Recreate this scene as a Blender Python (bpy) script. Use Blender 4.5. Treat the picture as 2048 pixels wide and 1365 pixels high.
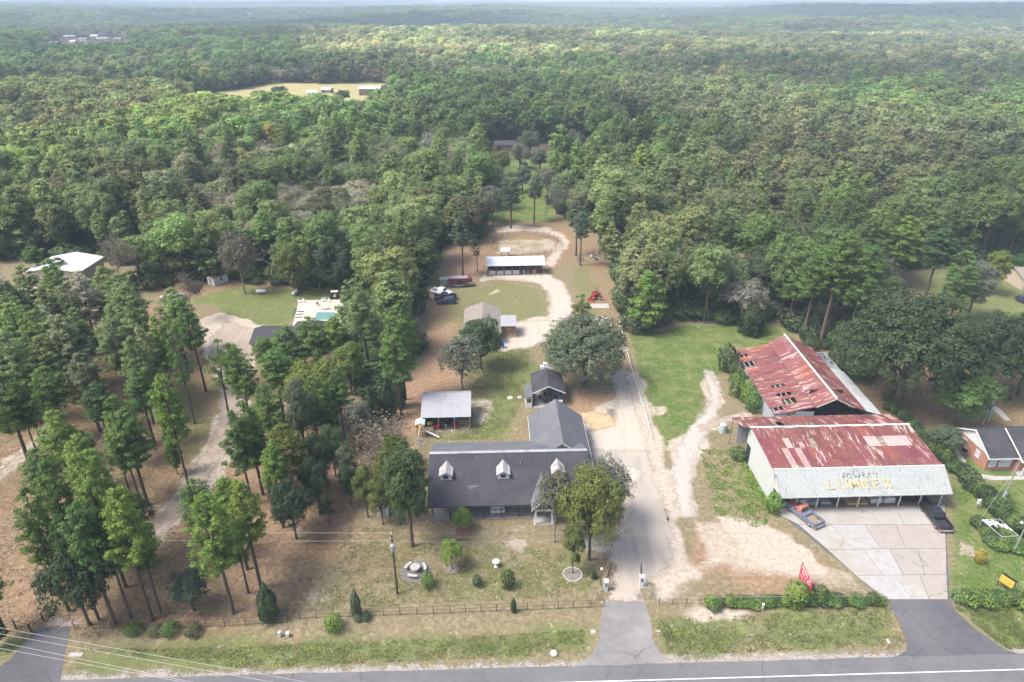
import bpy, bmesh, math, random
import numpy as np
from mathutils import Vector, Matrix
for o in list(bpy.data.objects): bpy.data.objects.remove(o)
sc = bpy.context.scene
COL = sc.collection
# ------------------------------------------------------------------ camera, sky, sun, exposure
CAM_H, FOC, PITCH = 65.0, 1365.0, math.atan(682/1365)
SP, CP = math.sin(PITCH), math.cos(PITCH)
cam = bpy.data.cameras.new('camera'); camo = bpy.data.objects.new('camera', cam); COL.objects.link(camo)
cam.sensor_width = 36; cam.lens = 36*FOC/2048; cam.clip_end = 40000; cam.clip_start = 1
camo.location = (0, 0, CAM_H); camo.rotation_euler = (math.pi/2-PITCH, 0, 0); sc.camera = camo
SUN_EL, SUN_AZ = math.radians(57), math.radians(252)      # azimuth clockwise from +Y (compass)
w = bpy.data.worlds.new('World'); sc.world = w; w.use_nodes = True
nt = w.node_tree; nt.nodes.clear()
sky = nt.nodes.new('ShaderNodeTexSky'); sky.sky_type = 'NISHITA'; sky.sun_disc = False
sky.sun_elevation = SUN_EL; sky.sun_rotation = SUN_AZ; sky.air_density = 1.0; sky.dust_density = 4.0; sky.ozone_density = 1.0
bg = nt.nodes.new('ShaderNodeBackground'); bg.inputs['Strength'].default_value = 0.15
wo = nt.nodes.new('ShaderNodeOutputWorld')
nt.links.new(sky.outputs[0], bg.inputs[0]); nt.links.new(bg.outputs[0], wo.inputs[0])
sl = bpy.data.lights.new('sun', 'SUN'); sl.energy = 2.5; sl.angle = math.radians(20); sl.color = (1, .965, .92)
so = bpy.data.objects.new('sun', sl); COL.objects.link(so)
sd = Vector((math.sin(SUN_AZ)*math.cos(SUN_EL), math.cos(SUN_AZ)*math.cos(SUN_EL), math.sin(SUN_EL)))
so.rotation_euler = sd.to_track_quat('Z', 'Y').to_euler(); so.location = (0, 0, 300)
sc.view_settings.view_transform = 'Standard'; sc.view_settings.look = 'None'
sc.view_settings.exposure = 1.13; sc.view_settings.gamma = 1
sc.render.engine = 'CYCLES'
cy = sc.cycles; cy.max_bounces = 5; cy.diffuse_bounces = 3; cy.glossy_bounces = 2; cy.transmission_bounces = 3
cy.transparent_max_bounces = 6; cy.volume_bounces = 0; cy.use_denoising = True; cy.sample_clamp_indirect = 3
HAZE_DENSITY = 0.00021

# ------------------------------------------------------------------ geometry helpers
def G(px, py, z=0.0):
    """the place on the level z that shows at photo position px,py (2048 wide)"""
    u = px-1024; v = py-682.5
    t = (CAM_H-z)/(FOC*SP+v*CP)
    return (u*t, (FOC*CP-v*SP)*t)
def TOPX(X, Y, Z=0.0):
    q = CAM_H-Z; zc = Y*CP+q*SP
    return 1024+FOC*X/zc, 682.5+(q*CP-Y*SP)/zc*FOC
def HT(px, py, ty):
    X, Y = G(px, py); r = (ty-682.5)/FOC
    return CAM_H-(Y*SP+r*Y*CP)/(CP-r*SP)
def PPM(X, Y, Z=0.0):
    return FOC/(Y*CP+(CAM_H-Z)*SP)
def hash2(ix, iy, seed=0):
    n = (ix.astype(np.int64)*374761393+iy.astype(np.int64)*668265263+seed*974711) & 0x7fffffff
    n = ((n ^ (n >> 13))*1274126177) & 0x7fffffff
    return ((n ^ (n >> 16)) & 0xffff)/65535.0
def vnoise(x, y, seed=0):
    x = np.asarray(x, float); y = np.asarray(y, float)
    ix = np.floor(x); iy = np.floor(y); fx = x-ix; fy = y-iy
    fx = fx*fx*(3-2*fx); fy = fy*fy*(3-2*fy); ix = ix.astype(np.int64); iy = iy.astype(np.int64)
    a = hash2(ix, iy, seed); b = hash2(ix+1, iy, seed); c = hash2(ix, iy+1, seed); d = hash2(ix+1, iy+1, seed)
    return (a*(1-fx)+b*fx)*(1-fy)+(c*(1-fx)+d*fx)*fy
def fbm(x, y, o=4, seed=0):
    s = 0; a = .5; t = 0
    x = np.asarray(x, float); y = np.asarray(y, float)
    for k in range(o):
        s = s+a*vnoise(x*2**k, y*2**k, seed+k*7); t += a; a *= .5
    return s/t
def inpoly(X, Y, poly):
    X = np.asarray(X, float); Y = np.asarray(Y, float); r = np.zeros(X.shape, bool); n = len(poly)
    for i in range(n):
        x1, y1 = poly[i]; x2, y2 = poly[(i+1) % n]
        if y1 == y2: continue
        c = ((y1 > Y) != (y2 > Y)) & (X < (x2-x1)*(Y-y1)/(y2-y1)+x1)
        r ^= c
    return r
def sdist(X, Y, poly):
    """distance inside (+) or outside (-) a polygon"""
    d = np.full(X.shape, 1e9); n = len(poly)
    for i in range(n):
        ax, ay = poly[i]; bx, by = poly[(i+1) % n]; ex, ey = bx-ax, by-ay; L = ex*ex+ey*ey+1e-9
        t = np.clip(((X-ax)*ex+(Y-ay)*ey)/L, 0, 1)
        d = np.minimum(d, np.hypot(X-ax-t*ex, Y-ay-t*ey))
    return np.where(inpoly(X, Y, poly), d, -d)
def sstep(a, b, x): 
    t = np.clip((x-a)/(b-a), 0, 1); return t*t*(3-2*t)

def terrain(X, Y):
    X = np.asarray(X, float); Y = np.asarray(Y, float)
    # roadside ditch between highway and fences, shallow at the driveways
    d = np.exp(-((Y-55.0-0.02*X)/1.5)**2)
    near = np.minimum.reduce([np.abs(X-13.6)-3.4, np.abs(X-52.0)-5.2, np.abs(X+48.0)-5])
    z = -0.55*d*sstep(0, 2.0, near)*(np.abs(X) < 400)
    D = np.hypot(X, Y)
    z = z+sstep(380, 1500, D)*(fbm(X/900+3.1, Y/900+7.7, 4, 11)-.47)*70
    z = z+sstep(2600, 7500, D)*38
    return z
def tz(x, y): return float(terrain(np.array([x]), np.array([y]))[0])

class MB:
    """collects simple solids; build() links them as one mesh object"""
    def __init__(s): s.v = []; s.f = []; s.m = []
    def add(s, vs, fs, m=0):
        b = len(s.v); s.v += [tuple(p) for p in vs]; s.f += [tuple(b+i for i in f) for f in fs]; s.m += [m]*len(fs); return s
    def box(s, x0, x1, y0, y1, z0, z1, m=0, rz=0, c=None):
        vs = [(x, y, z) for z in (z0, z1) for x, y in ((x0, y0), (x1, y0), (x1, y1), (x0, y1))]
        if rz:
            cx, cy = c if c else ((x0+x1)/2, (y0+y1)/2); C, S = math.cos(rz), math.sin(rz)
            vs = [(cx+(x-cx)*C-(y-cy)*S, cy+(x-cx)*S+(y-cy)*C, z) for x, y, z in vs]
        return s.add(vs, [(3, 2, 1, 0), (4, 5, 6, 7), (0, 1, 5, 4), (1, 2, 6, 5), (2, 3, 7, 6), (3, 0, 4, 7)], m)
    def cbox(s, cx, cy, cz, sx, sy, sz, m=0, rz=0): return s.box(cx-sx/2, cx+sx/2, cy-sy/2, cy+sy/2, cz-sz/2, cz+sz/2, m, rz)
    def slab(s, pts, t, m=0):
        """flat polygon with thickness t below it"""
        p = [Vector(q) for q in pts]; n = (p[1]-p[0]).cross(p[2]-p[0]).normalized()
        if n.z < 0: p = p[::-1]; n = -n
        k = len(p); lo = [q-n*t for q in p]
        return s.add(p+lo, [tuple(range(k)), tuple(range(2*k-1, k-1, -1))]+[(i, i+k, (i+1) % k+k, (i+1) % k) for i in range(k)], m)
    def prism(s, prof, y0, y1, m=0, axis='y'):
        """profile of (x,z) points pushed along y (or (y,z) along x)"""
        k = len(prof)
        if axis == 'y': a = [(x, y0, z) for x, z in prof]; b = [(x, y1, z) for x, z in prof]
        else: a = [(y0, x, z) for x, z in prof]; b = [(y1, x, z) for x, z in prof]
        return s.add(a+b, [tuple(range(k)), tuple(range(2*k-1, k-1, -1))]+[(i, i+k, (i+1) % k+k, (i+1) % k) for i in range(k)], m)
    def tube(s, p0, p1, r0, r1=None, n=8, m=0, cap=True):
        r1 = r0 if r1 is None else r1; p0 = Vector(p0); p1 = Vector(p1); d = (p1-p0)
        if d.length < 1e-6: return s
        q = d.to_track_quat('Z', 'Y'); vs = []
        for p, r in ((p0, r0), (p1, r1)):
            for i in range(n):
                a = 2*math.pi*i/n; vs.append(p+q @ Vector((math.cos(a)*r, math.sin(a)*r, 0)))
        fs = [(i, (i+1) % n, (i+1) % n+n, i+n) for i in range(n)]
        if cap: fs += [tuple(range(n-1, -1, -1)), tuple(range(n, 2*n))]
        return s.add(vs, fs, m)
    def path(s, pts, r, n=6, m=0):
        for a, b in zip(pts, pts[1:]): s.tube(a, b, r, r, n, m)
        return s
    def lathe(s, prof, n=16, c=(0, 0, 0), m=0, axis='z'):
        vs = []; k = len(prof)
        for i in range(n):
            a = 2*math.pi*i/n
            for r, z in prof:
                p = (r*math.cos(a), r*math.sin(a), z)
                if axis == 'x': p = (p[2], p[0], p[1])
                if axis == 'y': p = (p[0], p[2], p[1])
                vs.append((p[0]+c[0], p[1]+c[1], p[2]+c[2]))
        fs = [(i*k+j, ((i+1) % n)*k+j, ((i+1) % n)*k+j+1, i*k+j+1) for i in range(n) for j in range(k-1)]
        return s.add(vs, fs, m)
    def loft(s, secs, m=0, cap=True):
        k = len(secs[0]); vs = [p for q in secs for p in q]
        fs = [(a*k+i, a*k+(i+1) % k, (a+1)*k+(i+1) % k, (a+1)*k+i) for a in range(len(secs)-1) for i in range(k)]
        if cap: fs += [tuple(range(k-1, -1, -1)), tuple((len(secs)-1)*k+i for i in range(k))]
        return s.add(vs, fs, m)
    def build(s, name, mats, parent=None, loc=None, bevel=0, smooth=False, rz=0):
        me = bpy.data.meshes.new(name); me.from_pydata(s.v, [], s.f)
        if not isinstance(mats, (list, tuple)): mats = [mats]
        for m in mats: me.materials.append(m)
        if len(mats) > 1: me.polygons.foreach_set('material_index', s.m)
        me.validate(); 
        b = bmesh.new(); b.from_mesh(me); bmesh.ops.recalc_face_normals(b, faces=b.faces)
        if bevel:
            bmesh.ops.bevel(b, geom=[e for e in b.edges if e.is_manifold and e.calc_face_angle(0) > .5], offset=bevel, segments=2, affect='EDGES', profile=.6)
        b.to_mesh(me); b.free()
        if smooth:
            me.polygons.foreach_set('use_smooth', [True]*len(me.polygons))
        o = bpy.data.objects.new(name, me); COL.objects.link(o)
        if parent: o.parent = parent
        if loc is not None: o.location = loc
        if rz: o.rotation_euler.z = rz
        return o
def tag(o, label, cat=None, group=None, kind=None):
    if label: o['label'] = label
    if cat: o['category'] = cat
    if group: o['group'] = group
    if kind: o['kind'] = kind
    return o
def thing(name, label, cat, loc=(0, 0, 0), rz=0, group=None):
    o = bpy.data.objects.new(name, None); COL.objects.link(o); o.empty_display_size = .3
    o.location = loc; o.rotation_euler.z = rz
    return tag(o, label, cat, group)
def kids(o): return [c for c in KIDS.get(o.name, [])]
def copy_tree(o, loc=None, rz=None, label=None, group=None, parent=None):
    c = o.copy(); COL.objects.link(c)
    if parent is not None: c.parent = parent
    for ch in o.children: copy_tree(ch, parent=c)
    if loc is not None: c.location = loc
    if rz is not None: c.rotation_euler.z = rz
    if label: c['label'] = label
    if group: c['group'] = group
    return c

# ------------------------------------------------------------------ materials
def newmat(name):
    m = bpy.data.materials.new(name); m.use_nodes = True; t = m.node_tree; t.nodes.clear()
    o = t.nodes.new('ShaderNodeOutputMaterial'); b = t.nodes.new('ShaderNodeBsdfPrincipled')
    t.links.new(b.outputs[0], o.inputs[0]); return m, t, b
def nd(t, typ, **kw):
    n = t.nodes.new(typ)
    for k, v in kw.items():
        if k in n.inputs: n.inputs[k].default_value = v
        else: setattr(n, k, v)
    return n
def ramp(t, fac, stops, interp='LINEAR'):
    r = t.nodes.new('ShaderNodeValToRGB'); r.color_ramp.interpolation = interp
    e = r.color_ramp.elements
    while len(e) < len(stops): e.new(.5)
    for el, (p, c) in zip(e, stops): el.position = p; el.color = c if len(c) == 4 else (*c, 1)
    t.links.new(fac, r.inputs[0]); return r.outputs[0]
def math_(t, op, a, b=None, c=None):
    n = t.nodes.new('ShaderNodeMath'); n.operation = op
    for i, x in enumerate((a, b, c)):
        if x is None: continue
        if isinstance(x, (int, float)): n.inputs[i].default_value = x
        else: t.links.new(x, n.inputs[i])
    return n.outputs[0]
def mixc(t, fac, a, b, mode='MIX'):
    n = t.nodes.new('ShaderNodeMix'); n.data_type = 'RGBA'; n.blend_type = mode
    for sock, x in ((n.inputs[0], fac), (n.inputs[6], a), (n.inputs[7], b)):
        if isinstance(x, (int, float)): sock.default_value = x
        elif isinstance(x, tuple): sock.default_value = x if len(x) == 4 else (*x, 1)
        else: t.links.new(x, sock)
    return n.outputs[2]
def noise(t, scale, detail=4, rough=.6, coord=None, dist=0):
    n = nd(t, 'ShaderNodeTexNoise', Scale=scale, Detail=detail, Roughness=rough, Distortion=dist)
    if coord is not None: t.links.new(coord, n.inputs['Vector'])
    return n.outputs[0]
def wpos(t): return t.nodes.new('ShaderNodeNewGeometry').outputs['Position']
def opos(t): return t.nodes.new('ShaderNodeTexCoord').outputs['Object']
def scaled(t, coord, sx, sy, sz, rz=0):
    m = t.nodes.new('ShaderNodeMapping'); m.inputs['Scale'].default_value = (sx, sy, sz); m.inputs['Rotation'].default_value = (0, 0, rz)
    t.links.new(coord, m.inputs[0]); return m.outputs[0]
def addbump(t, b, h, strength=.4, dist=.05):
    n = t.nodes.new('ShaderNodeBump'); n.inputs['Strength'].default_value = strength; n.inputs['Distance'].default_value = dist
    t.links.new(h, n.inputs['Height']); t.links.new(n.outputs[0], b.inputs['Normal'])
def stain(name, c1, c2, scale=2.0, rough=.8, metal=0, bump=0, c3=None, thr=(.35, .65), detail=5, vary=0):
    """two-colour mottled surface, with an optional rarer third colour"""
    m, t, b = newmat(name); p = wpos(t) if vary == 0 else opos(t)
    n = noise(t, scale, detail, .6, p)
    col = ramp(t, n, [(thr[0], c1), (thr[1], c2)])
    if c3:
        n2 = noise(t, scale*.37, 5, .7, scaled(t, p, 1, 1, 1, .5)); f = ramp(t, n2, [(.56, (0, 0, 0)), (.66, (1, 1, 1))])
        col = mixc(t, f, col, c3)
    t.links.new(col, b.inputs['Base Color']); b.inputs['Roughness'].default_value = rough; b.inputs['Metallic'].default_value = metal
    b.inputs['Specular IOR Level'].default_value = .3
    if bump: addbump(t, b, n, bump)
    return m
def flat(name, c, rough=.6, metal=0, spec=.4):
    m, t, b = newmat(name); p = opos(t); n = noise(t, 3, 3, .5, p)
    k = ramp(t, n, [(.3, tuple(x*.86 for x in c)), (.7, tuple(min(1, x*1.1) for x in c))])
    t.links.new(k, b.inputs['Base Color']); b.inputs['Roughness'].default_value = rough; b.inputs['Metallic'].default_value = metal
    b.inputs['Specular IOR Level'].default_value = spec; return m
def leafmat(name, trans=.25):
    """leaves take the tree's own colour from its 'tint' property, each leaf a little lighter or darker"""
    m, t, b = newmat(name)
    a = t.nodes.new('ShaderNodeAttribute'); a.attribute_type = 'INSTANCER'; a.attribute_name = 'tint'
    v = t.nodes.new('ShaderNodeAttribute'); v.attribute_type = 'GEOMETRY'; v.attribute_name = 'v'
    c = mixc(t, 1.0, a.outputs['Color'], v.outputs['Color'], 'MULTIPLY')
    t.links.new(c, b.inputs['Base Color']); b.inputs['Roughness'].default_value = .55; b.inputs['Specular IOR Level'].default_value = .25
    tr = t.nodes.new('ShaderNodeBsdfTranslucent'); t.links.new(c, tr.inputs[0])
    mx = t.nodes.new('ShaderNodeMixShader'); mx.inputs[0].default_value = trans
    o = [n for n in t.nodes if n.type == 'OUTPUT_MATERIAL'][0]
    t.links.new(b.outputs[0], mx.inputs[1]); t.links.new(tr.outputs[0], mx.inputs[2]); t.links.new(mx.outputs[0], o.inputs[0])
    return m
M = {}
M['leaf'] = leafmat('leaves', .42)
M['bark'] = stain('bark_brown', (.06, .045, .035), (.13, .10, .08), 6, .9, bump=.5)
M['bark_grey'] = stain('bark_grey', (.16, .14, .12), (.30, .28, .25), 6, .9, bump=.5)
M['dead'] = stain('dead_wood', (.30, .28, .26), (.45, .42, .39), 6, .9)
def shinglemat(name, c1, c2, c3):
    m, t, b = newmat(name); p = wpos(t); n = noise(t, 3.2, 6, .75, p); bg_ = noise(t, .28, 5, .65, p, .6); st = noise(t, 1, 4, .7, scaled(t, p, 2.2, .28, .28)); g = noise(t, 13, 2, .7, p)
    c = ramp(t, n, [(.3, c1), (.7, c2)]); c = mixc(t, ramp(t, bg_, [(.42, (0, 0, 0)), (.62, (.75, .75, .75))]), c, c3); c = mixc(t, ramp(t, st, [(.55, (0, 0, 0)), (.7, (.5, .5, .5))]), c, tuple(x*.7 for x in c1)); c = mixc(t, ramp(t, g, [(.5, (0, 0, 0)), (.8, (.5, .5, .5))]), c, tuple(x*1.5 for x in c2))
    t.links.new(c, b.inputs['Base Color']); b.inputs['Roughness'].default_value = .9; b.inputs['Specular IOR Level'].default_value = .2; addbump(t, b, n, .3); return m
M['shingle'] = shinglemat('charcoal_shingle', (.034, .034, .040), (.052, .052, .060), (.066, .065, .070))
M['shingle_grey'] = shinglemat('grey_shingle', (.085, .09, .097), (.115, .12, .13), (.13, .13, .135))
M['shingle_tan'] = stain('weathered_tan_shingle', (.17, .145, .125), (.25, .22, .19), 2.2, .85, bump=.3)
M['white'] = stain('white_paint', (.52, .52, .505), (.64, .64, .63), 2, .5)
M['white_dirty'] = stain('dirty_white_paint', (.40, .40, .37), (.56, .56, .54), 1.2, .6, c3=(.36, .35, .30))
M['galv'] = stain('galvanised_sheet', (.32, .33, .345), (.44, .45, .465), 1.5, .4, .35, c3=(.33, .27, .24))
M['white_metal'] = stain('white_roof_sheet', (.50, .52, .54), (.60, .61, .62), .7, .35, .1)
M['wood'] = stain('weathered_wood', (.16, .12, .085), (.27, .21, .15), 5, .85)
M['wood_tan'] = stain('tan_wood', (.42, .28, .16), (.55, .38, .22), 5, .8)
M['concrete'] = stain('concrete', (.28, .27, .25), (.36, .345, .32), 1.1, .9, bump=.1)
M['dark'] = flat('dark_interior', (.02, .02, .024), .8)
M['black'] = flat('black_paint', (.018, .019, .022), .35)
M['black_metal'] = flat('black_metal', (.02, .02, .02), .5)
M['rubber'] = flat('rubber', (.02, .02, .02), .85)
M['steel'] = flat('steel', (.45, .46, .47), .35, .7)
def glassmat():
    m, t, b = newmat('window_glass'); b.inputs['Base Color'].default_value = (.02, .025, .03, 1); b.inputs['Roughness'].default_value = .08
    b.inputs['Specular IOR Level'].default_value = .8; return m
M['glass'] = glassmat()
M['red'] = flat('red_paint', (.32, .02, .03), .4)
M['brown_brick'] = None
# ------------------------------------------------------------------ ground
def W(poly): return [G(x, y) for x, y in poly]
def axis_steps(lo, hi, near_lo, near_hi, d, grow=1.09):
    a = [near_lo]
    while a[-1] < near_hi: a.append(a[-1]+d)
    s = d
    while a[-1] < hi: s *= grow; a.append(a[-1]+s)
    s = d; b = [near_lo]
    while b[-1] > lo: s *= grow; b.append(b[-1]-s)
    return np.array(sorted(b[1:])+a)
xs = axis_steps(-14000, 14000, -95, 105, .62)
ys = axis_steps(-600, 16000, 44, 140, .45, 1.012)
GX, GY = np.meshgrid(xs, ys); GZ = terrain(GX, GY)
def mask(polys, feather=1.5, rag=2.0, sc_=.18, seed=0):
    """soft, ragged-edged mask (0..1) from polygons (x, y, strength) of the photo's ground"""
    r = np.zeros(GX.shape)
    nz = (fbm(GX*sc_, GY*sc_, 4, seed+5)-.5)*2*rag
    for poly, val in polys:
        wp = W(poly); xa = min(p[0] for p in wp)-6; xb = max(p[0] for p in wp)+6; ya = min(p[1] for p in wp)-6; yb = max(p[1] for p in wp)+6
        i0, i1 = np.searchsorted(ys, (ya, yb)); j0, j1 = np.searchsorted(xs, (xa, xb)); sl_ = np.s_[i0:i1, j0:j1]
        if i1 <= i0 or j1 <= j0: continue
        d = sdist(GX[sl_], GY[sl_], wp)+nz[sl_]
        r[sl_] = np.maximum(r[sl_], val*sstep(-feather, feather, d))
    return r
def ribbon(pts):
    """centre points with half width in photo pixels -> outline"""
    L = []; R = []
    for i, (x, y, wd) in enumerate(pts):
        x0, y0, _ = pts[max(i-1, 0)]; x1, y1, _ = pts[min(i+1, len(pts)-1)]
        dx, dy = x1-x0, y1-y0; n = math.hypot(dx, dy)+1e-6; nx, ny = -dy/n, dx/n
        L.append((x+nx*wd, y+ny*wd*.75)); R.append((x-nx*wd, y-ny*wd*.75))
    return L+R[::-1]
GREEN = mask([
    ([(1262, 672), (1330, 655), (1440, 646), (1580, 650), (1570, 700), (1470, 690), (1445, 740), (1418, 770), (1408, 835), (1362, 892), (1330, 885), (1285, 790)], 1.0),
    ([(1440, 930), (1500, 900), (1545, 1000), (1540, 1040), (1430, 1030)], .45),
    ([(1395, 880), (1425, 850), (1470, 850), (1480, 870), (1400, 905)], .6),
    ([(1890, 930), (1960, 960), (2700, 960), (2700, 1200), (1905, 1195), (1900, 1010)], .85),
    ([(1840, 850), (1920, 900), (2700, 950), (2700, 1000), (1900, 960)], .8),
    ([(120, 1295), (480, 1255), (1185, 1250), (1175, 1312), (500, 1342), (125, 1372)], .62),
    ([(-60, 1290), (40, 1280), (10, 1340), (-60, 1365)], .8),
    ([(200, 1285), (560, 1290), (420, 1350), (130, 1365)], .55),
    ([(1305, 1235), (1500, 1215), (1780, 1212), (1815, 1295), (1340, 1316)], .62), ([(985, 350), (1175, 352), (1168, 300), (990, 300)], .45),
    ([(1895, 1205), (2700, 1225), (2700, 1310), (2010, 1300)], .75),
    ([(960, 700), (1065, 700), (1085, 745), (1055, 800), (1000, 884), (865, 888), (850, 872), (945, 855), (955, 780)], .62),
    ([(1170, 560), (1215, 640), (1255, 720), (1238, 740), (1150, 600)], .45),
    ([(1130, 535), (1180, 520), (1215, 640), (1190, 650)], .5),
    ([(880, 600), (960, 565), (1000, 560), (1080, 580), (1112, 640), (1000, 648), (880, 650)], .5),
    ([(985, 480), (1110, 475), (1120, 505), (990, 512)], .35),
    ([(700, 1045), (1070, 1040), (1190, 1110), (1205, 1190), (620, 1225)], .30),
    ([(860, 1130), (1060, 1120), (1200, 1130), (1200, 1200), (900, 1210)], .42),
    ([(1050, 1100), (1150, 1080), (1215, 1150), (1100, 1160)], .5),
    ([(370, 600), (480, 575), (700, 570), (690, 600), (600, 610), (575, 655), (500, 655), (440, 625)], .65),
    ([(960, 445), (1112, 445), (1112, 330), (970, 300), (960, 360)], .95),
    ([(1830, 540), (2700, 530), (2700, 660), (1850, 640)], .6),
    ([(380, 700), (440, 860), (400, 930), (330, 900)], .5),
    ([(1960, 790), (2700, 800), (2700, 870), (1960, 860)], .35),
], 2.2, 2.4, seed=1)
STRAW = mask([
    ([(-200, 590), (300, 600), (420, 640), (440, 700), (430, 860), (560, 840), (700, 850), (700, 1000), (600, 1250), (590, 1262), (120, 1290), (-200, 1300)], .62),
    ([(560, 820), (800, 800), (790, 900), (700, 1080), (600, 1230)], .75),
    ([(700, 1030), (880, 1050), (860, 1150), (640, 1220)], .45),
    ([(900, 430), (1190, 440), (1225, 600), (1150, 530), (960, 560), (890, 560)], .6),
    ([(1175, 520), (1215, 530), (1240, 660), (1210, 640), (1180, 600)], .6),
    ([(1660, 650), (1760, 640), (2700, 640), (2700, 830), (1900, 860), (1750, 820)], .75),
    ([(330, 560), (720, 560), (710, 600), (660, 590), (480, 580), (340, 600)], .6),
    ([(1370, 1130), (1560, 1120), (1760, 1190), (1380, 1215)], .4),
], 2.5, 2.5, seed=2)
DIRT = mask([
    ([(800, 880), (775, 850), (850, 700), (870, 600), (915, 640), (890, 720), (935, 780), (845, 790), (835, 870)], .95),
    ([(1110, 790), (1235, 780), (1245, 820), (1235, 860), (1175, 870), (1172, 835), (1130, 812)], .8),
    ([(880, 500), (970, 500), (975, 560), (880, 560)], .6),
    ([(430, 940), (560, 900), (600, 1100), (560, 1220), (440, 1200)], .55),
    ([(1372, 1040), (1450, 1030), (1560, 1040), (1760, 1195), (1560, 1200), (1380, 1150)], .55),
    ([(540, 1262), (620, 1258), (610, 1280), (540, 1285)], .8),
    ([(0, 1150), (80, 1100), (120, 1200), (0, 1240)], .45),
    ([(640, 1030), (700, 1020), (720, 1060), (660, 1080)], .6),
], 2.0, 2.2, seed=3)
SAND = mask([
    (ribbon([(300, 1085, 26), (350, 1020, 30), (400, 960, 32), (442, 895, 30), (462, 840, 28), (468, 780, 30), (470, 720, 40), (470, 670, 55), (480, 640, 48)]), .9),
    ([(395, 640), (450, 628), (530, 655), (520, 700), (430, 770)], 1),
    (ribbon([(-30, 985, 16), (40, 915, 15), (85, 870, 11), (125, 790, 9), (130, 740, 9), (200, 620, 10)]), .75),
    ([(-60, 580), (90, 570), (120, 620), (-60, 640)], .8),
    ([(0, 1040), (90, 1010), (150, 1060), (60, 1120), (0, 1130)], .35),
    (ribbon([(1372, 1035, 22), (1362, 960, 26), (1372, 900, 34), (1405, 850, 22), (1430, 800, 16), (1418, 740, 12)]), .75),
    (ribbon([(1405, 860, 14), (1450, 838, 12), (1500, 836, 12)]), .8),
    ([(1300, 815), (1328, 815), (1325, 832), (1305, 836)], .9),
    ([(1375, 1035), (1560, 1062), (1645, 1112), (1765, 1198), (1640, 1182), (1400, 1135)], .52),
    ([(1440, 1035), (1530, 1050), (1640, 1100), (1650, 1150), (1590, 1165), (1500, 1120)], .95),
    ([(1290, 1170), (1345, 1110), (1390, 1120), (1390, 1200), (1310, 1200)], .35),
    ([(1175, 870), (1170, 830), (1225, 800), (1240, 740), (1285, 740), (1362, 1040), (1385, 1150), (1330, 1190), (1235, 1130), (1238, 1000), (1240, 940)], .8),
    ([(980, 700), (1000, 645), (1120, 630), (1215, 635), (1255, 700), (1230, 720), (1100, 680), (1010, 705)], .85),
    (ribbon([(1118, 650, 26), (1125, 610, 22), (1110, 575, 20), (1080, 550, 18), (1000, 548, 14), (960, 556, 10)]), .8),
    (ribbon([(1098, 535, 14), (1115, 505, 12), (1130, 480, 12), (1100, 462, 9), (1050, 455, 8), (990, 462, 8)]), .65),
    ([(985, 480), (1110, 475), (1120, 505), (990, 512)], .5),
    ([(930, 790), (985, 800), (975, 850), (940, 850)], .6),
    (ribbon([(1000, 580, 5), (975, 590, 5), (985, 610, 5), (1000, 618, 4)]), .5),
    ([(860, 1050), (1080, 1038), (1080, 1080), (900, 1085)], .42),
    ([(590, 1180), (700, 1150), (730, 1200), (600, 1235)], .4),
    ([(1355, 1225), (1500, 1205), (1520, 1240), (1400, 1250)], .6),
    ([(500, 1344), (1180, 1322), (1180, 1345), (500, 1372)], .6),
    ([(1300, 1312), (1830, 1298), (1830, 1318), (1300, 1335)], .6),
], 1.6, 1.7, .25, seed=4)
FIELD = mask([([(360, 218), (560, 222), (600, 200), (770, 205), (770, 168), (540, 168), (380, 196)], 1), ([(-100, 240), (60, 236), (70, 222), (-100, 222)], .9),
    ([(1235, 262), (1310, 260), (1300, 245), (1250, 243)], .8)], 8, 10, .02, seed=6)
px_, py_ = TOPX(GX, np.maximum(GY, 1))
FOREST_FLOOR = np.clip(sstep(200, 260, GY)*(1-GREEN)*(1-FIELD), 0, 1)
me = bpy.data.meshes.new('ground'); ny, nx = GX.shape
co = np.stack([GX, GY, GZ], -1).reshape(-1, 3).astype(np.float32)
idx = np.arange(nx*ny).reshape(ny, nx)
quads = np.stack([idx[:-1, :-1], idx[:-1, 1:], idx[1:, 1:], idx[1:, :-1]], -1).reshape(-1, 4)
def fast_mesh(me, co, faces):
    n, k = faces.shape
    me.vertices.add(len(co)); me.vertices.foreach_set('co', np.ascontiguousarray(co, np.float32).ravel())
    me.loops.add(n*k); me.loops.foreach_set('vertex_index', np.ascontiguousarray(faces, np.int32).ravel())
    me.polygons.add(n); me.polygons.foreach_set('loop_start', np.arange(0, n*k, k, dtype=np.int32)); me.polygons.foreach_set('loop_total', np.full(n, k, np.int32))
    me.update(calc_edges=True)
fast_mesh(me, co, quads)
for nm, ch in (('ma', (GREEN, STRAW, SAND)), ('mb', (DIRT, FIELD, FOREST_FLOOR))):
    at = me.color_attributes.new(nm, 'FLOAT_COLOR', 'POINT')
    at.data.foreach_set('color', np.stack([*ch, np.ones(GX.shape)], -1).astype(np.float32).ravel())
me.polygons.foreach_set('use_smooth', [True]*len(me.polygons))
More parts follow.
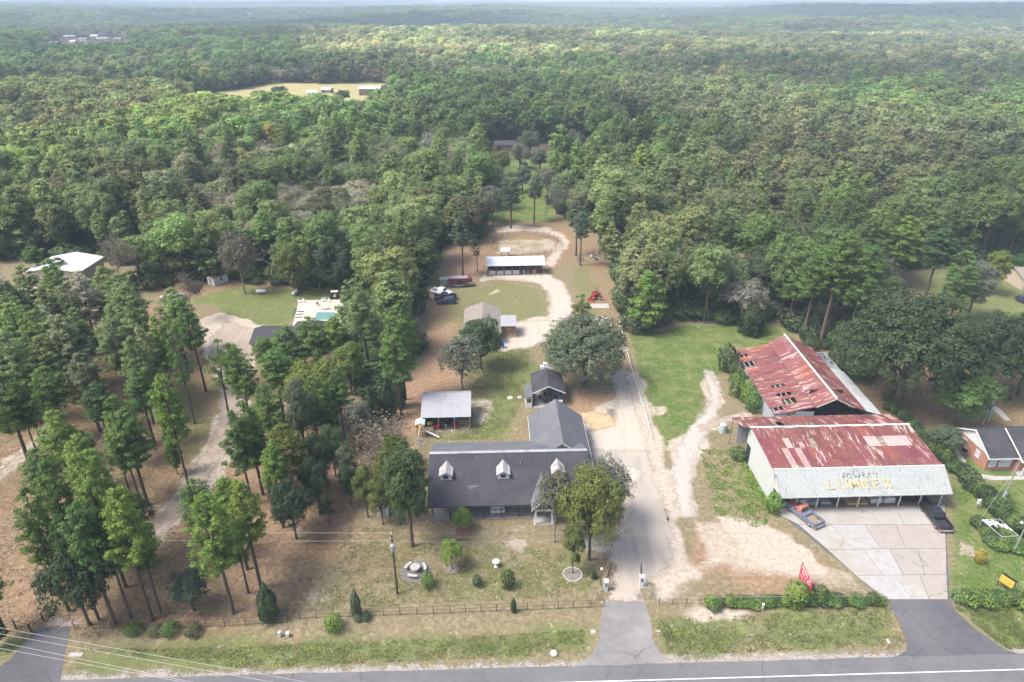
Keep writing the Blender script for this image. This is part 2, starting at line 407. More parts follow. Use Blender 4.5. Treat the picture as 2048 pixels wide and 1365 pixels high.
def groundmat():
    m, t, b = newmat('ground_soil_and_grass'); p = wpos(t)
    A = nd(t, 'ShaderNodeAttribute', attribute_name='ma'); B = nd(t, 'ShaderNodeAttribute', attribute_name='mb')
    sa = t.nodes.new('ShaderNodeSeparateColor'); t.links.new(A.outputs['Color'], sa.inputs[0])
    sb = t.nodes.new('ShaderNodeSeparateColor'); t.links.new(B.outputs['Color'], sb.inputs[0])
    fine = noise(t, 1.6, 6, .72, p); mid = noise(t, .33, 5, .65, p, .6); big = noise(t, .06, 4, .6, p)
    grain = noise(t, 7, 3, .7, p)
    dry = ramp(t, fine, [(.3, (.115, .095, .052)), (.5, (.175, .145, .085)), (.7, (.26, .215, .135))])
    grn = ramp(t, fine, [(.3, (.050, .082, .020)), (.55, (.088, .132, .034)), (.75, (.14, .175, .055))])
    grn = mixc(t, ramp(t, mid, [(.42, (0, 0, 0)), (.68, (1, 1, 1))]), grn, (.155, .165, .062))
    strw = ramp(t, fine, [(.28, (.125, .080, .046)), (.5, (.195, .130, .078)), (.72, (.285, .205, .13))])
    sand = ramp(t, fine, [(.3, (.27, .225, .18)), (.5, (.36, .31, .25)), (.7, (.45, .39, .325))])
    dirt = ramp(t, fine, [(.3, (.165, .105, .065)), (.5, (.235, .155, .098)), (.72, (.34, .25, .17))])
    fld = ramp(t, mid, [(.3, (.24, .22, .09)), (.7, (.36, .31, .16))])
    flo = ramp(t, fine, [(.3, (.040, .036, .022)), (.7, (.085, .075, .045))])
    def cut(mk, wob, lo=.42, hi=.58):        # mask eaten by noise: patchy, ragged
        return math_(t, 'SMOOTHSTEP' if False else 'MULTIPLY', ramp(t, math_(t, 'ADD', mk, math_(t, 'MULTIPLY', math_(t, 'SUBTRACT', wob, .5), 1.5)), [(lo, (0, 0, 0)), (hi, (1, 1, 1))]), 1.0)
    wob = math_(t, 'ADD', math_(t, 'MULTIPLY', mid, .6), math_(t, 'MULTIPLY', fine, .4))
    wob2 = math_(t, 'ADD', math_(t, 'MULTIPLY', big, .35), math_(t, 'MULTIPLY', math_(t, 'ADD', mid, grain), .325))
    c = mixc(t, cut(sa.outputs[1], wob, .3, .7), dry, strw)
    c = mixc(t, cut(sb.outputs[0], wob2, .3, .62), c, dirt)
    c = mixc(t, cut(sa.outputs[0], wob, .3, .72), c, grn)
    c = mixc(t, cut(sa.outputs[2], wob2, .36, .6), c, sand)
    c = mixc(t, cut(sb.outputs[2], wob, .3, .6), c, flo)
    c = mixc(t, cut(sb.outputs[1], wob, .4, .6), c, fld)
    # pale bare flecks
    fl = noise(t, .9, 6, .8, scaled(t, p, 1, 1.5, 1)); c = mixc(t, ramp(t, fl, [(.585, (0, 0, 0)), (.65, (.75, .75, .75))]), c, (.37, .31, .24))
    fl2 = noise(t, 3.2, 4, .8, p); c = mixc(t, math_(t, 'MULTIPLY', ramp(t, fl2, [(.60, (0, 0, 0)), (.66, (.8, .8, .8))]), ramp(t, mid, [(.42, (0, 0, 0)), (.6, (1, 1, 1))])), c, (.40, .35, .28)); c = mixc(t, ramp(t, fl2, [(.30, (.55, .55, .55)), (.38, (0, 0, 0))]), c, (.055, .050, .030))
    t.links.new(c, b.inputs['Base Color']); b.inputs['Roughness'].default_value = 1; b.inputs['Specular IOR Level'].default_value = .05
    addbump(t, b, math_(t, 'ADD', fine, math_(t, 'MULTIPLY', grain, .6)), .7, .15)
    return m
me.materials.append(groundmat())
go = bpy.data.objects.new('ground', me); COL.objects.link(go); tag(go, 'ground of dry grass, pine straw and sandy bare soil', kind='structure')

# ------------------------------------------------------------------ roads, drives and paving (thin sheets above the ground)
def soft_edge(m, width=.55, wob=1.5):
    """let a loose surface thin out raggedly into the ground at its rim"""
    t = m.node_tree; o = [n for n in t.nodes if n.type == 'OUTPUT_MATERIAL'][0]; src = o.inputs['Surface'].links[0].from_socket
    a = nd(t, 'ShaderNodeAttribute', attribute_name='rim'); p = wpos(t); n = math_(t, 'ADD', math_(t, 'MULTIPLY', noise(t, .7, 6, .75, p), .6), math_(t, 'MULTIPLY', noise(t, 5, 3, .7, p), .4))
    f = ramp(t, math_(t, 'ADD', math_(t, 'MULTIPLY_ADD', a.outputs['Fac'], .24, .5), math_(t, 'MULTIPLY', math_(t, 'SUBTRACT', n, .5), 1.7)), [(.46, (0, 0, 0)), (.58, (1, 1, 1))])
    tr = t.nodes.new('ShaderNodeBsdfTransparent'); mx = t.nodes.new('ShaderNodeMixShader'); t.links.new(f, mx.inputs[0]); t.links.new(tr.outputs[0], mx.inputs[1]); t.links.new(src, mx.inputs[2]); t.links.new(mx.outputs[0], o.inputs['Surface'])
def sheet(name, wpoly, z, mat, rag=.0, freq=.5, label=None, step=.7, seed=0):
    if rag >= .19:
        xa, xb = min(p[0] for p in wpoly)-2, max(p[0] for p in wpoly)+2; ya, yb = min(p[1] for p in wpoly)-2, max(p[1] for p in wpoly)+2
        if (xb-xa)*(yb-ya) < 9000:
            st = .55; X, Y = np.meshgrid(np.arange(xa, xb+st, st), np.arange(ya, yb+st, st)); d = sdist(X, Y, wpoly)+(fbm(X*freq*.8, Y*freq*.8, 3, 31+seed)-.5)*rag*3
            ny_, nx_ = X.shape; idx = np.arange(nx_*ny_).reshape(ny_, nx_); cell = np.maximum.reduce([d[:-1, :-1], d[1:, :-1], d[:-1, 1:], d[1:, 1:]]) > -1.5
            q = np.stack([idx[:-1, :-1], idx[:-1, 1:], idx[1:, 1:], idx[1:, :-1]], -1)[cell]; used, inv = np.unique(q, return_inverse=True); q = inv.reshape(q.shape)
            co = np.stack([X.ravel(), Y.ravel(), np.full(X.size, z)], 1)[used]; me_ = bpy.data.meshes.new(name); fast_mesh(me_, co, q); me_.materials.append(mat)
            at_ = me_.attributes.new('rim', 'FLOAT', 'POINT'); at_.data.foreach_set('value', np.clip(d.ravel()[used], -1.5, 1.5).astype(np.float32))
            o = bpy.data.objects.new(name, me_); COL.objects.link(o)
            if not mat.get('soft'): mat['soft'] = 1; soft_edge(mat)
            return tag(o, label, kind='structure')
    pts = []
    n = len(wpoly)
    for i in range(n):
        a = Vector(wpoly[i]); b = Vector(wpoly[(i+1) % n]); L = (b-a).length; k = max(1, int(L/step)) if rag else 1
        for j in range(k):
            q = a+(b-a)*(j/k); d = (b-a).normalized() if L > 1e-6 else Vector((1, 0))
            if rag:
                o_ = (float(fbm(q.x*freq+seed, q.y*freq, 3, 31))-.5)*2*rag*2; q = q+Vector((d.y, -d.x))*o_
            pts.append((q.x, q.y, z))
    mb = MB(); mb.slab(pts, .003) if False else mb.add(pts, [tuple(range(len(pts)))])
    o = mb.build(name, mat); 
    if o.data.polygons and o.data.polygons[0].normal.z < 0: o.data.flip_normals()
    return tag(o, label, kind='structure')
def cracks(t, c, p, scale, dark, w_=.012, amount=.8):
    v = nd(t, 'ShaderNodeTexVoronoi', Scale=scale); v.feature = 'DISTANCE_TO_EDGE'
    ds = t.nodes.new('ShaderNodeVectorMath'); ds.operation = 'ADD'; nn_ = nd(t, 'ShaderNodeTexNoise', Scale=.8, Detail=5); t.links.new(p, nn_.inputs['Vector']); t.links.new(p, ds.inputs[0]); t.links.new(nn_.outputs['Color'], ds.inputs[1]); t.links.new(ds.outputs[0], v.inputs['Vector'])
    gate = ramp(t, noise(t, .25, 3, .6, p), [(.46, (0, 0, 0)), (.6, (amount,)*3)]); f = ramp(t, v.outputs['Distance'], [(w_, (1, 1, 1)), (w_*2.2, (0, 0, 0))])
    return mixc(t, math_(t, 'MULTIPLY', f, gate), c, dark)
def slabmat(name, c1, c2, c3):
    m, t, b = newmat(name); p = wpos(t); n = noise(t, .9, 7, .75, p); g = noise(t, 9, 3, .7, p); bg_ = noise(t, .22, 4, .6, p, .5)
    c = ramp(t, n, [(.32, c1), (.68, c2)]); c = mixc(t, ramp(t, bg_, [(.48, (0, 0, 0)), (.66, (.8, .8, .8))]), c, c3); c = mixc(t, ramp(t, g, [(.5, (0, 0, 0)), (.8, (.35, .35, .35))]), c, tuple(x*.6 for x in c1))
    c = mixc(t, ramp(t, noise(t, .55, 4, .8, scaled(t, p, 1, 2.2, 1)), [(.60, (0, 0, 0)), (.68, (.55, .55, .55))]), c, (.15, .135, .115)); c = cracks(t, c, p, .13, (.10, .085, .07), .0025, .55)
    t.links.new(c, b.inputs['Base Color']); b.inputs['Roughness'].default_value = .95; b.inputs['Specular IOR Level'].default_value = .15; addbump(t, b, n, .15); return m
def asphalt(name, base, worn, tracks=False):
    m, t, b = newmat(name); p = wpos(t); n = noise(t, 1.2, 5, .7, p); n2 = noise(t, .12, 3, .6, p); g = noise(t, 14, 2, .6, p)
    s = noise(t, 1, 4, .6, scaled(t, p, .05, .9, 1, -.02))
    c = ramp(t, n, [(.3, tuple(x*.82 for x in base)), (.7, tuple(x*1.15 for x in base))])
    c = mixc(t, ramp(t, n2, [(.4, (0, 0, 0)), (.65, (.8, .8, .8))]), c, worn)
    c = mixc(t, ramp(t, s, [(.5, (0, 0, 0)), (.75, (.35, .35, .35))]), c, tuple(x*.6 for x in base))
    c = mixc(t, ramp(t, g, [(.45, (0, 0, 0)), (.8, (.3, .3, .3))]), c, worn)
    c = cracks(t, c, p, .16, tuple(x*.45 for x in base), .004, .7)
    t.links.new(c, b.inputs['Base Color']); b.inputs['Roughness'].default_value = .9; b.inputs['Specular IOR Level'].default_value = .2; return m
M['asphalt'] = asphalt('road_asphalt', (.112, .112, .116), (.145, .142, .142))
M['asphalt_dark'] = asphalt('apron_asphalt', (.078, .078, .085), (.115, .113, .116))
M['asphalt_pale'] = asphalt('worn_asphalt', (.165, .16, .16), (.25, .24, .228))
def loose(name, c1, c2, c3, c4):
    """gravel or sand: fine grain, broad worn patches and faint wheel lines along the drive"""
    m, t, b = newmat(name); p = wpos(t); g = noise(t, 9, 4, .8, p); md = noise(t, .35, 6, .7, p, .4); bg_ = noise(t, .09, 4, .6, p); ln = noise(t, 1, 4, .6, scaled(t, p, 1.1, .10, 1, .05))
    c = ramp(t, g, [(.3, c1), (.7, c2)]); c = mixc(t, ramp(t, md, [(.42, (0, 0, 0)), (.66, (.85, .85, .85))]), c, c3); c = mixc(t, ramp(t, ln, [(.48, (0, 0, 0)), (.66, (.6, .6, .6))]), c, c4); c = mixc(t, ramp(t, bg_, [(.45, (0, 0, 0)), (.7, (.5, .5, .5))]), c, c3)
    t.links.new(c, b.inputs['Base Color']); b.inputs['Roughness'].default_value = 1; b.inputs['Specular IOR Level'].default_value = .1; addbump(t, b, g, .25, .03); return m
M['gravel'] = loose('limestone_gravel', (.30, .275, .25), (.42, .39, .36), (.34, .30, .25), (.25, .22, .185))
M['gravel_grey'] = loose('grey_gravel', (.27, .24, .208), (.37, .33, .285), (.35, .30, .245), (.23, .205, .178))
M['sandroad'] = loose('sandy_track', (.27, .225, .185), (.37, .32, .27), (.26, .205, .155), (.22, .18, .14))
M['sandpad'] = loose('pale_sand_pad', (.34, .30, .25), (.43, .385, .33), (.36, .31, .255), (.30, .265, .225))
M['deck_slab'] = stain('pale_pool_deck', (.38, .34, .29), (.46, .415, .36), 1, .9)
M['orange_sand'] = stain('orange_sand', (.34, .225, .12), (.46, .34, .21), .9, 1, bump=.3, c3=(.36, .24, .15), detail=8)
M['paint'] = stain('road_paint', (.50, .50, .49), (.64, .64, .62), 4, .6)
M['roadedge'] = stain('gravel_shoulder', (.20, .185, .165), (.32, .29, .25), 3, 1, c3=(.15, .15, .15))
e0 = G(500, 1350); e1 = G(2048, 1307); rs = (e1[1]-e0[1])/(e1[0]-e0[0]); ry = lambda x, o=0: e0[1]+(x-e0[0])*rs-o
sheet('road_shoulder', [(-200, ry(-200, -.55)), (-200, ry(-200, 1)), (230, ry(230, 1)), (230, ry(230, -.7))], .004, M['roadedge'], .28, .7)
sheet('highway', [(-400, ry(-400)), (-400, ry(-400, 13)), (430, ry(430, 13)), (430, ry(430))], .012, M['asphalt'], .05, .6, 'two lane asphalt highway')
sheet('road_line', [(-400, ry(-400, 1.95)), (-400, ry(-400, 2.07)), (430, ry(430, 2.07)), (430, ry(430, 1.95))], .020, M['paint'])
sheet('road_line', [(-400, ry(-400, 5.6)), (-400, ry(-400, 5.72)), (430, ry(430, 5.72)), (430, ry(430, 5.6))], .020, M['paint'])
sheet('driveway_apron', W([(1140, 1334), (1180, 1312), (1196, 1285), (1203, 1240), (1208, 1204), (1290, 1206), (1300, 1240), (1305, 1280), (1325, 1310), (1335, 1326)]), .016, M['asphalt_pale'], .1, .5, 'worn pale asphalt apron of the middle driveway')
sheet('gravel_driveway', W([(1207, 1207), (1218, 1170), (1226, 1130), (1215, 1110), (1150, 1100), (1150, 1085), (1250, 1075), (1262, 1000), (1240, 955), (1180, 950), (1178, 885), (1200, 870), (1225, 840), (1232, 800), (1228, 745), (1250, 735), (1275, 850), (1300, 920), (1330, 1010), (1345, 1100), (1330, 1140), (1300, 1160), (1285, 1190), (1291, 1208)]), .012, M['gravel_grey'], .45, .45, 'grey gravel driveway along the house')
sheet('gravel_patch', W([(1215, 938), (1262, 932), (1288, 945), (1278, 965), (1262, 970), (1245, 950), (1218, 943)]), .017, M['sandpad'], .2, .6, 'white limestone patch on the gravel driveway')
sheet('driveway_pad', W([(1182, 903), (1176, 862), (1215, 852), (1232, 835), (1237, 800), (1262, 795), (1283, 850), (1300, 903)]), .017, M['sandpad'], .25, .5, 'pale sand parking pad beside the garage')
sheet('sand_heap', W([(1140, 826), (1190, 822), (1235, 838), (1230, 852), (1185, 862), (1176, 840)]), .021, M['orange_sand'], .35, .5, 'orange sand patch behind the garage')
sheet('gravel_pad', W([(1000, 700), (1002, 655), (1035, 645), (1130, 638), (1205, 642), (1235, 680), (1225, 705), (1180, 700), (1090, 682), (1060, 695)]), .013, M['sandpad'], .3, .4, 'pale gravel pad beside the workshop')
sheet('stable_track', W(ribbon([(1120, 645, 26), (1125, 610, 21), (1112, 578, 19), (1085, 556, 17), (1040, 552, 9), (985, 553, 7)])), .017, M['sandpad'], .35, .4, 'sandy track curving up to the stable')
sheet('lumber_track', W(ribbon([(1374, 1035, 13), (1364, 970, 15), (1366, 915, 19), (1396, 862, 17), (1425, 825, 15), (1432, 790, 11), (1415, 742, 8)])), .012, M['gravel'], .5, .35, 'white gravel track beside the lumber yard')
sheet('lumber_track_branch', W(ribbon([(1400, 860, 7), (1440, 842, 9), (1500, 838, 8)])), .017, M['sandroad'], .25, .4)
sheet('sandy_drive', W(ribbon([(292, 1090, 17), (320, 1055, 19), (360, 1005, 19), (400, 950, 20), (438, 895, 19), (457, 845, 17), (460, 790, 17), (450, 740, 26), (468, 690, 50), (485, 652, 34)])), .012, M['sandroad'], .4, .35, 'sandy dirt drive through the left pine grove')
sheet('sandy_path', W(ribbon([(-60, 1000, 12), (0, 950, 11), (45, 912, 11), (82, 872, 8), (112, 820, 6), (128, 770, 5)])), .012, M['dirt'] if 'dirt' in M else M['sandroad'], .35, .4, 'reddish sandy path at the left edge')
sheet('apron_left', W([(-60, 1372), (20, 1320), (78, 1252), (142, 1254), (128, 1310), (118, 1375)]), .016, M['asphalt_dark'], .08, .4, 'dark asphalt apron at the bottom left corner')
sheet('sandy_drive_mouth', W([(92, 1251), (102, 1236), (160, 1240), (142, 1253)]), .013, M['sandroad'], .2, .5)
sheet('lumber_apron', W([(1775, 1204), (1898, 1200), (1912, 1222), (1950, 1258), (2010, 1300), (2040, 1309), (1790, 1314), (1815, 1300), (1812, 1275), (1790, 1230)]), .016, M['asphalt_dark'], .06, .4, 'dark asphalt apron of the lumber yard')
sheet('parking_pad_right', W([(1912, 1080), (1948, 1088), (1950, 1118), (1915, 1110)]), .012, M['sandroad'], .2, .7, 'broken concrete patch in the grass right of the lot')
# sidewalks of the brick house
sheet('sidewalk', W([(1906, 898), (1914, 896), (1936, 930), (1957, 948), (1990, 953), (2060, 953), (2060, 960), (1985, 961), (1950, 956), (1928, 936)]), .03, M['concrete'], 0, .5, 'curving concrete sidewalk in front of the brick house')
sheet('sidewalk', W([(1962, 806), (1970, 804), (2000, 818), (2022, 842), (2010, 842), (1992, 824)]), .03, M['concrete'], 0, .5, 'concrete sidewalk behind the brick house')
# pieces of the concrete forecourt of the lumber shop, each its own slab with open joints
lot = thing('concrete_forecourt', 'cracked concrete forecourt in front of the lumber shop', None); lot['kind'] = 'structure'
def lerp(a, b, t): return (a[0]+(b[0]-a[0])*t, a[1]+(b[1]-a[1])*t)
edgeL = [(1562, 1032), (1597, 1050), (1655, 1100), (1712, 1152), (1772, 1200)]; edgeR = [(1888, 1024), (1890, 1050), (1892, 1098), (1893, 1150), (1896, 1200)]
rowsx = [[0, .16, .38, .56, .72, 1], [0, .22, .45, .66, 1], [0, .30, .52, .76, 1], [0, .42, .70, 1]]
slab_cols = [slabmat('slab_pale', (.26, .245, .22), (.35, .335, .31), (.29, .26, .225)), slabmat('slab_grey', (.27, .26, .245), (.35, .34, .32), (.30, .27, .24)), slabmat('slab_pink', (.25, .22, .195), (.32, .285, .26), (.28, .25, .22))]
random.seed(4)
for r in range(4):
    for k in range(len(rowsx[r])-1):
        a, b_ = rowsx[r][k], rowsx[r][k+1]
        q = [G(*lerp(edgeL[r], edgeR[r], a)), G(*lerp(edgeL[r], edgeR[r], b_)), G(*lerp(edgeL[r+1], edgeR[r+1], b_)), G(*lerp(edgeL[r+1], edgeR[r+1], a))]
        c = (sum(p[0] for p in q)/4, sum(p[1] for p in q)/4)
        q = [(p[0]+(.03 if p[0] < c[0] else -.03), p[1]+(.028 if p[1] < c[1] else -.028)) for p in q]
        mb = MB().slab([(x, y, .07+random.uniform(-.012, .012)) for x, y in q], .10)
        mb.build('slab', slab_cols[2 if (r >= 1 and k >= 2) else random.choice([0, 1])], lot)
sheet('forecourt_base', W([(1558, 1026), (1890, 1022), (1899, 1203), (1770, 1203), (1650, 1100)]), .009, M['asphalt_dark'], .1, .6)
sheet('shop_floor', W([(1560, 1018), (1890, 1011), (1889, 1024), (1562, 1033)]), .02, slab_cols[1], 0)
# ------------------------------------------------------------------ trees
def mesh_of(name, parts, mats, vals=None):
    """parts: list of (verts Nx3, tris Mx3, material index, per-face value)"""
    V = []; F = []; MI = []; C = []; b = 0
    for v, f, m, c in parts:
        V.append(v); F.append(f+b); MI.append(np.full(len(f), m, np.int32)); C.append(c); b += len(v)
    V = np.concatenate(V); F = np.concatenate(F); MI = np.concatenate(MI); C = np.concatenate(C)
    me = bpy.data.meshes.new(name); fast_mesh(me, V, F)
    for m in mats: me.materials.append(m)
    me.polygons.foreach_set('material_index', MI)
    at = me.attributes.new('v', 'FLOAT_COLOR', 'FACE')
    at.data.foreach_set('color', np.concatenate([C, np.ones((len(C), 1))], 1).astype(np.float32).ravel())
    return me
def leaf_tris(P, N, size, rng, spread=.28, hue=.10):
    """one triangle leaf spray at each P facing N"""
    n = len(P); N = N+rng.normal(0, .38, N.shape); N /= np.linalg.norm(N, axis=1)[:, None]+1e-9
    a = rng.normal(0, 1, N.shape); U = np.cross(N, a); U /= np.linalg.norm(U, axis=1)[:, None]+1e-9; Vv = np.cross(N, U)
    s = (size*rng.uniform(.65, 1.35, n))[:, None]
    p0 = P+U*s*.62; p1 = P-U*s*.45+Vv*s*.55; p2 = P-U*s*.45-Vv*s*.55
    V = np.stack([p0, p1, p2], 1).reshape(-1, 3); F = np.arange(3*n).reshape(n, 3)
    br = rng.uniform(1-spread, 1+spread, n); h = rng.normal(0, hue, n)
    C = np.stack([br*(1+h), br*(1+h*.2), br*(1-h)], 1)
    return V, F, C
def tube_np(pts, rad, n=5):
    V = []; F = []
    for k, (p, r) in enumerate(zip(pts, rad)):
        p = Vector(p); d = (Vector(pts[min(k+1, len(pts)-1)])-Vector(pts[max(k-1, 0)])).normalized(); q = d.to_track_quat('Z', 'Y')
        for i in range(n):
            a = 2*math.pi*i/n; V.append(tuple(p+q @ Vector((math.cos(a)*r, math.sin(a)*r, 0))))
    for k in range(len(pts)-1):
        for i in range(n):
            a = k*n+i; b = k*n+(i+1) % n; F += [(a, b, b+n), (a, b+n, a+n)]
    return np.array(V), np.array(F)
def woody(tubes, n=5):
    parts = []
    for pts, rad, k in tubes:
        v, f = tube_np(pts, rad, k); parts.append((v, f, 0, np.ones((len(f), 3))))
    return parts
def clump(rng, c, r, n, size, flat_=.8, low=-.4):
    d = rng.normal(0, 1, (n, 3)); d /= np.linalg.norm(d, axis=1)[:, None]
    d[:, 2] = np.where(d[:, 2] < low, -d[:, 2]*.6, d[:, 2])
    rr = r*rng.uniform(.55, 1.05, n)[:, None]; P = c+d*rr*np.array([1, 1, flat_])
    return P, d+np.array([0, 0, .25])
def pine(seed, h=20., cs=.48, R=3.3, cr=.76, per=78, size=.215, levels=15, gap=.15, sides=6, limbs=True):
    rng = np.random.default_rng(seed); bend = rng.uniform(-.6, .6, 2)
    ax = lambda z: np.array([bend[0]*(z/h)**2, bend[1]*(z/h)**2, z])
    tubes = [([ax(h*k/5) for k in range(6)], [.26*(h/20)*(1-.85*k/5)+.02 for k in range(6)], sides)]
    PP = []; NN = []
    for l in range(levels):
        t = (l+rng.uniform(-.2, .2))/(levels-1); t = min(max(t, 0), 1); z = h*(cs+(1-cs)*t)
        r = R*(1-t)**.55*min(1, (t+.22)/.42)
        nb = 6 if t < .75 else 4
        a0 = rng.uniform(0, 6.28)
        for b in range(nb):
            if rng.random() < gap: continue
            a = a0+6.28*b/nb+rng.uniform(-.35, .35); rb = max(.25, r*rng.uniform(.55, 1.12)); up = rng.uniform(-.05, .35)*rb
            e = ax(z)+np.array([math.cos(a)*rb, math.sin(a)*rb, up]); s = ax(z-.25*rb)
            if limbs: tubes.append(([s, (s+e)/2+np.array([0, 0, -.12*rb]), e], [.055, .04, .015], 3))
            k = 1 if rb < 1.3 else 2 if rb < 2.6 else 3
            for q in range(k):
                c = s+(e-s)*(1-.36*q)+rng.normal(0, .22, 3)*np.array([1, 1, .6])+np.array([0, 0, .15])
                p, n = clump(rng, c, cr*rng.uniform(.65, 1.1)*(1 if t < .85 else .75), int(per*rng.uniform(.7, 1.15)), size); PP.append(p); NN.append(n)
    p, n = clump(rng, ax(h), cr*.6, per//2, size); PP.append(p); NN.append(n)
    return woody(tubes), leaf_tris(np.concatenate(PP), np.concatenate(NN), size, rng)
def broad(seed, h=14., R=5.5, trunk=.28, lobes=12, cl=46, per=26, size=.28, cr=.85, squat=.95, sparse=0., limbs=7, low=.18):
    rng = np.random.default_rng(seed); tubes = []
    zc = h*(1+low)/2; Rz = h*(1-low)/2
    tubes.append(([(0, 0, 0), (rng.uniform(-.2, .2), rng.uniform(-.2, .2), h*.2), (rng.uniform(-.4, .4), rng.uniform(-.4, .4), h*.5), (0, 0, h*.8)], [trunk*1.35, trunk, trunk*.7, trunk*.2], 7))
    PP = []; NN = []
    for l in range(lobes):
        a = 2.4*l+rng.uniform(-.5, .5); u = -0.72+1.64*(l+.5)/lobes; u += rng.uniform(-.12, .12); u = max(-.8, min(.9, u))
        q = math.sqrt(max(0, 1-u*u))*rng.uniform(.45, .78)
        c = np.array([math.cos(a)*q*R, math.sin(a)*q*R, zc+u*Rz*.66]); lr = R*rng.uniform(.34, .52)
        if l % max(1, lobes//limbs) == 0:
            tubes.append(([(0, 0, h*.22), tuple(c*np.array([.5, .5, 1])*.5+np.array([0, 0, h*.2])), tuple(c)], [trunk*.55, trunk*.35, trunk*.1], 4))
        for k in range(cl):
            d = rng.normal(0, 1, 3); d /= np.linalg.norm(d)
            if d[2] < -.55: d[2] *= -1
            if rng.random() < sparse: continue
            cc = c+d*lr*rng.uniform(.75, 1.08)*np.array([1, 1, squat])
            if cc[2] < h*low*.7: continue
            p, n = clump(rng, cc, cr*rng.uniform(.6, 1.2), per, size, .95, -.6); n = n*.6+d*.9; PP.append(p); NN.append(n)
    return woody(tubes), leaf_tris(np.concatenate(PP), np.concatenate(NN), size, rng, .3, .10)
def bare(seed, h=12., R=4., leaves=500, size=.3, levels=4):
    rng = np.random.default_rng(seed); tubes = []; tips = []
    def grow(p, d, L, r, lv):
        e = p+d*L; mid = (p+e)/2+rng.normal(0, .06*L, 3); tubes.append(([p, mid, e], [r, r*.8, r*.55], 5 if lv < 2 else 3))
        if lv >= levels: tips.append(e); return
        for k in range(rng.integers(3, 5)):
            nd_ = d+rng.normal(0, .55, 3); nd_[2] = abs(nd_[2])*.8+.12; nd_ /= np.linalg.norm(nd_)
            grow(p+(e-p)*rng.uniform(.6, 1), nd_, L*rng.uniform(.55, .8), r*.5, lv+1)
    grow(np.zeros(3), np.array([0, 0, 1.]), h*.32, .2, 0)
    T = np.array(tips); k = rng.integers(0, len(T), leaves); P = T[k]+rng.normal(0, .45, (leaves, 3))
    return woody(tubes), leaf_tris(P, rng.normal(0, 1, P.shape)+np.array([0, 0, .4]), size, rng, .3, .05)
def bushy(seed, h=2., R=1.2, n=700, size=.2, cone=0.):
    rng = np.random.default_rng(seed); d = rng.normal(0, 1, (n, 3)); d /= np.linalg.norm(d, axis=1)[:, None]
    lump = 1+.16*np.sin(d[:, 0]*5+seed)*np.cos(d[:, 1]*6+seed*2)+.1*np.sin(d[:, 2]*7)
    P = d*lump[:, None]*rng.uniform(.8, 1.03, n)[:, None]; t = (P[:, 2]+1)/2
    w_ = (1-cone*np.clip(t, 0, 1))
    P = np.stack([P[:, 0]*R*w_, P[:, 1]*R*w_, np.clip(t, .02, None)*h], 1)
    return woody([([(0, 0, 0), (0, 0, h*.3), (.05, 0, h*.6)], [.08, .06, .02], 5)]), leaf_tris(P, d+np.array([0, 0, .2]), size, rng, .28, .06)
PROTO = {}
def proto(key, res, h, width, bark='bark', two=True):
    wd, (V, F, C) = res
    if two:
        tm = mesh_of('trunk', wd, [M[bark]]); cm = mesh_of('crown', [(V, F, 0, C)], [M['leaf']])
    else: tm = cm = None
    jm = mesh_of('tree', wd+[(V, F, 1, C)], [M[bark], M['leaf']])
    PROTO.setdefault(key, []).append(dict(trunk=tm, crown=cm, joint=jm, h=h, w=width))
for s in range(5): proto('pine', pine(10+s, 20, [.50, .44, .55, .47, .40][s], [3.2, 3.7, 3.0, 3.4, 3.6][s]), 20, 7.2)
for s in range(2): proto('sparse_pine', pine(30+s, 20, .5, 3.4, .74, 74, .21, 10, .34), 20, 7.0)
for s in range(3): proto('young_pine', pine(40+s, 12, .18, 2.9, .9, 64, .31, 12, .08, 5), 12, 6.2)
for s in range(4): proto('oak', broad(50+s, 14, 5.5), 14, 11)
for s in range(2): proto('big_oak', broad(60+s, 17, 7.5, .42, 22, 54, 28, .28, .9), 17, 15)
for s in range(2): proto('tall_oak', broad(70+s, 17, 4.2, .3, 15, 42, 28, .25, .75, .9, .06, 8, .12), 17, 8.6)
for s in range(2): proto('grey_oak', broad(80+s, 11, 5.0, .24, 14, 40, 18, .26, .8, .8, .22, 9, .22), 11, 10, 'bark_grey')
for s in range(3): proto('thin_tree', bare(90+s, 12, 4, 1700, .26, 5), 11, 8, 'bark_grey')
for s in range(2): proto('dead_tree', bare(95+s, 12, 4, 60, .2, 4), 11, 7, 'dead')
for s in range(3): proto('bush', bushy(100+s, 2, 1.3), 2, 2.6)
for s in range(2): proto('cedar', bushy(110+s, 6, 2.2, 2600, .30, .55), 6, 4.4)
# light copies for the far woods
for s in range(3): proto('dome_pine', broad(240+s, 18, 4.3, .26, 15, 34, 18, .30, .75, .95, .05, 4, [.30, .38, .34][s]), 18, 8.2)
for s in range(4): proto('far_pine', broad(200+s, 18, 4.0, .22, 9, 17, 8, .62, .9, 1.0, .0, 2, [.35, .4, .3, .38][s]), 18, 7.8, two=False)
for s in range(4): proto('far_oak', broad(210+s, 13, 5.4, .25, 10, 18, 8, .66, .95, .95, .0, 2, .1), 13, 11, two=False)
for s in range(2): proto('far_thin', broad(220+s, 12, 4.8, .2, 8, 14, 6, .6, 1.0, .85, .2, 2, .15), 12, 9.5, 'bark_grey', False)

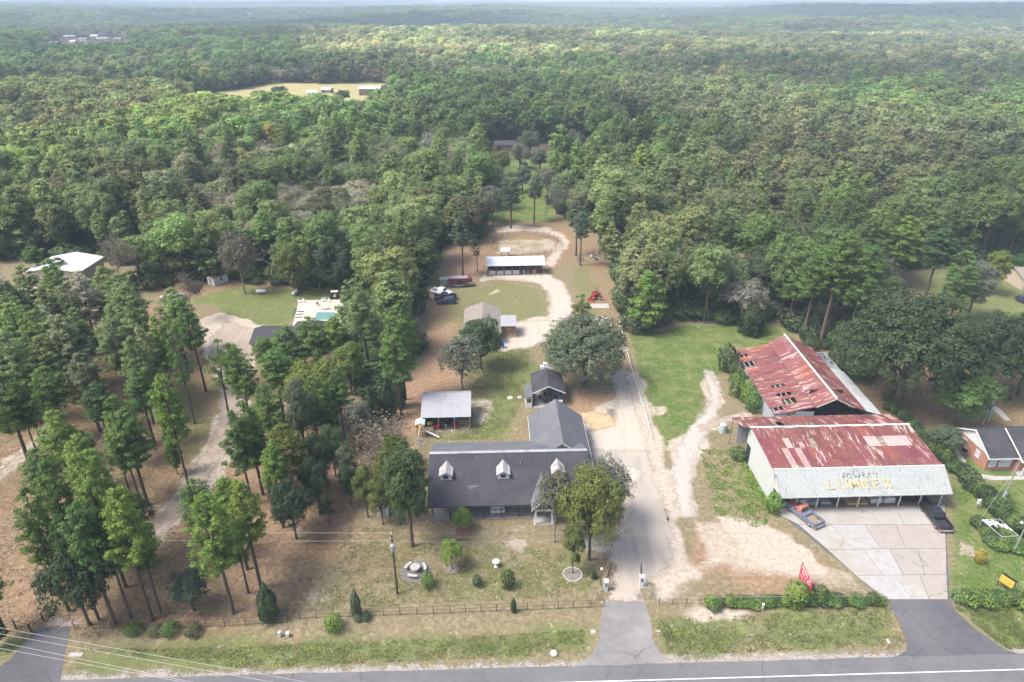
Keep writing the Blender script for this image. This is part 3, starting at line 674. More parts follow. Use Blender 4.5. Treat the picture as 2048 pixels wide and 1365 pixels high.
TI = dict(pine=(.122, .200, .050), pine_l=(.178, .265, .054), pine_d=(.074, .132, .046), oak=(.084, .128, .048), oak_d=(.055, .084, .038), olive=(.145, .175, .046),
          grey=(.17, .18, .125), brown=(.17, .145, .105), yg=(.17, .21, .045), yel=(.34, .29, .05), lime=(.17, .26, .05), greygreen=(.125, .155, .09), deadc=(.28, .26, .24))
def jit(c, rng, a=.12):
    b = rng.uniform(1-a, 1+a); h = rng.normal(0, a*.4); return [c[0]*b*(1+h), c[1]*b, c[2]*b*(1-h)]
trng = np.random.default_rng(7); PLACED = []
def put_tree(kind, X, Y, h, wid, tint, label, cat='tree', name=None, group=None, parts=True, var=None, z=None, fixed=False):
    P = PROTO[kind]; p = P[var if var is not None else trng.integers(len(P))]
    sz = h/p['h']; sx = (wid/p['w']) if wid else sz; sx = min(max(sx, sz*.5), sz*2.4)
    z = tz(X, Y) if z is None else z; rz = trng.uniform(0, 6.28)
    nm = name or {'pine': 'pine_tree', 'sparse_pine': 'pine_tree', 'young_pine': 'pine_tree', 'bush': 'shrub', 'cedar': 'cedar_tree', 'thin_tree': 'thin_tree', 'dead_tree': 'dead_tree'}.get(kind, 'oak_tree')
    col = list(tint) if fixed else jit(tint, trng)
    if parts:
        r = thing(nm, label, cat, (X, Y, z), rz, group); r.scale = (sx, sx, sz)
        for k in ('trunk', 'crown'):
            o = bpy.data.objects.new(k if cat != 'shrub' or k == 'trunk' else 'foliage', p[k]); COL.objects.link(o); o.parent = r; o['tint'] = col
    else:
        r = bpy.data.objects.new(nm, p['joint']); COL.objects.link(r); r.location = (X, Y, z); r.rotation_euler.z = rz; r.scale = (sx, sx, sz); r['tint'] = col
        tag(r, label, cat, group)
    PLACED.append((X, Y, max(1.5, (wid or p['w']*sx)*.33)))
    return r
def T(kind, bx, by, ty, wpx, tint, label, **kw):
    X, Y = G(bx, by); h = max(1.0, HT(bx, by, ty)); wid = wpx/PPM(X, Y, h*.7)
    return put_tree(kind, X, Y, h, wid, TI[tint], label, **kw)
# ------------------------------------------------------------------ single trees and shrubs one can point to
T('pine', 588, 775, 655, 84, 'pine', 'pine with round bright crown before the dark pool house roof')
T('pine', 640, 770, 640, 86, 'pine', 'dense pine hiding the middle of the pool house')
T('pine', 676, 765, 640, 76, 'pine_l', 'light pine at the right end of the pool house')
T('oak', 612, 735, 672, 70, 'grey', 'greyish low tree against the pool house wall')
T('oak', 545, 745, 672, 64, 'pine', 'leafy tree at the left corner of the pool house')
T('tall_oak', 704, 790, 680, 60, 'yg', 'pale leafy tree between the pool house and the boundary pines')
T('pine', 480, 790, 690, 60, 'pine', 'slim pine at the right side of the sand pad')
T('pine', 388, 1012, 752, 88, 'pine_l', 'tall pine with long bare trunk standing on the edge of the sandy drive', var=2)
T('pine', 412, 783, 604, 72, 'pine', 'pine with slim bare trunk where the sandy drive meets the sand pad')
T('sparse_pine', 390, 848, 668, 60, 'pine', 'narrow pine with foliage low down its trunk left of the sandy drive bend')
T('young_pine', 356, 950, 850, 38, 'pine', 'short thin pine with a white base beside the tallest drive pine')
T('pine', 296, 1010, 828, 105, 'pine', 'wide dark pine leaning over two thin trunks left of the sandy drive')
T('pine', 281, 1004, 835, 70, 'pine', 'pine squeezed behind the wide dark pine left of the drive')
T('pine', 262, 994, 850, 60, 'pine_l', 'light pine with hidden trunk at the left of the drive trio')
T('pine', 66, 945, 752, 118, 'pine', 'broad rounded pine rising from the reddish path at the left edge')
T('pine', 84, 933, 775, 62, 'pine_d', 'slender pine just right of the broad pine on the reddish path')
T('pine', 85, 890, 750, 60, 'pine_d', 'dark pine behind the reddish path at the left edge')
T('pine', 150, 990, 830, 96, 'pine_l', 'bright green pine between the reddish path and the grove')
T('pine', 195, 985, 865, 85, 'pine', 'pine with bushy low crown in the middle of the open straw ground')
T('pine', 240, 1110, 905, 96, 'pine_l', 'bright topped pine above the oak and the asphalt apron')
T('pine', 231, 1250, 1010, 110, 'pine', 'leaning pine beside the dark oak near the front fence')
T('pine', 305, 1242, 985, 118, 'pine_l', 'big pine with thick trunk by the front fence left of the property')
T('pine', 262, 1236, 1030, 80, 'pine_d', 'darker pine between the leaning pine and the big fence pine')
T('oak', 179, 1251, 1105, 125, 'oak_d', 'dark round oak overhanging the dark asphalt apron')
T('pine', 10, 1262, 1125, 95, 'pine', 'pine cut by the left picture edge above the power lines')
T('young_pine', -5, 1290, 1190, 60, 'pine_d', 'low dark pine under the edge pine by the left driveway gate')
T('pine', 467, 1227, 1000, 118, 'pine_l', 'leaning pine with crown over the drive, in front of the fence bushes')
T('sparse_pine', 497, 1186, 1050, 70, 'pine', 'thin pine with dead white twigs in the straw ground')
T('oak', 388, 1222, 1145, 78, 'greygreen', 'small dull green oak by the front fence')
T('pine', 522, 1175, 975, 100, 'pine_l', 'pine with bright crown left of the fence corner')
T('pine', 430, 1120, 965, 90, 'pine', 'pine with dense bright top right of the sandy drive')
T('pine', 526, 990, 810, 90, 'pine', 'twin trunked pine with wide bright crown right of the sandy drive')
T('pine', 539, 987, 850, 60, 'pine_d', 'darker pine tucked behind the twin trunked pine')
T('pine', 567, 1056, 895, 80, 'pine_l', 'pine with straight trunk in the reddish straw beside the dark oak')
T('pine', 585, 1016, 850, 100, 'yg', 'yellow green pine with fan shaped crown right of the sandy drive')
T('pine', 570, 849, 700, 92, 'pine', 'pine in front of the pool house roof')
T('sparse_pine', 462, 850, 685, 75, 'pine', 'open crowned pine standing in the sandy drive bend')
T('pine', 505, 860, 700, 80, 'pine', 'pine right of the open crowned pine at the drive bend')
T('tall_oak', 615, 928, 745, 62, 'greygreen', 'slim grey green tree with thin trunk beside the yellow green tree')
T('oak', 629, 861, 725, 110, 'yg', 'yellow green leafy tree with dark forked trunk left of the boundary')
T('tall_oak', 661, 846, 715, 80, 'yg', 'pale leafy tree touching the left property line')
T('oak', 593, 1078, 960, 82, 'oak_d', 'dark dense oak beside the left property line')
T('oak', 640, 985, 870, 70, 'oak_d', 'dark oak crossing the left property line')
T('tall_oak', 610, 970, 900, 44, 'oak_d', 'small dark tree with a bleached branch left of the property line')
T('oak', 703, 1011, 930, 42, 'oak_d', 'small dark oak with slim trunk in the bare yard left of the house')
T('tall_oak', 659, 1049, 985, 30, 'oak', 'very small dark tree right of the dense boundary oak')
T('thin_tree', 750, 955, 836, 128, 'brown', 'bare grey brown tree with fine twigs left of the house')
T('tall_oak', 766, 1049, 945, 52, 'olive', 'thin olive tree in front of the white garden shed')
T('tall_oak', 825, 1093, 882, 100, 'oak', 'tall dense oak at the left corner of the main house')
T('oak', 800, 1050, 872, 70, 'olive', 'olive leaved oak behind the tall dense oak')
T('cedar', 541, 1240, 1170, 48, 'oak', 'cone shaped dark cedar at the front fence corner')
T('tall_oak', 1145, 1147, 1040, 44, 'olive', 'small leafy tree at the foot of the olive oak with a stone ring')
T('oak', 1178, 1120, 935, 125, 'olive', 'olive green oak spreading over the gravel driveway')
T('grey_oak', 1108, 1085, 945, 78, 'grey', 'pale grey tree in front of the house porch gable')
T('grey_oak', 1205, 1050, 925, 105, 'grey', 'pale grey spreading tree at the right end of the house')
T('oak', 926, 1062, 1021, 42, 'lime', 'lime green round tree in a brick ring before the porch')
T('oak', 904, 1138, 1082, 45, 'pine_l', 'small bushy tree in a mulch ring in the front yard')
T('bush', 855, 1174, 1144, 28, 'pine_l', 'clipped round shrub nearest the picnic table', cat='shrub')
T('bush', 1016, 1175, 1141, 29, 'oak', 'clipped round shrub standing alone in the middle of the front lawn', cat='shrub')
T('bush', 955, 1172, 1150, 14, 'oak', 'small red flowering rose bush between the two round shrubs', cat='shrub')
T('cedar', 1027, 1225, 1196, 12, 'oak', 'tiny slim cedar at the front fence below the lone round shrub', cat='shrub')
T('cedar', 714, 1232, 1180, 20, 'greygreen', 'slim feathery cedar at the front fence left of the pole', cat='shrub')
T('bush', 668, 1256, 1228, 38, 'pine_l', 'low bright green bush outside the front fence', cat='shrub')
T('cedar', 1188, 1158, 1140, 13, 'oak_d', 'small dark cone shrub beside the driveway lamp', cat='shrub')
# behind the house
T('big_oak', 1168, 772, 648, 172, 'greygreen', 'large grey green live oak shading the gravel driveway behind the pavilion')
T('sparse_pine', 1162, 700, 590, 66, 'olive', 'open crowned pine poking above the large live oak')
T('grey_oak', 925, 780, 672, 92, 'grey', 'greyish round oak just behind the implement shed')
T('oak', 963, 738, 634, 86, 'oak', 'dark green oak beside the workshop wall')
T('pine', 926, 552, 425, 62, 'greygreen', 'tall twin pine above the horse trailer')
T('sparse_pine', 955, 545, 475, 26, 'greygreen', 'small thin pine left of the stable')
T('pine', 1152, 512, 405, 56, 'greygreen', 'pine with two bare trunks right of the round pen')
T('pine', 1160, 532, 425, 50, 'greygreen', 'pine just in front of the two trunked pine by the round pen')
T('pine', 1022, 457, 348, 58, 'greygreen', 'tall dark pine behind the round pen, left one of two')
T('pine', 1068, 446, 352, 50, 'greygreen', 'tall dark pine behind the round pen, right one of two')
T('oak', 985, 448, 372, 52, 'grey', 'pale olive oak at the lawn behind the round pen')
T('thin_tree', 1112, 435, 372, 46, 'grey', 'thin pale tree at the right edge of the lawn behind the pen')
for k, (x, y, ty, wd, kd, c, lb) in enumerate([(1040, 338, 288, 40, 'oak', 'grey', 'dull oak standing alone in the back clearing'), (1080, 345, 296, 42, 'tall_oak', 'greygreen', 'taller grey green oak near the dark car of the back clearing'),
    (1128, 342, 280, 46, 'oak', 'oak', 'dark oak at the right side of the back clearing'), (1005, 352, 300, 36, 'oak', 'olive', 'olive oak at the left side of the back clearing'), (1150, 318, 262, 44, 'grey_oak', 'grey', 'pale tree at the far right of the back clearing'),
    (1060, 312, 262, 44, 'oak', 'greygreen', 'oak behind the dark car of the back clearing'), (1092, 440, 376, 40, 'thin_tree', 'grey', 'thin pale tree on the lawn behind the pen, right of the two dark pines'), (985, 398, 330, 44, 'oak', 'greygreen', 'green oak standing at the left edge of the lawn behind the pen'), (1095, 398, 335, 44, 'oak', 'grey', 'dull oak standing at the right edge of the lawn behind the pen'), (1045, 385, 330, 38, 'tall_oak', 'greygreen', 'slim oak in the middle of the lawn behind the pen'), (1000, 420, 350, 44, 'grey_oak', 'grey', 'pale grey tree on the lawn behind the pen, left of the two dark pines')]):
    T(kd, x, y, ty, wd, c, lb)
for k, (x, y, ty, wd, kd, c, lb) in enumerate([(120, 1040, 900, 92, 'pine', 'pine', 'full pine on the open straw ground between the edge path and the fence'), (205, 1060, 880, 100, 'pine', 'pine_l', 'tall light pine rising behind the dark apron oak'), 
    (270, 930, 795, 84, 'pine', 'pine', 'full crowned pine above the straw ground left of the drive'), (225, 905, 775, 88, 'pine', 'pine_d', 'dark pine at the lower edge of the open grove'), (310, 890, 745, 84, 'pine', 'pine', 'pine at the right lower corner of the open grove'), (130, 880, 735, 90, 'pine', 'pine', 'pine beside the upper end of the reddish path'), (30, 850, 700, 100, 'pine', 'pine_d', 'dark pine at the left edge above the reddish path'),
    (350, 800, 640, 80, 'pine', 'pine_l', 'light pine at the right side of the open grove'), (495, 1140, 960, 92, 'pine', 'pine_l', 'light pine behind the leaning fence pine'), (505, 1010, 830, 84, 'pine', 'pine', 'pine left of the twin trunked pine'), (640, 905, 760, 84, 'pine', 'pine', 'pine in the brown clearing left of the boundary'), (560, 930, 775, 80, 'pine', 'pine', 'pine behind the yellow green fan pine'), (690, 880, 745, 70, 'pine', 'pine', 'pine standing on the left property line')]):
    T(kd, x, y, ty, wd, c, lb)
for k, (x, y, ty, wd, kd, c, lb) in enumerate([(138, 1222, 985, 96, 'pine', 'pine', 'pine left of the dark apron oak'), (198, 1240, 1030, 84, 'pine', 'pine_d', 'dark pine directly behind the apron oak'), (172, 1165, 935, 100, 'pine', 'pine', 'pine rising over the apron oak from the straw ground'),
    (252, 1175, 915, 104, 'pine', 'pine_l', 'light pine at the heart of the lower left clump'), (322, 1225, 1055, 78, 'pine', 'pine', 'pine at the right side of the lower left clump'), (215, 1150, 985, 84, 'oak', 'oak_d', 'dark oak filling the lower left clump'), (290, 1130, 985, 84, 'oak', 'oak', 'green oak in the lower left clump beside the drive mouth'),
    (672, 955, 850, 56, 'oak', 'oak', 'dark leafy oak on the left boundary beside the bare grey tree'), (700, 985, 885, 48, 'tall_oak', 'greygreen', 'small grey green tree below the bare grey tree'), (640, 1030, 915, 56, 'oak', 'oak_d', 'dark oak above the dense boundary oak'), (736, 1035, 925, 44, 'tall_oak', 'olive', 'olive tree left of the white garden shed'), (722, 900, 800, 60, 'oak', 'grey', 'greyish tree between the cedars and the bare grey tree'), (665, 900, 790, 60, 'pine', 'pine', 'pine on the boundary above the bare grey tree'),
    (400, 215, 192, 34, 'oak', 'oak', 'oak at the far left end of the distant yellow field'), (470, 214, 190, 34, 'oak', 'olive', 'olive oak near the left of the distant yellow field'), (505, 222, 196, 34, 'oak', 'oak', 'oak before the middle of the distant yellow field'), (545, 222, 196, 34, 'pine', 'pine', 'pine before the middle of the distant yellow field'), (610, 234, 206, 34, 'oak', 'oak_d', 'dark oak before the low white shed of the distant field'), (650, 228, 200, 34, 'oak', 'oak', 'oak before the grey roofed shelter of the distant field'), (705, 232, 204, 34, 'pine', 'pine', 'pine before the distant white roofed barn'), (775, 215, 185, 36, 'oak', 'oak', 'oak at the right end of the distant yellow field'),
    (445, 205, 186, 30, 'oak', 'oak', 'round oak standing alone at the left of the distant yellow field'), (520, 202, 180, 34, 'oak', 'oak_d', 'dark oak in the middle of the distant yellow field'), (560, 195, 172, 32, 'oak', 'oak', 'oak at the back of the distant yellow field'), (590, 214, 190, 30, 'oak', 'olive', 'olive oak in front of the distant yellow field'), (688, 205, 180, 30, 'oak', 'oak', 'oak left of the distant white roofed barn'), (480, 226, 203, 30, 'pine', 'pine', 'pine before the left end of the distant yellow field')]):
    T(kd, x, y, ty, wd, c, lb)
# boundary strip
T('pine', 803, 830, 640, 88, 'pine', 'tall boundary pine with leaning pale trunk')
T('pine', 811, 800, 612, 84, 'pine', 'tall boundary pine with straight pale trunk')
T('cedar', 746, 850, 780, 52, 'oak_d', 'dense dark cedar inside the left property line')
T('cedar', 778, 838, 762, 40, 'oak_d', 'dark cedar under the tall boundary pines')
T('cedar', 800, 815, 745, 34, 'oak', 'narrow cedar at the foot of the straight pale pine trunk')
# right side
T('big_oak', 1792, 815, 600, 250, 'oak_d', 'huge dark green oak beside the red roofed barn')
T('oak', 1700, 735, 640, 90, 'oak', 'oak between the barn and the huge oak')
T('oak', 1905, 855, 742, 122, 'pine', 'fresh green tree beside the sidewalk behind the brick house')
T('big_oak', 1968, 790, 638, 150, 'oak_d', 'dark grey green oak right of the huge oak')
T('big_oak', 2035, 790, 625, 120, 'oak_d', 'dark oak at the right picture edge')
T('tall_oak', 1886, 905, 852, 64, 'greygreen', 'small grey green tree left of the brick house')
T('pine', 1845, 612, 458, 92, 'pine_d', 'dark pine with stout trunk left of the clearing on the right')
T('pine', 1775, 575, 436, 100, 'pine_l', 'bright topped pine above the pale bare tree')
T('pine', 1895, 655, 508, 86, 'pine', 'blue green pine in front of the clearing on the right')
T('tall_oak', 1933, 640, 515, 70, 'grey', 'mixed grey green tree right of the blue green pine')
T('tall_oak', 1975, 590, 495, 50, 'yg', 'yellow topped tree at the clearing on the right')
T('thin_tree', 1780, 600, 535, 52, 'brown', 'pale leafless round tree among the dark woods')
T('pine', 1640, 690, 470, 118, 'pine', 'great bushy pine behind the red roofed barn')
T('pine', 1605, 680, 510, 105, 'pine', 'bushy pine left of the great pine behind the barn')
T('pine', 1690, 700, 500, 95, 'pine', 'bushy pine right of the great pine behind the barn')
T('pine', 1575, 655, 540, 74, 'pine', 'pine at the lawn corner behind the barn')
T('young_pine', 1290, 665, 548, 82, 'pine_l', 'light green young pine at the corner of the lawn')
T('cedar', 1500, 668, 606, 62, 'oak_d', 'dark rounded bush at the bulge of the lawn edge')
T('dead_tree', 548, 560, 468, 48, 'deadc', 'bleached dead conifer behind the propane tanks')
T('dead_tree', 640, 580, 500, 52, 'deadc', 'bleached dead tree with fine branches behind the pool')
T('thin_tree', 385, 640, 540, 60, 'brown', 'pale olive thin tree beside the white flatbed truck')
T('grey_oak', 490, 588, 470, 75, 'brown', 'olive brown oak above the left propane tank')
T('oak', 597, 590, 480, 66, 'olive', 'olive brown oak above the right propane tank')
T('oak', 678, 582, 485, 84, 'oak_d', 'dark oak above the golf cart')
T('thin_tree', 245, 590, 470, 70, 'brown', 'bare pale tree right of the big metal building')
T('pine', 85, 560, 495, 62, 'pine', 'pine in front of the roof of the big metal building')
T('young_pine', 128, 565, 518, 40, 'greygreen', 'small pine against the big metal roof')
# shrubs round the barn and fences
for k, (x, y, ty, wd, c, lb) in enumerate([
    (1452, 742, 690, 40, 'oak', 'shrub at the torn left corner of the barn roof'), (1470, 760, 720, 28, 'oak', 'shrub against the barn wall under the roof hole'),
    (1474, 792, 742, 40, 'pine', 'tall shrub halfway along the barn wall'), (1492, 805, 762, 30, 'pine_l', 'bright shrub halfway along the barn wall'),
    (1504, 822, 784, 34, 'pine', 'shrub at the front corner of the barn wall'), (1522, 812, 790, 24, 'pine_l', 'vine clump on the barn roof corner'),
    (1475, 918, 895, 36, 'pine', 'weedy shrub at the rear doorway of the lumber shop'), (1545, 1025, 985, 34, 'lime', 'bright green shrub at the front corner of the lumber shop'),
    (1530, 712, 686, 28, 'pine_l', 'green vine shrub behind the barn roof'), (1957, 1125, 1100, 20, 'yel', 'yellowish shrub beside the broken concrete patch'),
    (1772, 820, 806, 18, 'oak', 'small shrub at the right barn corner'), (1590, 1210, 1165, 46, 'pine_l', 'bushy shrub under the red sign'), (1635, 1206, 1172, 36, 'pine', 'bushy shrub right of the red sign')]):
    T('bush', x, y, ty, wd, c, lb, cat='shrub')
# hedge rows grown through the fences: each clump a shrub
def row_of(pts, n, h, wpx, tint, label, group, jitp=3, kind='bush'):
    pts = [G(*p) for p in pts]; L = [0]
    for a, b in zip(pts, pts[1:]): L.append(L[-1]+math.dist(a, b))
    for k in range(n):
        s = L[-1]*(k+.5)/n+trng.uniform(-.3, .3); s = min(max(s, 0), L[-1]-1e-3)
        i = max(j for j in range(len(L)-1) if L[j] <= s); t = (s-L[i])/(L[i+1]-L[i])
        x = pts[i][0]+(pts[i+1][0]-pts[i][0])*t+trng.normal(0, .25); y = pts[i][1]+(pts[i+1][1]-pts[i][1])*t+trng.normal(0, .25)
        put_tree(kind, x, y, h*trng.uniform(.7, 1.35), wpx*trng.uniform(.8, 1.3), TI[tint] if isinstance(tint, str) else TI[tint[k % len(tint)]], label, cat='shrub', group=group)
row_of([(1415, 1212), (1560, 1209), (1765, 1207)], 34, 1.15, 1.6, ('pine_l', 'oak', 'pine'), 'vine clump grown over the fence left of the dark asphalt apron', 'vine clumps on the fence left of the lumber apron')
row_of([(1912, 1207), (2060, 1209)], 13, 1.6, 2.1, ('pine', 'oak', 'pine_l'), 'vine clump grown over the fence behind the yellow sign', 'vine clumps on the fence right of the lumber apron')
row_of([(1775, 800), (1812, 850), (1850, 893), (1895, 930), (1935, 965), (1975, 1010), (2000, 1045)], 34, 2.0, 2.2, ('oak', 'pine', 'oak_d'), 'leafy clump on the fence between the lumber shop and the brick house', 'leafy fence line beside the lumber shop')
row_of([(1985, 1010), (2020, 1050), (2060, 1075)], 12, 2.2, 2.6, ('oak', 'pine', 'pine_l'), 'leafy clump around the metal frame at the right edge', 'leafy clumps round the metal frame')
row_of([(1960, 1050), (1990, 1095), (2045, 1110)], 12, 1.3, 2.0, ('oak', 'pine', 'pine_l'), 'low leafy clump in front of the metal frame', 'low leafy clumps before the metal frame')
row_of([(250, 1260), (330, 1262), (400, 1262)], 4, 1.2, 1.8, ('pine', 'greygreen'), 'dull green bush along the front fence under the left pines', 'bushes along the front fence under the left pines')
row_of([(700, 1238), (740, 1236)], 2, 1.2, 1.4, ('greygreen', 'oak'), 'weedy clump on the front fence left of the utility pole', 'weedy clumps on the front fence')

# ------------------------------------------------------------------ woods
FOREST = [
    [(-400, 575), (40, 520), (205, 560), (235, 592), (330, 580), (420, 566), (560, 574), (700, 585), (722, 610), (700, 660), (705, 760), (770, 812), (812, 800), (828, 690), (838, 610), (856, 560), (880, 500), (965, 480), (972, 440), (975, 380), (965, 300), (960, 5), (-400, 5)],
    [(955, 5), (960, 292), (985, 288), (1180, 292), (1175, 360), (1105, 365), (1118, 435), (1185, 452), (1212, 505), (1235, 570), (1262, 668), (1330, 655), (1440, 646), (1500, 662), (1560, 645), (1600, 700), (1700, 720), (1740, 620), (1780, 560), (1850, 535), (2500, 520), (2500, 5)],
    [(1650, 740), (1690, 700), (1740, 650), (1760, 680), (1720, 770)],
]
GROVE = [[(-300, 690), (40, 690), (150, 668), (330, 690), (400, 690), (380, 740), (330, 850), (200, 880), (120, 900), (60, 830), (-300, 900)]]
CLEAR = [[(350, 246), (575, 252), (640, 244), (690, 254), (795, 252), (775, 170), (540, 170), (380, 196)], [(-100, 262), (70, 256), (76, 224), (-100, 222)], [(1240, 312), (1300, 312), (1300, 246), (1243, 246)],
    [(990, 350), (1170, 355), (1165, 306), (1000, 306)], [(970, 440), (1112, 440), (1108, 345), (972, 345)], [(80, 570), (215, 570), (215, 525), (60, 525)],
    [(75, 110), (150, 113), (275, 106), (240, 66), (120, 66)], [(1840, 640), (2500, 660), (2500, 540), (1850, 545)], [(1928, 252), (1985, 252), (1980, 205), (1930, 205)],
    [(980, 300), (1060, 300), (1030, 280), (985, 280)], [(-300, 640), (100, 640), (90, 575), (-300, 575)], [(700, 190), (780, 190), (770, 168), (700, 168)], [(390, 700), (530, 700), (530, 600), (395, 600)]]
def in_any(x, y, polys):
    r = np.zeros(x.shape, bool)
    for p in polys: r |= inpoly(x, y, p)
    return r
frng = np.random.default_rng(11)
def scatter(step, y0, y1, halfk=.83, jitter=.42):
    xs_ = np.arange(-y1*halfk-30, y1*halfk+30, step); ys_ = np.arange(y0, y1, step); X, Y = np.meshgrid(xs_, ys_)
    X = X+(np.arange(X.shape[0]) % 2)[:, None]*step*.5; X = X+frng.uniform(-jitter, jitter, X.shape)*step; Y = Y+frng.uniform(-jitter, jitter, Y.shape)*step
    X = X.ravel(); Y = Y.ravel(); k = np.abs(X) < Y*halfk+30; return X[k], Y[k]
def zone_mix(X, Y):
    """which kind grows where, its colour brightened by painted sunlight in the lit bands: 0 pine, 1 oak, 2 thin grey; returns kind and tint arrays"""
    n = len(X); px, py = TOPX(X, Y); r = frng.random(n)
    cl = fbm(X/55+9, Y/55+3, 3, 21); cl2 = fbm(X/35, Y/35, 3, 22)
    pineness = np.full(n, .45)
    pineness = np.where((px < 420) & (py > 235), .88, pineness)
    pineness = np.where((px < 700) & (py > 200) & (py < 330) & (px < 2300-6.4*py), .9, pineness)
    pineness = np.where((px > 1180) & (py > 330), .90, pineness)
    pineness = np.where((px > 1700) & (py > 250), .85, pineness)
    pineness = np.where((px > 400) & (px < 1180) & (py > 300), .42, pineness)
    pineness = np.where((px > 690) & (px < 900) & (py > 520), .92, pineness)
    pineness = np.where(py < 215, .36, pineness)
    kind = np.where(r < np.clip(pineness+(cl-.5)*1.3, .04, .97), 0, np.where(frng.random(n) < np.where(pineness > .8, .35, .22+(cl2-.5)*.9), 2, 1))
    g2 = (px < 930) & (py > 430) & (py < 610) & (kind != 0) & (frng.random(n) < .5); kind[g2] = 2
    g3 = (py < 215) & (frng.random(n) < .25); kind[g3] = 2
    T_ = np.zeros((n, 3))
    b = frng.uniform(.68, 1.35, n)
    pg = np.array(TI['pine']); pl = np.array(TI['pine_l']); od = np.array(TI['oak']); ol = np.array([.145, .175, .075]); gr = np.array([.22, .215, .16]); br = np.array([.29, .25, .20])
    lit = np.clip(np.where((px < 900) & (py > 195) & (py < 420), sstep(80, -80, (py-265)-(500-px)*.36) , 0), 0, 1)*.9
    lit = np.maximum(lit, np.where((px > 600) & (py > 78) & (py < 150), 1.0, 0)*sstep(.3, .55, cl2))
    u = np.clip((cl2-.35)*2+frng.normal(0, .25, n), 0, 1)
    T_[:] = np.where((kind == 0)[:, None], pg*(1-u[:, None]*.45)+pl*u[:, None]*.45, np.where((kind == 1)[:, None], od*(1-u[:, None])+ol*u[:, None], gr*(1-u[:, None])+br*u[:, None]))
    farlit = (py < 160)[:, None]; T_ = T_*(1-lit[:, None]*.75)+np.where(farlit, np.array([.38, .38, .18]), np.array([.29, .36, .07]))*lit[:, None]*.75  # sunlight painted into the tints of the lit bands: cream far off, lime nearer
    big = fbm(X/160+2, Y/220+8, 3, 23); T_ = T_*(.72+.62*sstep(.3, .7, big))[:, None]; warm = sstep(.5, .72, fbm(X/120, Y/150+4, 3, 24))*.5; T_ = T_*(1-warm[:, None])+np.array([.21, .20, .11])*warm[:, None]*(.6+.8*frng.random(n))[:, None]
    yel = frng.random(n) < .007; T_[yel] = np.array([.34, .33, .06])
    T_ = T_*.88+T_.mean(1)[:, None]*np.array([.27, .27, .16]); T_ *= 1.08
    return kind, T_*b[:, None]*(1+frng.normal(0, .05, (n, 3)))
X, Y = scatter(6.3, 90, 620); px, py = TOPX(X, Y)
keep = in_any(px, py, FOREST) & ~in_any(px, py, CLEAR)
Xg, Yg = scatter(5.4, 70, 170); pg_, qg_ = TOPX(Xg, Yg); kg = in_any(pg_, qg_, GROVE)
nG = int(kg.sum())
X = np.concatenate([X[keep], Xg[kg]]); Y = np.concatenate([Y[keep], Yg[kg]]); ingrove = np.arange(len(X)) >= keep.sum()
# keep off the trees already placed
PL = np.array(PLACED); ok = np.ones(len(X), bool)
for (a, b, r) in PLACED: ok &= np.hypot(X-a, Y-b) > min(r+1.2, 4.2)
for bx0, bx1, by0, by1 in [(42, 64, 92, 122), (-125, -98, 158, 176)]: ok &= ~((X > bx0) & (X < bx1) & (Y > by0) & (Y < by1))
X, Y, ingrove = X[ok], Y[ok], ingrove[ok]
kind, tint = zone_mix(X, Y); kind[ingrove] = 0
strip = (np.abs(X+26) < 14) & (Y < 215) & (Y > 95)
order = np.argsort(np.hypot(X, Y)); cnt = {0: 0, 1: 0, 2: 0}; LIM = {0: 225, 1: 235, 2: 110}; solo = np.zeros(len(X), bool)
NMX = {0: 'pine', 1: 'oak', 2: 'thin tree'}
def zone_of(px, py, i):
    if ingrove[i]: return 'left grove', 'the open grove left of the sandy drive'
    if strip[i]: return 'boundary strip', 'the strip along the left boundary'
    if px < 740: return 'left woods', 'the woods behind the pool'
    if px < 1180: return 'back woods', 'the woods behind the round pen'
    return 'right woods', 'the woods behind the barn'
vis = np.zeros(len(X), bool)
pxa, pya = TOPX(X, Y, 8.0); vis = (pxa > -60) & (pxa < 2110) & (pya < 1400)
for i in order:
    k = int(kind[i])
    if not vis[i] or cnt[k] >= LIM[k]: continue
    cnt[k] += 1; solo[i] = True
    zn, zt = zone_of(pxa[i], pya[i], i); near = math.hypot(X[i], Y[i]) < 215
    h = trng.uniform(12.5, 20.5) if k == 0 else trng.uniform(8.5, 15) if k == 1 else trng.uniform(8, 13)
    if ingrove[i]: h = trng.uniform(14, 18)
    pk = ['pine', 'oak', 'thin_tree'][k]
    if k == 0 and not ingrove[i]:
        q_ = trng.random()
        if q_ < .55: pk = 'dome_pine'
        elif q_ < .75: pk = 'young_pine'; h *= .85
    if k == 2 and trng.random() < .75: pk = 'grey_oak'
    wid = PROTO[pk][0]['w']*h/PROTO[pk][0]['h']*trng.uniform(.8, 1.3)*(1.1 if not ingrove[i] else 1.2)
    nm = {'pine': 'pine_tree', 'young_pine': 'pine_tree', 'dome_pine': 'pine_tree', 'oak': 'oak_tree', 'thin_tree': 'thin_tree', 'grey_oak': 'thin_tree'}[pk]
    lum = float(tint[i][1]); tone = 'light' if lum > .20 else 'dark' if lum < .13 else 'green' if k < 2 else 'grey'; mid_ = 0; size_ = 'tall' if h > {0: 17, 1: 12.5, 2: 11}[k] else 'short' if h < {0: 14.5, 1: 10.5, 2: 9.5}[k] else 'middling'
    row = 'front rows of ' if math.hypot(X[i], Y[i]) < (130 if ingrove[i] else 190) else 'deeper part of '
    adj = size_+' '+tone+' '+{0: 'pine', 1: 'oak', 2: 'thin tree'}[k]+' in the '+row
    put_tree(pk, float(X[i]), float(Y[i]), h, wid, tuple(float(q) for q in tint[i]), adj+zt, name=nm, group=f'{NMX[k]}s of the {zn}', parts=near, fixed=True)
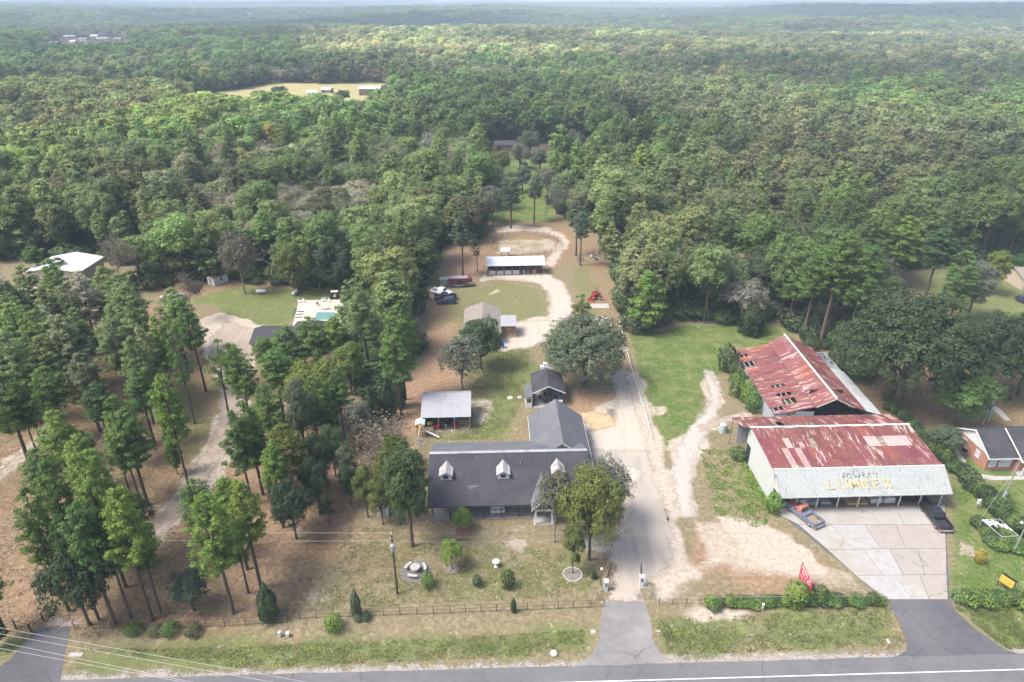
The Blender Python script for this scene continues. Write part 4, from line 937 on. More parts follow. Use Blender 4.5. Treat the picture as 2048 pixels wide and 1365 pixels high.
# the rest of the woods, one mass of trees
fc = bpy.data.collections.new('forest_tree_kinds'); order_ = []
for key in ('pine', 'young_pine', 'dome_pine', 'far_pine', 'oak', 'far_oak', 'grey_oak', 'far_thin', 'bush'):
    for p in PROTO[key]: order_.append((key, p))
for i, (key, p) in enumerate(order_):
    o = bpy.data.objects.new('tree_kind_%03d' % i, p['joint']); fc.objects.link(o)
IDX = {}
for i, (key, p) in enumerate(order_): IDX.setdefault(key, []).append(i)
P_, S_, R_, I_, T_ = [], [], [], [], []
def addpts(X, Y, kind, tint, detail, hs=1.0, ws=1.0):
    Z = terrain(X, Y)
    for k in (0, 1, 2):
        m = kind == k; n = int(m.sum())
        if not n: continue
        keys = {0: (['pine', 'young_pine', 'dome_pine', 'dome_pine'] if detail else ['far_pine']), 1: (['oak'] if detail else ['far_oak']), 2: (['grey_oak'] if detail else ['far_thin'])}[k]
        ids = np.array([q for ky in keys for q in IDX[ky]]); hh = {0: 17.5, 1: 12.5, 2: 11}[k]
        h = frng.uniform(.68, 1.25, n)*hh*hs; ii = ids[frng.integers(0, len(ids), n)]
        base = np.array([order_[q][1]['h'] for q in range(len(order_))])[ii]; sz = h/base
        P_.append(np.stack([X[m], Y[m], Z[m]], 1)); S_.append(np.stack([sz*ws*frng.uniform(.95, 1.25, n)]*2+[sz], 1)); S_[-1][:, 1] = S_[-1][:, 0]
        R_.append(frng.uniform(0, 6.28, n)); I_.append(ii); T_.append(tint[m])
rest = ~solo; near_rest = rest & (np.hypot(X, Y) < 330)
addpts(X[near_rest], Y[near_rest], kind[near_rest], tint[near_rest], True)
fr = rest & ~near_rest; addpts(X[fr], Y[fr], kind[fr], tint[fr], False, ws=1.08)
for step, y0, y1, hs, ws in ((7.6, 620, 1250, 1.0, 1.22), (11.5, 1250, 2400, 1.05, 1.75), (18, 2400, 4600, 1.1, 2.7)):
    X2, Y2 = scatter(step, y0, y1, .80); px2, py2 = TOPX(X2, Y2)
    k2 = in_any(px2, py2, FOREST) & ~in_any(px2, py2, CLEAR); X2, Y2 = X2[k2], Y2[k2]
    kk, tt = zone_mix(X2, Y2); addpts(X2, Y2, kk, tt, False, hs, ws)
# undergrowth below the woods, near rows only
Xu, Yu = scatter(3.6, 95, 300); pu, qu = TOPX(Xu, Yu); ku = in_any(pu, qu, FOREST) & ~in_any(pu, qu, CLEAR)
for (a, b, c, d) in [(42, 64, 92, 122), (-125, -98, 158, 176)]: ku &= ~((Xu > a) & (Xu < b) & (Yu > c) & (Yu < d))
Xu, Yu = Xu[ku], Yu[ku]; n = len(Xu); ii = np.array(IDX['bush'])[frng.integers(0, len(IDX['bush']), n)]; sz = frng.uniform(.7, 2.3, n)
und = (np.stack([Xu, Yu, terrain(Xu, Yu)], 1), np.stack([sz*frng.uniform(.9, 1.5, n)]*2+[sz], 1), frng.uniform(0, 6.28, n), ii, np.array(TI['oak'])[None]*frng.uniform(.6, 1.3, n)[:, None]*(1+frng.normal(0, .1, (n, 3))))
und[1][:, 1] = und[1][:, 0]
def gn_tree(coll):
    t = bpy.data.node_groups.new('tree_scatter', 'GeometryNodeTree')
    t.interface.new_socket('Geometry', in_out='INPUT', socket_type='NodeSocketGeometry'); t.interface.new_socket('Geometry', in_out='OUTPUT', socket_type='NodeSocketGeometry')
    i = t.nodes.new('NodeGroupInput'); o = t.nodes.new('NodeGroupOutput'); ip = t.nodes.new('GeometryNodeInstanceOnPoints'); ci = t.nodes.new('GeometryNodeCollectionInfo')
    ci.inputs[0].default_value = coll; ci.inputs[1].default_value = True; ci.inputs[2].default_value = True
    def attr(nm, ty):
        a = t.nodes.new('GeometryNodeInputNamedAttribute'); a.data_type = ty; a.inputs[0].default_value = nm; return a.outputs[0]
    t.links.new(i.outputs[0], ip.inputs['Points']); t.links.new(ci.outputs[0], ip.inputs['Instance']); ip.inputs['Pick Instance'].default_value = True
    t.links.new(attr('idx', 'INT'), ip.inputs['Instance Index'])
    cx = t.nodes.new('ShaderNodeCombineXYZ'); t.links.new(attr('rz', 'FLOAT'), cx.inputs[2])
    e = t.nodes.new('FunctionNodeEulerToRotation'); t.links.new(cx.outputs[0], e.inputs[0]); t.links.new(e.outputs[0], ip.inputs['Rotation'])
    t.links.new(attr('sc', 'FLOAT_VECTOR'), ip.inputs['Scale']); t.links.new(ip.outputs[0], o.inputs[0]); return t
NG = gn_tree(fc)
def scatter_obj(name, P, S, R, I, Tt, label):
    me = bpy.data.meshes.new(name); me.vertices.add(len(P)); me.vertices.foreach_set('co', P.astype(np.float32).ravel())
    for nm, ty, a, k in (('sc', 'FLOAT_VECTOR', S, 'vector'), ('rz', 'FLOAT', R, 'value'), ('idx', 'INT', I, 'value')):
        at = me.attributes.new(nm, ty, 'POINT'); at.data.foreach_set(k, np.ascontiguousarray(a, np.int32 if ty == 'INT' else np.float32).ravel())
    at = me.attributes.new('tint', 'FLOAT_COLOR', 'POINT'); at.data.foreach_set('color', np.concatenate([np.clip(Tt, 0, 1), np.ones((len(Tt), 1))], 1).astype(np.float32).ravel())
    o = bpy.data.objects.new(name, me); COL.objects.link(o); md = o.modifiers.new('scatter', 'NODES'); md.node_group = NG
    return tag(o, label, kind='stuff')
print('forest points', sum(len(p) for p in P_), 'solo', int(solo.sum()), 'under', n)
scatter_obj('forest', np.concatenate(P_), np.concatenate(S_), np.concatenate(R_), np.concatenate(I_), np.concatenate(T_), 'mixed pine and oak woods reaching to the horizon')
scatter_obj('undergrowth', *und, 'dark undergrowth below the woods')
# ------------------------------------------------------------------ building materials
def corr(name, c1, c2, c3, axis=0, pitch=5.0, rough=.55, metal=.0, tinted=False, streak=(2.2, .25), thr=(.50, .60), amount=1.0, c4=None):
    """corrugated sheet: ribs across 'axis', paint worn off in streaks that run down the sheet"""
    m, t, b = newmat(name); p = opos(t); w_ = wpos(t)
    s = scaled(t, w_, *( (streak[0], streak[1], streak[1]) if axis == 0 else (streak[1], streak[0], streak[1]) ))
    n = noise(t, 1.0, 6, .72, s); n2 = noise(t, .35, 4, .6, w_); n3 = noise(t, 3.5, 4, .7, w_)
    c = ramp(t, n3, [(.3, c1), (.7, c2)])
    if tinted:
        a = t.nodes.new('ShaderNodeAttribute'); a.attribute_type = 'OBJECT'; a.attribute_name = 'tint'; c = mixc(t, 1, c, a.outputs['Color'], 'MULTIPLY')
    f = ramp(t, math_(t, 'ADD', math_(t, 'MULTIPLY', n, .7), math_(t, 'MULTIPLY', n2, .3)), [(thr[0], (0, 0, 0)), (thr[1], (amount,)*3)])
    c = mixc(t, f, c, c3)
    if c4: c = mixc(t, ramp(t, noise(t, 1.7, 5, .75, s), [(.58, (0, 0, 0)), (.66, (.9, .9, .9))]), c, c4)
    t.links.new(c, b.inputs['Base Color']); b.inputs['Roughness'].default_value = rough; b.inputs['Metallic'].default_value = metal; b.inputs['Specular IOR Level'].default_value = .35
    wv = nd(t, 'ShaderNodeTexWave', Scale=pitch); wv.bands_direction = 'X' if axis == 0 else 'Y'; t.links.new(p, wv.inputs['Vector'])
    addbump(t, b, wv.outputs[0], .5, .03); return m
M['rust_roof'] = corr('red_oxide_roof_sheet', (.125, .036, .036), (.19, .064, .060), (.40, .33, .28), 0, 4, tinted=True, thr=(.545, .585), streak=(2.6, .30), c4=(.30, .13, .085))
M['rust_roof_x'] = corr('red_oxide_barn_sheet', (.130, .037, .038), (.20, .068, .064), (.38, .30, .27), 1, 4, tinted=True, thr=(.54, .585), streak=(2.6, .30), c4=(.32, .13, .08))
M['canopy'] = corr('weathered_white_canopy_sheet', (.25, .27, .255), (.36, .375, .355), (.11, .12, .12), 0, 4, thr=(.52, .66), streak=(3.4, .6), amount=.6)
M['shed_roof'] = corr('grey_shed_roof_sheet', (.27, .27, .285), (.36, .36, .375), (.24, .17, .14), 0, 5, thr=(.55, .66), streak=(1.6, .5), amount=.6, metal=.1)
M['pale_roof'] = corr('pale_stable_roof_sheet', (.47, .485, .49), (.56, .57, .58), (.48, .50, .49), 0, 5, thr=(.58, .72), streak=(1.2, .6), amount=.6)
M['pale_roof_x'] = corr('pale_side_roof_sheet', (.44, .455, .47), (.54, .55, .56), (.40, .42, .42), 1, 5, thr=(.58, .72), streak=(1.2, .6), amount=.6)
M['grey_sheet'] = corr('grey_wall_sheet', (.30, .33, .36), (.40, .43, .46), (.22, .23, .25), 0, 5, thr=(.52, .66), streak=(2, .5), amount=.6)
M['grey_sheet_x'] = corr('grey_wall_sheet_side', (.30, .33, .36), (.40, .43, .46), (.22, .23, .25), 1, 5, thr=(.52, .66), streak=(2, .5), amount=.6)
M['pale_sheet_x'] = corr('pale_wing_sheet', (.40, .42, .42), (.52, .54, .53), (.26, .24, .22), 1, 4, thr=(.52, .64), streak=(2.4, .4), amount=.7)
M['whitewall'] = corr('white_wall_sheet', (.44, .455, .44), (.55, .56, .54), (.42, .43, .40), 1, 5, thr=(.56, .68), streak=(.6, 1.6), amount=.6)
M['siding'] = stain('tan_siding', (.36, .30, .23), (.44, .375, .29), 2, .8)
def brickmat(name, c1, c2, mortar):
    m, t, b = newmat(name); p = opos(t); br = nd(t, 'ShaderNodeTexBrick', Scale=4.5); br.inputs['Color1'].default_value = (*c1, 1); br.inputs['Color2'].default_value = (*c2, 1); br.inputs['Mortar'].default_value = (*mortar, 1)
    s = t.nodes.new('ShaderNodeSeparateXYZ'); t.links.new(p, s.inputs[0]); cx = t.nodes.new('ShaderNodeCombineXYZ'); t.links.new(math_(t, 'ADD', s.outputs[0], s.outputs[1]), cx.inputs[0]); t.links.new(s.outputs[2], cx.inputs[1]); t.links.new(cx.outputs[0], br.inputs[0])
    c = mixc(t, ramp(t, noise(t, 2, 4, .6, p), [(.4, (0, 0, 0)), (.7, (.5, .5, .5))]), br.outputs[0], tuple(x*.7 for x in c1)); t.links.new(c, b.inputs['Base Color']); b.inputs['Roughness'].default_value = .9; return m
M['brick'] = brickmat('red_brick', (.30, .11, .07), (.38, .17, .11), (.35, .30, .26))
M['tanbrick'] = brickmat('tan_brick', (.34, .26, .18), (.42, .33, .24), (.42, .38, .33))
M['curtain'] = flat('window_with_pale_curtain', (.45, .50, .55), .2)

def window(parent, x, y, z, w_, h, face='-y', fr='white', pane='glass', mull=True):
    """frame with its panes; face is the outward direction"""
    f = MB(); t = .06
    def bx(mb, a0, a1, z0, z1, d0, d1, m=0):
        if face in ('-y', '+y'):
            s = -1 if face == '-y' else 1; ya, yb = sorted((y+s*d0, y+s*d1)); mb.box(x+a0, x+a1, ya, yb, z0, z1, m)
        else:
            s = -1 if face == '-x' else 1; xa, xb = sorted((x+s*d0, x+s*d1)); mb.box(xa, xb, y+a0, y+a1, z0, z1, m)
    bx(f, -w_/2-t, w_/2+t, z-t, z, .0, .06); bx(f, -w_/2-t, w_/2+t, z+h, z+h+t, .0, .06)
    bx(f, -w_/2-t, -w_/2, z, z+h, 0, .06); bx(f, w_/2, w_/2+t, z, z+h, 0, .06)
    o = f.build('window', M[fr], parent)
    rows = 2 if mull else 1
    for r in range(rows):
        p = MB(); bx(p, -w_/2+.01, w_/2-.01, z+h*r/rows+(.03 if r else 0), z+h*(r+1)/rows-.02, .01, .03); p.build('pane', M[pane], o)
    return o
def shingle_courses(parent, a, b, c, d, mat, name='roof_slope', course=.28, th=.025, lap=.02):
    """a roof plane of overlapping shingle courses between eave a-b and ridge d-c"""
    a, b, c, d = map(Vector, (a, b, c, d)); n = max(2, int((d-a).length/course)); mb = MB(); up = (b-a).cross(d-a).normalized()
    if up.z < 0: up = -up
    for k in range(n):
        t0, t1 = k/n, (k+1)/n; p0 = a.lerp(d, t0); p1 = b.lerp(c, t0); p2 = b.lerp(c, t1); p3 = a.lerp(d, t1); lo, hi = up*th, up*.0
        mb.add([p0, p1, p2, p3, p0+lo, p1+lo, p2+hi+up*.002, p3+hi+up*.002], [(4, 5, 6, 7), (0, 1, 5, 4), (0, 4, 7, 3), (1, 2, 6, 5)])
    o = mb.build(name, mat, parent); o['kind'] = 'stuff'; return o
def roof_sheets(parent, a, b, c, d, nx, ny, mat, name='panel', tint=None, skip=None, th=.03, rng=None, lift=.03):
    """roof of single metal sheets: nx along the eave, ny up the slope; each its own object"""
    a, b, c, d = map(Vector, (a, b, c, d)); rng = rng or random; out = []
    for i in range(nx):
        for j in range(ny):
            if skip and skip(i, j): continue
            u0, u1 = i/nx, (i+1)/nx; v0, v1 = j/ny, (j+1)/ny
            P = lambda u, v: (a.lerp(b, u)).lerp(d.lerp(c, u), v)
            up = (b-a).cross(d-a).normalized(); up = up if up.z > 0 else -up
            off = up*(lift*(j % 2)+.018*(i % 2)+rng.uniform(0, .012)); e = .03
            q = [P(u0-e/10/nx, v0-e*.4), P(u1+e/10/nx, v0-e*.4), P(u1+e/10/nx, v1), P(u0-e/10/nx, v1)]; k = [0]*4
            if rng.random() < .06: off = off+up*.03
            ctr = sum(q, Vector())/4
            mb = MB(); mb.slab([p+off-ctr for p in q], th*.5); o = mb.build(name, mat, parent, ctr)
            tv = tint(i, j) if tint else rng.uniform(.82, 1.15); o['tint'] = list(tv) if isinstance(tv, (tuple, list)) else [tv, tv*rng.uniform(.9, 1.1), tv*rng.uniform(.9, 1.1)]
            out.append(o)
    return out
def posts(parent, pts, z0, z1, w_, mat, name='post'):
    for (x, y) in pts:
        zz = z1 if not callable(z1) else z1(x, y); MB().box(x-w_/2, x+w_/2, y-w_/2, y+w_/2, z0, zz).build(name, mat, parent)

# ------------------------------------------------------------------ main house
H = thing('ranch_house', 'long low house with dark shingle roof, three dormers and a grey garage wing', 'house', (-11.2, 74.5, 0), .036)
L = 22.0; EY, BY, RY, KY = -.9, 2.2, 6.6, 13.9; EZ, BZ, RZ_, KZ = 2.75, 3.95, 6.3, 3.0
MB().box(.3, L-.3, 1.9, 13.2, 0, 2.9).prism([(1.9, 2.9), (6.6, 6.05), (13.2, 2.9)], .3, L-.3, axis='x').build('wall', M['tanbrick'], H)
MB().box(-.1, L+.1, -.4, 1.9, 0, .10).build('porch_floor', stain('grey_porch_slab', (.20, .195, .19), (.27, .265, .255), 2, .8), H)
shingle_courses(H, (-.5, EY, EZ), (L+.4, EY, EZ), (L+.4, BY, BZ), (-.5, BY, BZ), M['shingle'], 'porch_roof_slope')
shingle_courses(H, (-.5, BY, BZ), (L+.4, BY, BZ), (L+.4, RY, RZ_), (-.5, RY, RZ_), M['shingle'], 'front_roof_slope')
shingle_courses(H, (-.5, KY, KZ), (L+.4, KY, KZ), (L+.4, RY, RZ_), (-.5, RY, RZ_), M['shingle_grey'], 'rear_roof_slope')
MB().slab([(-.5, EY, EZ-.01), (L+.4, EY, EZ-.01), (L+.4, BY, BZ-.01), (-.5, BY, BZ-.01)], .12).slab([(-.5, BY, BZ-.01), (L+.4, BY, BZ-.01), (L+.4, RY, RZ_-.01), (-.5, RY, RZ_-.01)], .12).slab([(-.5, RY, RZ_-.01), (L+.4, RY, RZ_-.01), (L+.4, KY, KZ-.01), (-.5, KY, KZ-.01)], .12).build('roof_deck', M['shingle'], H)
MB().slab([(-.5, RY-.14, RZ_+.0), (L+.4, RY-.14, RZ_+.0), (L+.4, RY+.1, RZ_+.07), (-.5, RY+.1, RZ_+.07)], .05).slab([(-.5, RY+.1, RZ_+.07), (L+.4, RY+.1, RZ_+.07), (L+.4, RY+.75, RZ_-.2), (-.5, RY+.75, RZ_-.2)], .05).build('ridge_cap', M['galv'], H)
MB().box(-.5, L+.4, EY-.04, EY, EZ-.14, EZ+.02).build('gutter', M['black_metal'], H)
posts(H, [(.2+2.38*k, -.3) for k in range(7)], .14, 2.7, .13, M['black_metal'])
MB().box(.1, 15.0, -.34, -.26, 2.55, 2.75).build('porch_beam', M['black_metal'], H)
for x, w_, pn in ((2.2, 1.6, 'glass'), (7.4, 1.2, 'glass'), (10.6, 1.2, 'curtain'), (19.2, 1.8, 'glass')): window(H, x, 1.9, 1.0, w_, 1.3, '-y', pane=pn)
d_ = MB().box(4.2, 6.1, 1.82, 1.9, .14, 2.2).build('door', M['wood'], H); MB().cbox(5.9, 1.79, 1.1, .05, .05, .2).build('handle', M['steel'], d_)
fb = MB().box(8.2, 10.2, .6, 1.2, .14, .55).box(8.2, 10.2, 1.15, 1.25, .55, 1.0).box(8.2, 8.3, .6, 1.2, .55, .8).box(10.1, 10.2, .6, 1.2, .55, .8).build('porch_bench', M['white']); fb.location = (-11.2, 74.5, 0); fb.rotation_euler.z = .036; tag(fb, 'white bench on the front porch of the main house', 'bench')
def dormer(x):
    d = MB(); y0 = 2.9; zf = BZ+(y0-BY)*(RZ_-BZ)/(RY-BY); hw = .8; ze = zf+1.0; zp = ze+.42; yb = BY+(ze-BZ)*(RY-BY)/(RZ_-BZ)+.1; yp = BY+(zp-BZ)*(RY-BY)/(RZ_-BZ)+.05
    o = d.box(x-hw, x+hw, y0, yb, zf-.3, ze).build('dormer', M['white'], H)
    MB().prism([(x-hw, ze), (x, zp-.04), (x+hw, ze)], y0+.02, y0+.1).build('gable', M['white'], o)
    for s in (-1, 1):
        e = hw+.22
        MB().slab([(x+s*e, y0-.25, ze-.16), (x, y0-.25, zp+.03), (x, yp, zp+.03), (x+s*e, yb+.25, ze-.16)], .06).build('dormer_roof', M['metal_dormer'], o)
    f = MB().box(x-.42, x+.42, y0-.04, y0, zf+.2, zf+.9).build('window_frame', M['white'], o)
    for j in range(2): MB().box(x-.36, x+.36, y0-.06, y0-.042, zf+.26+j*.31, zf+.53+j*.31).build('pane', M['glass'], o)
    return o
M['metal_dormer'] = corr('grey_dormer_sheet', (.30, .29, .29), (.38, .37, .36), (.24, .22, .21), 1, 6, metal=.1)
for x in (2.0, 10.1, 17.9): dormer(x)
# entry gable
ex = 15.55; e = MB().box(ex-1.25, ex+1.25, -2.1, 2.0, 2.55, 2.85).build('entry_beam', M['white'], H)
for s in (-1, 1): MB().slab([(ex+s*1.75, -2.5, 2.95), (ex, -2.5, 4.75), (ex, 4.3, 4.75), (ex+s*1.75, .4, 2.95)] , .1).build('entry_roof', M['shingle_grey'], H)
MB().prism([(ex-1.3, 2.9), (ex, 4.45), (ex+1.3, 2.9)], -2.12, -2.0).build('entry_gable', M['dark'], H)
for s in (-1, 1): MB().slab([(ex+s*1.78, -2.53, 2.86), (ex, -2.53, 4.66), (ex, -2.53, 4.84), (ex+s*1.78, -2.53, 3.04)], .05).build('entry_trim', M['white'], H)
MB().box(ex-1.4, ex+1.4, -2.1, -.5, 0, .13).build('entry_floor', M['concrete'], H)
posts(H, [(ex-1.15, -1.95), (ex+1.15, -1.95)], .13, 2.55, .28, M['white'], 'entry_column')
# garage wing
gx0, gx1, gp, gy0, gy1 = 14.6, 23.6, 19.1, 8.3, 21.0
MB().box(gx0+.4, gx1-.4, gy0+.3, gy1-.4, 0, 3.0).prism([(gx0+.4, 3.0), (gp, 6.15), (gx1-.4, 3.0)], gy0+.3, gy1-.4).build('garage_wall', M['siding'], H)
shingle_courses(H, (gx0, gy1, 2.95), (gx0, gy0, 2.95), (gp, gy0, 6.35), (gp, gy1, 6.35), M['shingle_grey'], 'garage_roof_slope')
shingle_courses(H, (gx1, gy0, 2.95), (gx1, gy1, 2.95), (gp, gy1, 6.35), (gp, gy0, 6.35), M['shingle_grey'], 'garage_roof_slope')
MB().slab([(gx0, gy0, 2.93), (gx0, gy1, 2.93), (gp, gy1, 6.33), (gp, gy0, 6.33)], .12).slab([(gx1, gy0, 2.93), (gx1, gy1, 2.93), (gp, gy1, 6.33), (gp, gy0, 6.33)], .12).build('garage_roof_deck', M['shingle_grey'], H)
MB().box(gx0-.06, gx0, gy0, gy1, 2.78, 2.96).box(gx1, gx1+.06, gy0, gy1, 2.78, 2.96).slab([(gx1+.05, gy0-.05, 2.82), (gp, gy0-.05, 6.22), (gp, gy0-.05, 6.42), (gx1+.05, gy0-.05, 3.02)], .06).build('garage_trim', M['white'], H)
for k in range(2): MB().box(gx1-.4, gx1-.34, 10+k*5, 13.4+k*5, 0, 2.3).build('garage_door', M['white'], H)
for x_, y_ in ((12.6, 4.9), (6.4, 5.6), (16.9, 5.3)): zz = BZ+(y_-BY)*(RZ_-BZ)/(RY-BY); MB().tube((x_, y_, zz-.1), (x_, y_, zz+.35), .07, n=8).build('vent_pipe', M['galv'], H)
an = thing('roof_antenna', 'thin television antenna standing on the dark roof', 'antenna', (-5.4, 75.3, 3.1)); MB().tube((0, 0, 0), (0, 0, 2.0), .03).build('mast', M['steel'], an); MB().tube((-.7, 0, 1.9), (.7, 0, 1.9), .025).tube((-.4, -.4, 1.6), (.4, .4, 1.6), .02).tube((-.5, -.2, 1.75), (.5, .2, 1.75), .02).build('arms', M['steel'], an)

# ------------------------------------------------------------------ pavilion
Pv = thing('garden_pavilion', 'small open gabled pavilion with dark roof, white trim and chimney', 'pavilion', (6.5, 104.6, 0), .03)
MB().box(-2.7, 2.8, -1.2, 6.2, 0, .12).build('floor', M['concrete'], Pv)
for s in (-1, 1):
    shingle_courses(Pv, (s*2.95, -.7, 2.75), (s*2.95, 6.4, 2.75), (0, 6.4, 4.15), (0, -.7, 4.15), M['shingle'], 'roof_slope')
    MB().slab([(s*2.95, -.7, 2.73), (s*2.95, 6.4, 2.73), (0, 6.4, 4.13), (0, -.7, 4.13)], .1).build('roof_deck', M['shingle'], Pv)
    MB().slab([(s*3.0, -.76, 2.62), (0, -.76, 4.04), (0, -.76, 4.22), (s*3.0, -.76, 2.80)], .06).build('gable_trim', M['white'], Pv)
    posts(Pv, [(s*2.55, -.4), (s*2.55, 3)], .12, 2.7, .18, M['black_metal'])
MB().box(-2.6, 2.6, 6.0, 6.15, .12, 2.75).prism([(-2.6, 2.75), (0, 4.0), (2.6, 2.75)], 6.0, 6.15).build('back_wall', M['wood'], Pv)
MB().box(-1.0, 1.0, 6.15, 7.0, 0, 4.3).box(-.5, .5, 6.2, 6.9, 4.3, 4.9).build('chimney', M['white'], Pv)
Ax = MB().box(-4.1, -2.95, -1.0, 1.6, 0, 2.1).build('annex', M['white'], Pv); MB().slab([(-4.25, -1.15, 2.1), (-2.9, -1.15, 2.45), (-2.9, 3.2, 2.45), (-4.25, 3.2, 2.1)], .08).build('annex_roof', M['shingle_grey'], Ax); window(Pv, -3.5, -1.0, 1.2, .6, .55, '-y', 'black')
ot = thing('outdoor_table', 'dark dining table and bench in the open pavilion', 'table', (6.5, 104.6, .12), .03); MB().box(-.9, .9, .6, 1.8, .70, .78).build('tabletop', M['wood'], ot)
for x in (-.75, .75):
    for y in (.7, 1.7): MB().box(x-.05, x+.05, y-.05, y+.05, 0, .7).build('leg', M['black_metal'], ot)
for k, (x, y) in enumerate([(-.5, .2), (.5, .2), (-.5, 2.2), (.5, 2.2), (-1.4, 1.2), (1.4, 1.2)]):
    c = thing('dining_chair', 'dark chair round the dining table in the open pavilion', 'chair', (6.5+x, 104.6+y, .12), .03, 'pavilion dining chairs'); MB().box(-.22, .22, -.22, .22, .42, .47).build('seat', M['black'], c); MB().box(-.22, .22, (-.24 if y < 1 else .2), (-.2 if y < 1 else .24), .47, .95).build('backrest', M['black'], c)
    for a in (-.18, .18):
        for b in (-.18, .18): MB().box(a-.02, a+.02, b-.02, b+.02, 0, .42).build('leg', M['black'], c)
gl = thing('patio_grill', 'covered grill at the right corner of the open pavilion', 'grill', (8.6, 104.0, .12)); MB().box(-.45, .45, -.3, .3, .1, .85).build('cabinet', M['black'], gl); MB().lathe([(.3, -.45), (.3, .45)], 12, (0, 0, .9), axis='x').build('lid', M['galv'], gl)

# ------------------------------------------------------------------ implement shed
Sh = thing('implement_shed', 'open fronted shed with corrugated grey roof streaked with rust', 'shed', (-15.1, 96.9, 0), .045)
random.seed(3)
rt = lambda i, j: (1.0, .86, .82) if (i < 4 and random.random() < .7) else (random.uniform(.9, 1.08),)*3
roof_sheets(Sh, (-.2, -.9, 2.75), (8.2, -.9, 2.75), (8.2, 5.0, 4.0), (-.2, 5.0, 4.0), 10, 2, M['shed_roof'], tint=lambda i, j: rt(i, j))
MB().slab([(-.2, 5.0, 4.02), (8.2, 5.0, 4.02), (8.2, 6.1, 3.6), (-.2, 6.1, 3.6)], .04).build('rear_roof_slope', M['metal_dormer'], Sh)
MB().box(-.2, 8.2, 4.9, 5.12, 4.02, 4.09).build('ridge_cap', M['galv'], Sh)
MB().box(0, 8, 5.8, 5.9, 0, 3.6).box(0, .08, .2, 5.8, 0, 2.9).build('wall', M['wood'], Sh)
posts(Sh, [(.1, -.4), (2.7, -.4), (5.4, -.4), (7.9, -.4), (7.9, 5.6)], 0, 2.72, .14, M['wood_tan'])
MB().box(-.3, 8.6, -1.3, 5.8, 0, .05).build('floor', M['gravel_grey'], Sh)
def shedw(x, y): c, s = math.cos(.045), math.sin(.045); return (-15.1+x*c-y*s, 96.9+x*s+y*c)
def mower(x, y, z, rz, col, label, nm='riding_mower'):
    r = thing(nm, label, 'mower', (x, y, z), rz); MB().box(-.45, .45, -.9, -.1, .3, .72).build('hood', col, r, bevel=.05); MB().box(-.4, .4, -.1, .8, .28, .42).build('deck', M['black'], r)
    MB().box(-.22, .22, .3, .7, .42, .58).box(-.22, .22, .62, .74, .55, .95).build('seat', M['black'], r)
    for sx in (-.45, .45):
        MB().lathe([(0, -.08), (.2, -.08), (.2, .08), (0, .08)], 12, (sx, -.7, .2), axis='x').build('wheel', M['rubber'], r); MB().lathe([(0, -.12), (.3, -.12), (.3, .12), (0, .12)], 12, (sx, .55, .3), axis='x').build('wheel', M['rubber'], r)
    return r
mower(*shedw(2.4, .4), .05, 0, M['red'], 'red riding mower at the front of the open shed'); mower(*shedw(5.0, 1.0), .05, .9, M['red'], 'second red riding mower parked askew in the open shed')
M['yellow'] = flat('yellow_plastic', (.48, .35, .06), .5); M['blue'] = flat('blue_plastic', (.04, .16, .5), .5)
mower(*shedw(1.0, 1.3), .05, .3, M['yellow'], 'yellow yard cart parked at the left end of the open shed', 'yard_cart')
x, y = shedw(5.3, 1.9); b_ = MB().lathe([(0, 0), (.55, 0), (.6, .5), (.55, 1.0), (0, 1.0)], 16).build('blue_tub', M['blue']); b_.location = (x, y, .05); tag(b_, 'blue plastic tub behind the mowers in the shed', 'tub')
x, y = shedw(3.9, .2); b_ = MB().lathe([(0, 0), (.16, 0), (.2, .4), (0, .4)], 12).build('bucket', M['white']); b_.location = (x, y, .05); tag(b_, 'white bucket between the two red mowers', 'bucket')
x, y = shedw(6.7, .9)
pl = thing('lumber_pile', 'jumble of boards stacked at the right end of the shed', 'wood pile', (x, y, .05))
for k in range(10): MB().cbox(random.uniform(-.3, .3), random.uniform(-.3, .3), .08+.07*k, 1.8, .18, .05, rz=random.uniform(-.6, .6)).build('plank', M['wood_tan'] if k % 2 else M['wood'], pl)
# playset
px0, py0 = G(842, 872)
Ps = thing('playset', 'wooden playset with pale roof, slide and swing beam beside the shed', 'playset', (px0, py0, 0), .03)
for a in (-.6, .6):
    for b in (-.6, .6): MB().box(a-.05, a+.05, b-.05, b+.05, 0, 2.7).build('post', M['wood_tan'], Ps)
MB().box(-.65, .65, -.65, .65, 1.35, 1.42).build('platform', M['wood_tan'], Ps); MB().box(-.65, .65, -.68, -.63, 1.45, 2.0).box(-.68, -.63, -.65, .65, 1.45, 2.0).build('railing', M['wood_tan'], Ps)
M['mint'] = flat('mint_canvas', (.38, .52, .48), .8)
for s in (-1, 1): MB().slab([(s*.8, -.8, 2.65), (s*.8, .8, 2.65), (0, .8, 3.05), (0, -.8, 3.05)], .03).build('canopy', M['mint'], Ps)
MB().slab([(.65, -.1, 1.42), (.65, -.55, 1.42), (3.1, -1.0, .2), (3.1, -.55, .2)], .05).box(.6, .62, -.6, -.05, 1.4, 1.6).build('slide', M['white'], Ps)
MB().box(-.06, .06, -4.4, -.6, 2.25, 2.37).build('swing_beam', M['wood_tan'], Ps)
for s in (-.9, .9): MB().tube((0, -4.2, 2.3), (s, -4.3, 0), .05).build('leg', M['wood_tan'], Ps)
for y in (-1.8, -3.2):
    o = MB().box(-.14, .14, y-.25, y+.25, .5, .54).build('swing', M['blue'], Ps); MB().tube((0, y-.2, .54), (0, y-.2, 2.25), .012, n=4).tube((0, y+.2, .54), (0, y+.2, 2.25), .012, n=4).build('chain', M['steel'], o)

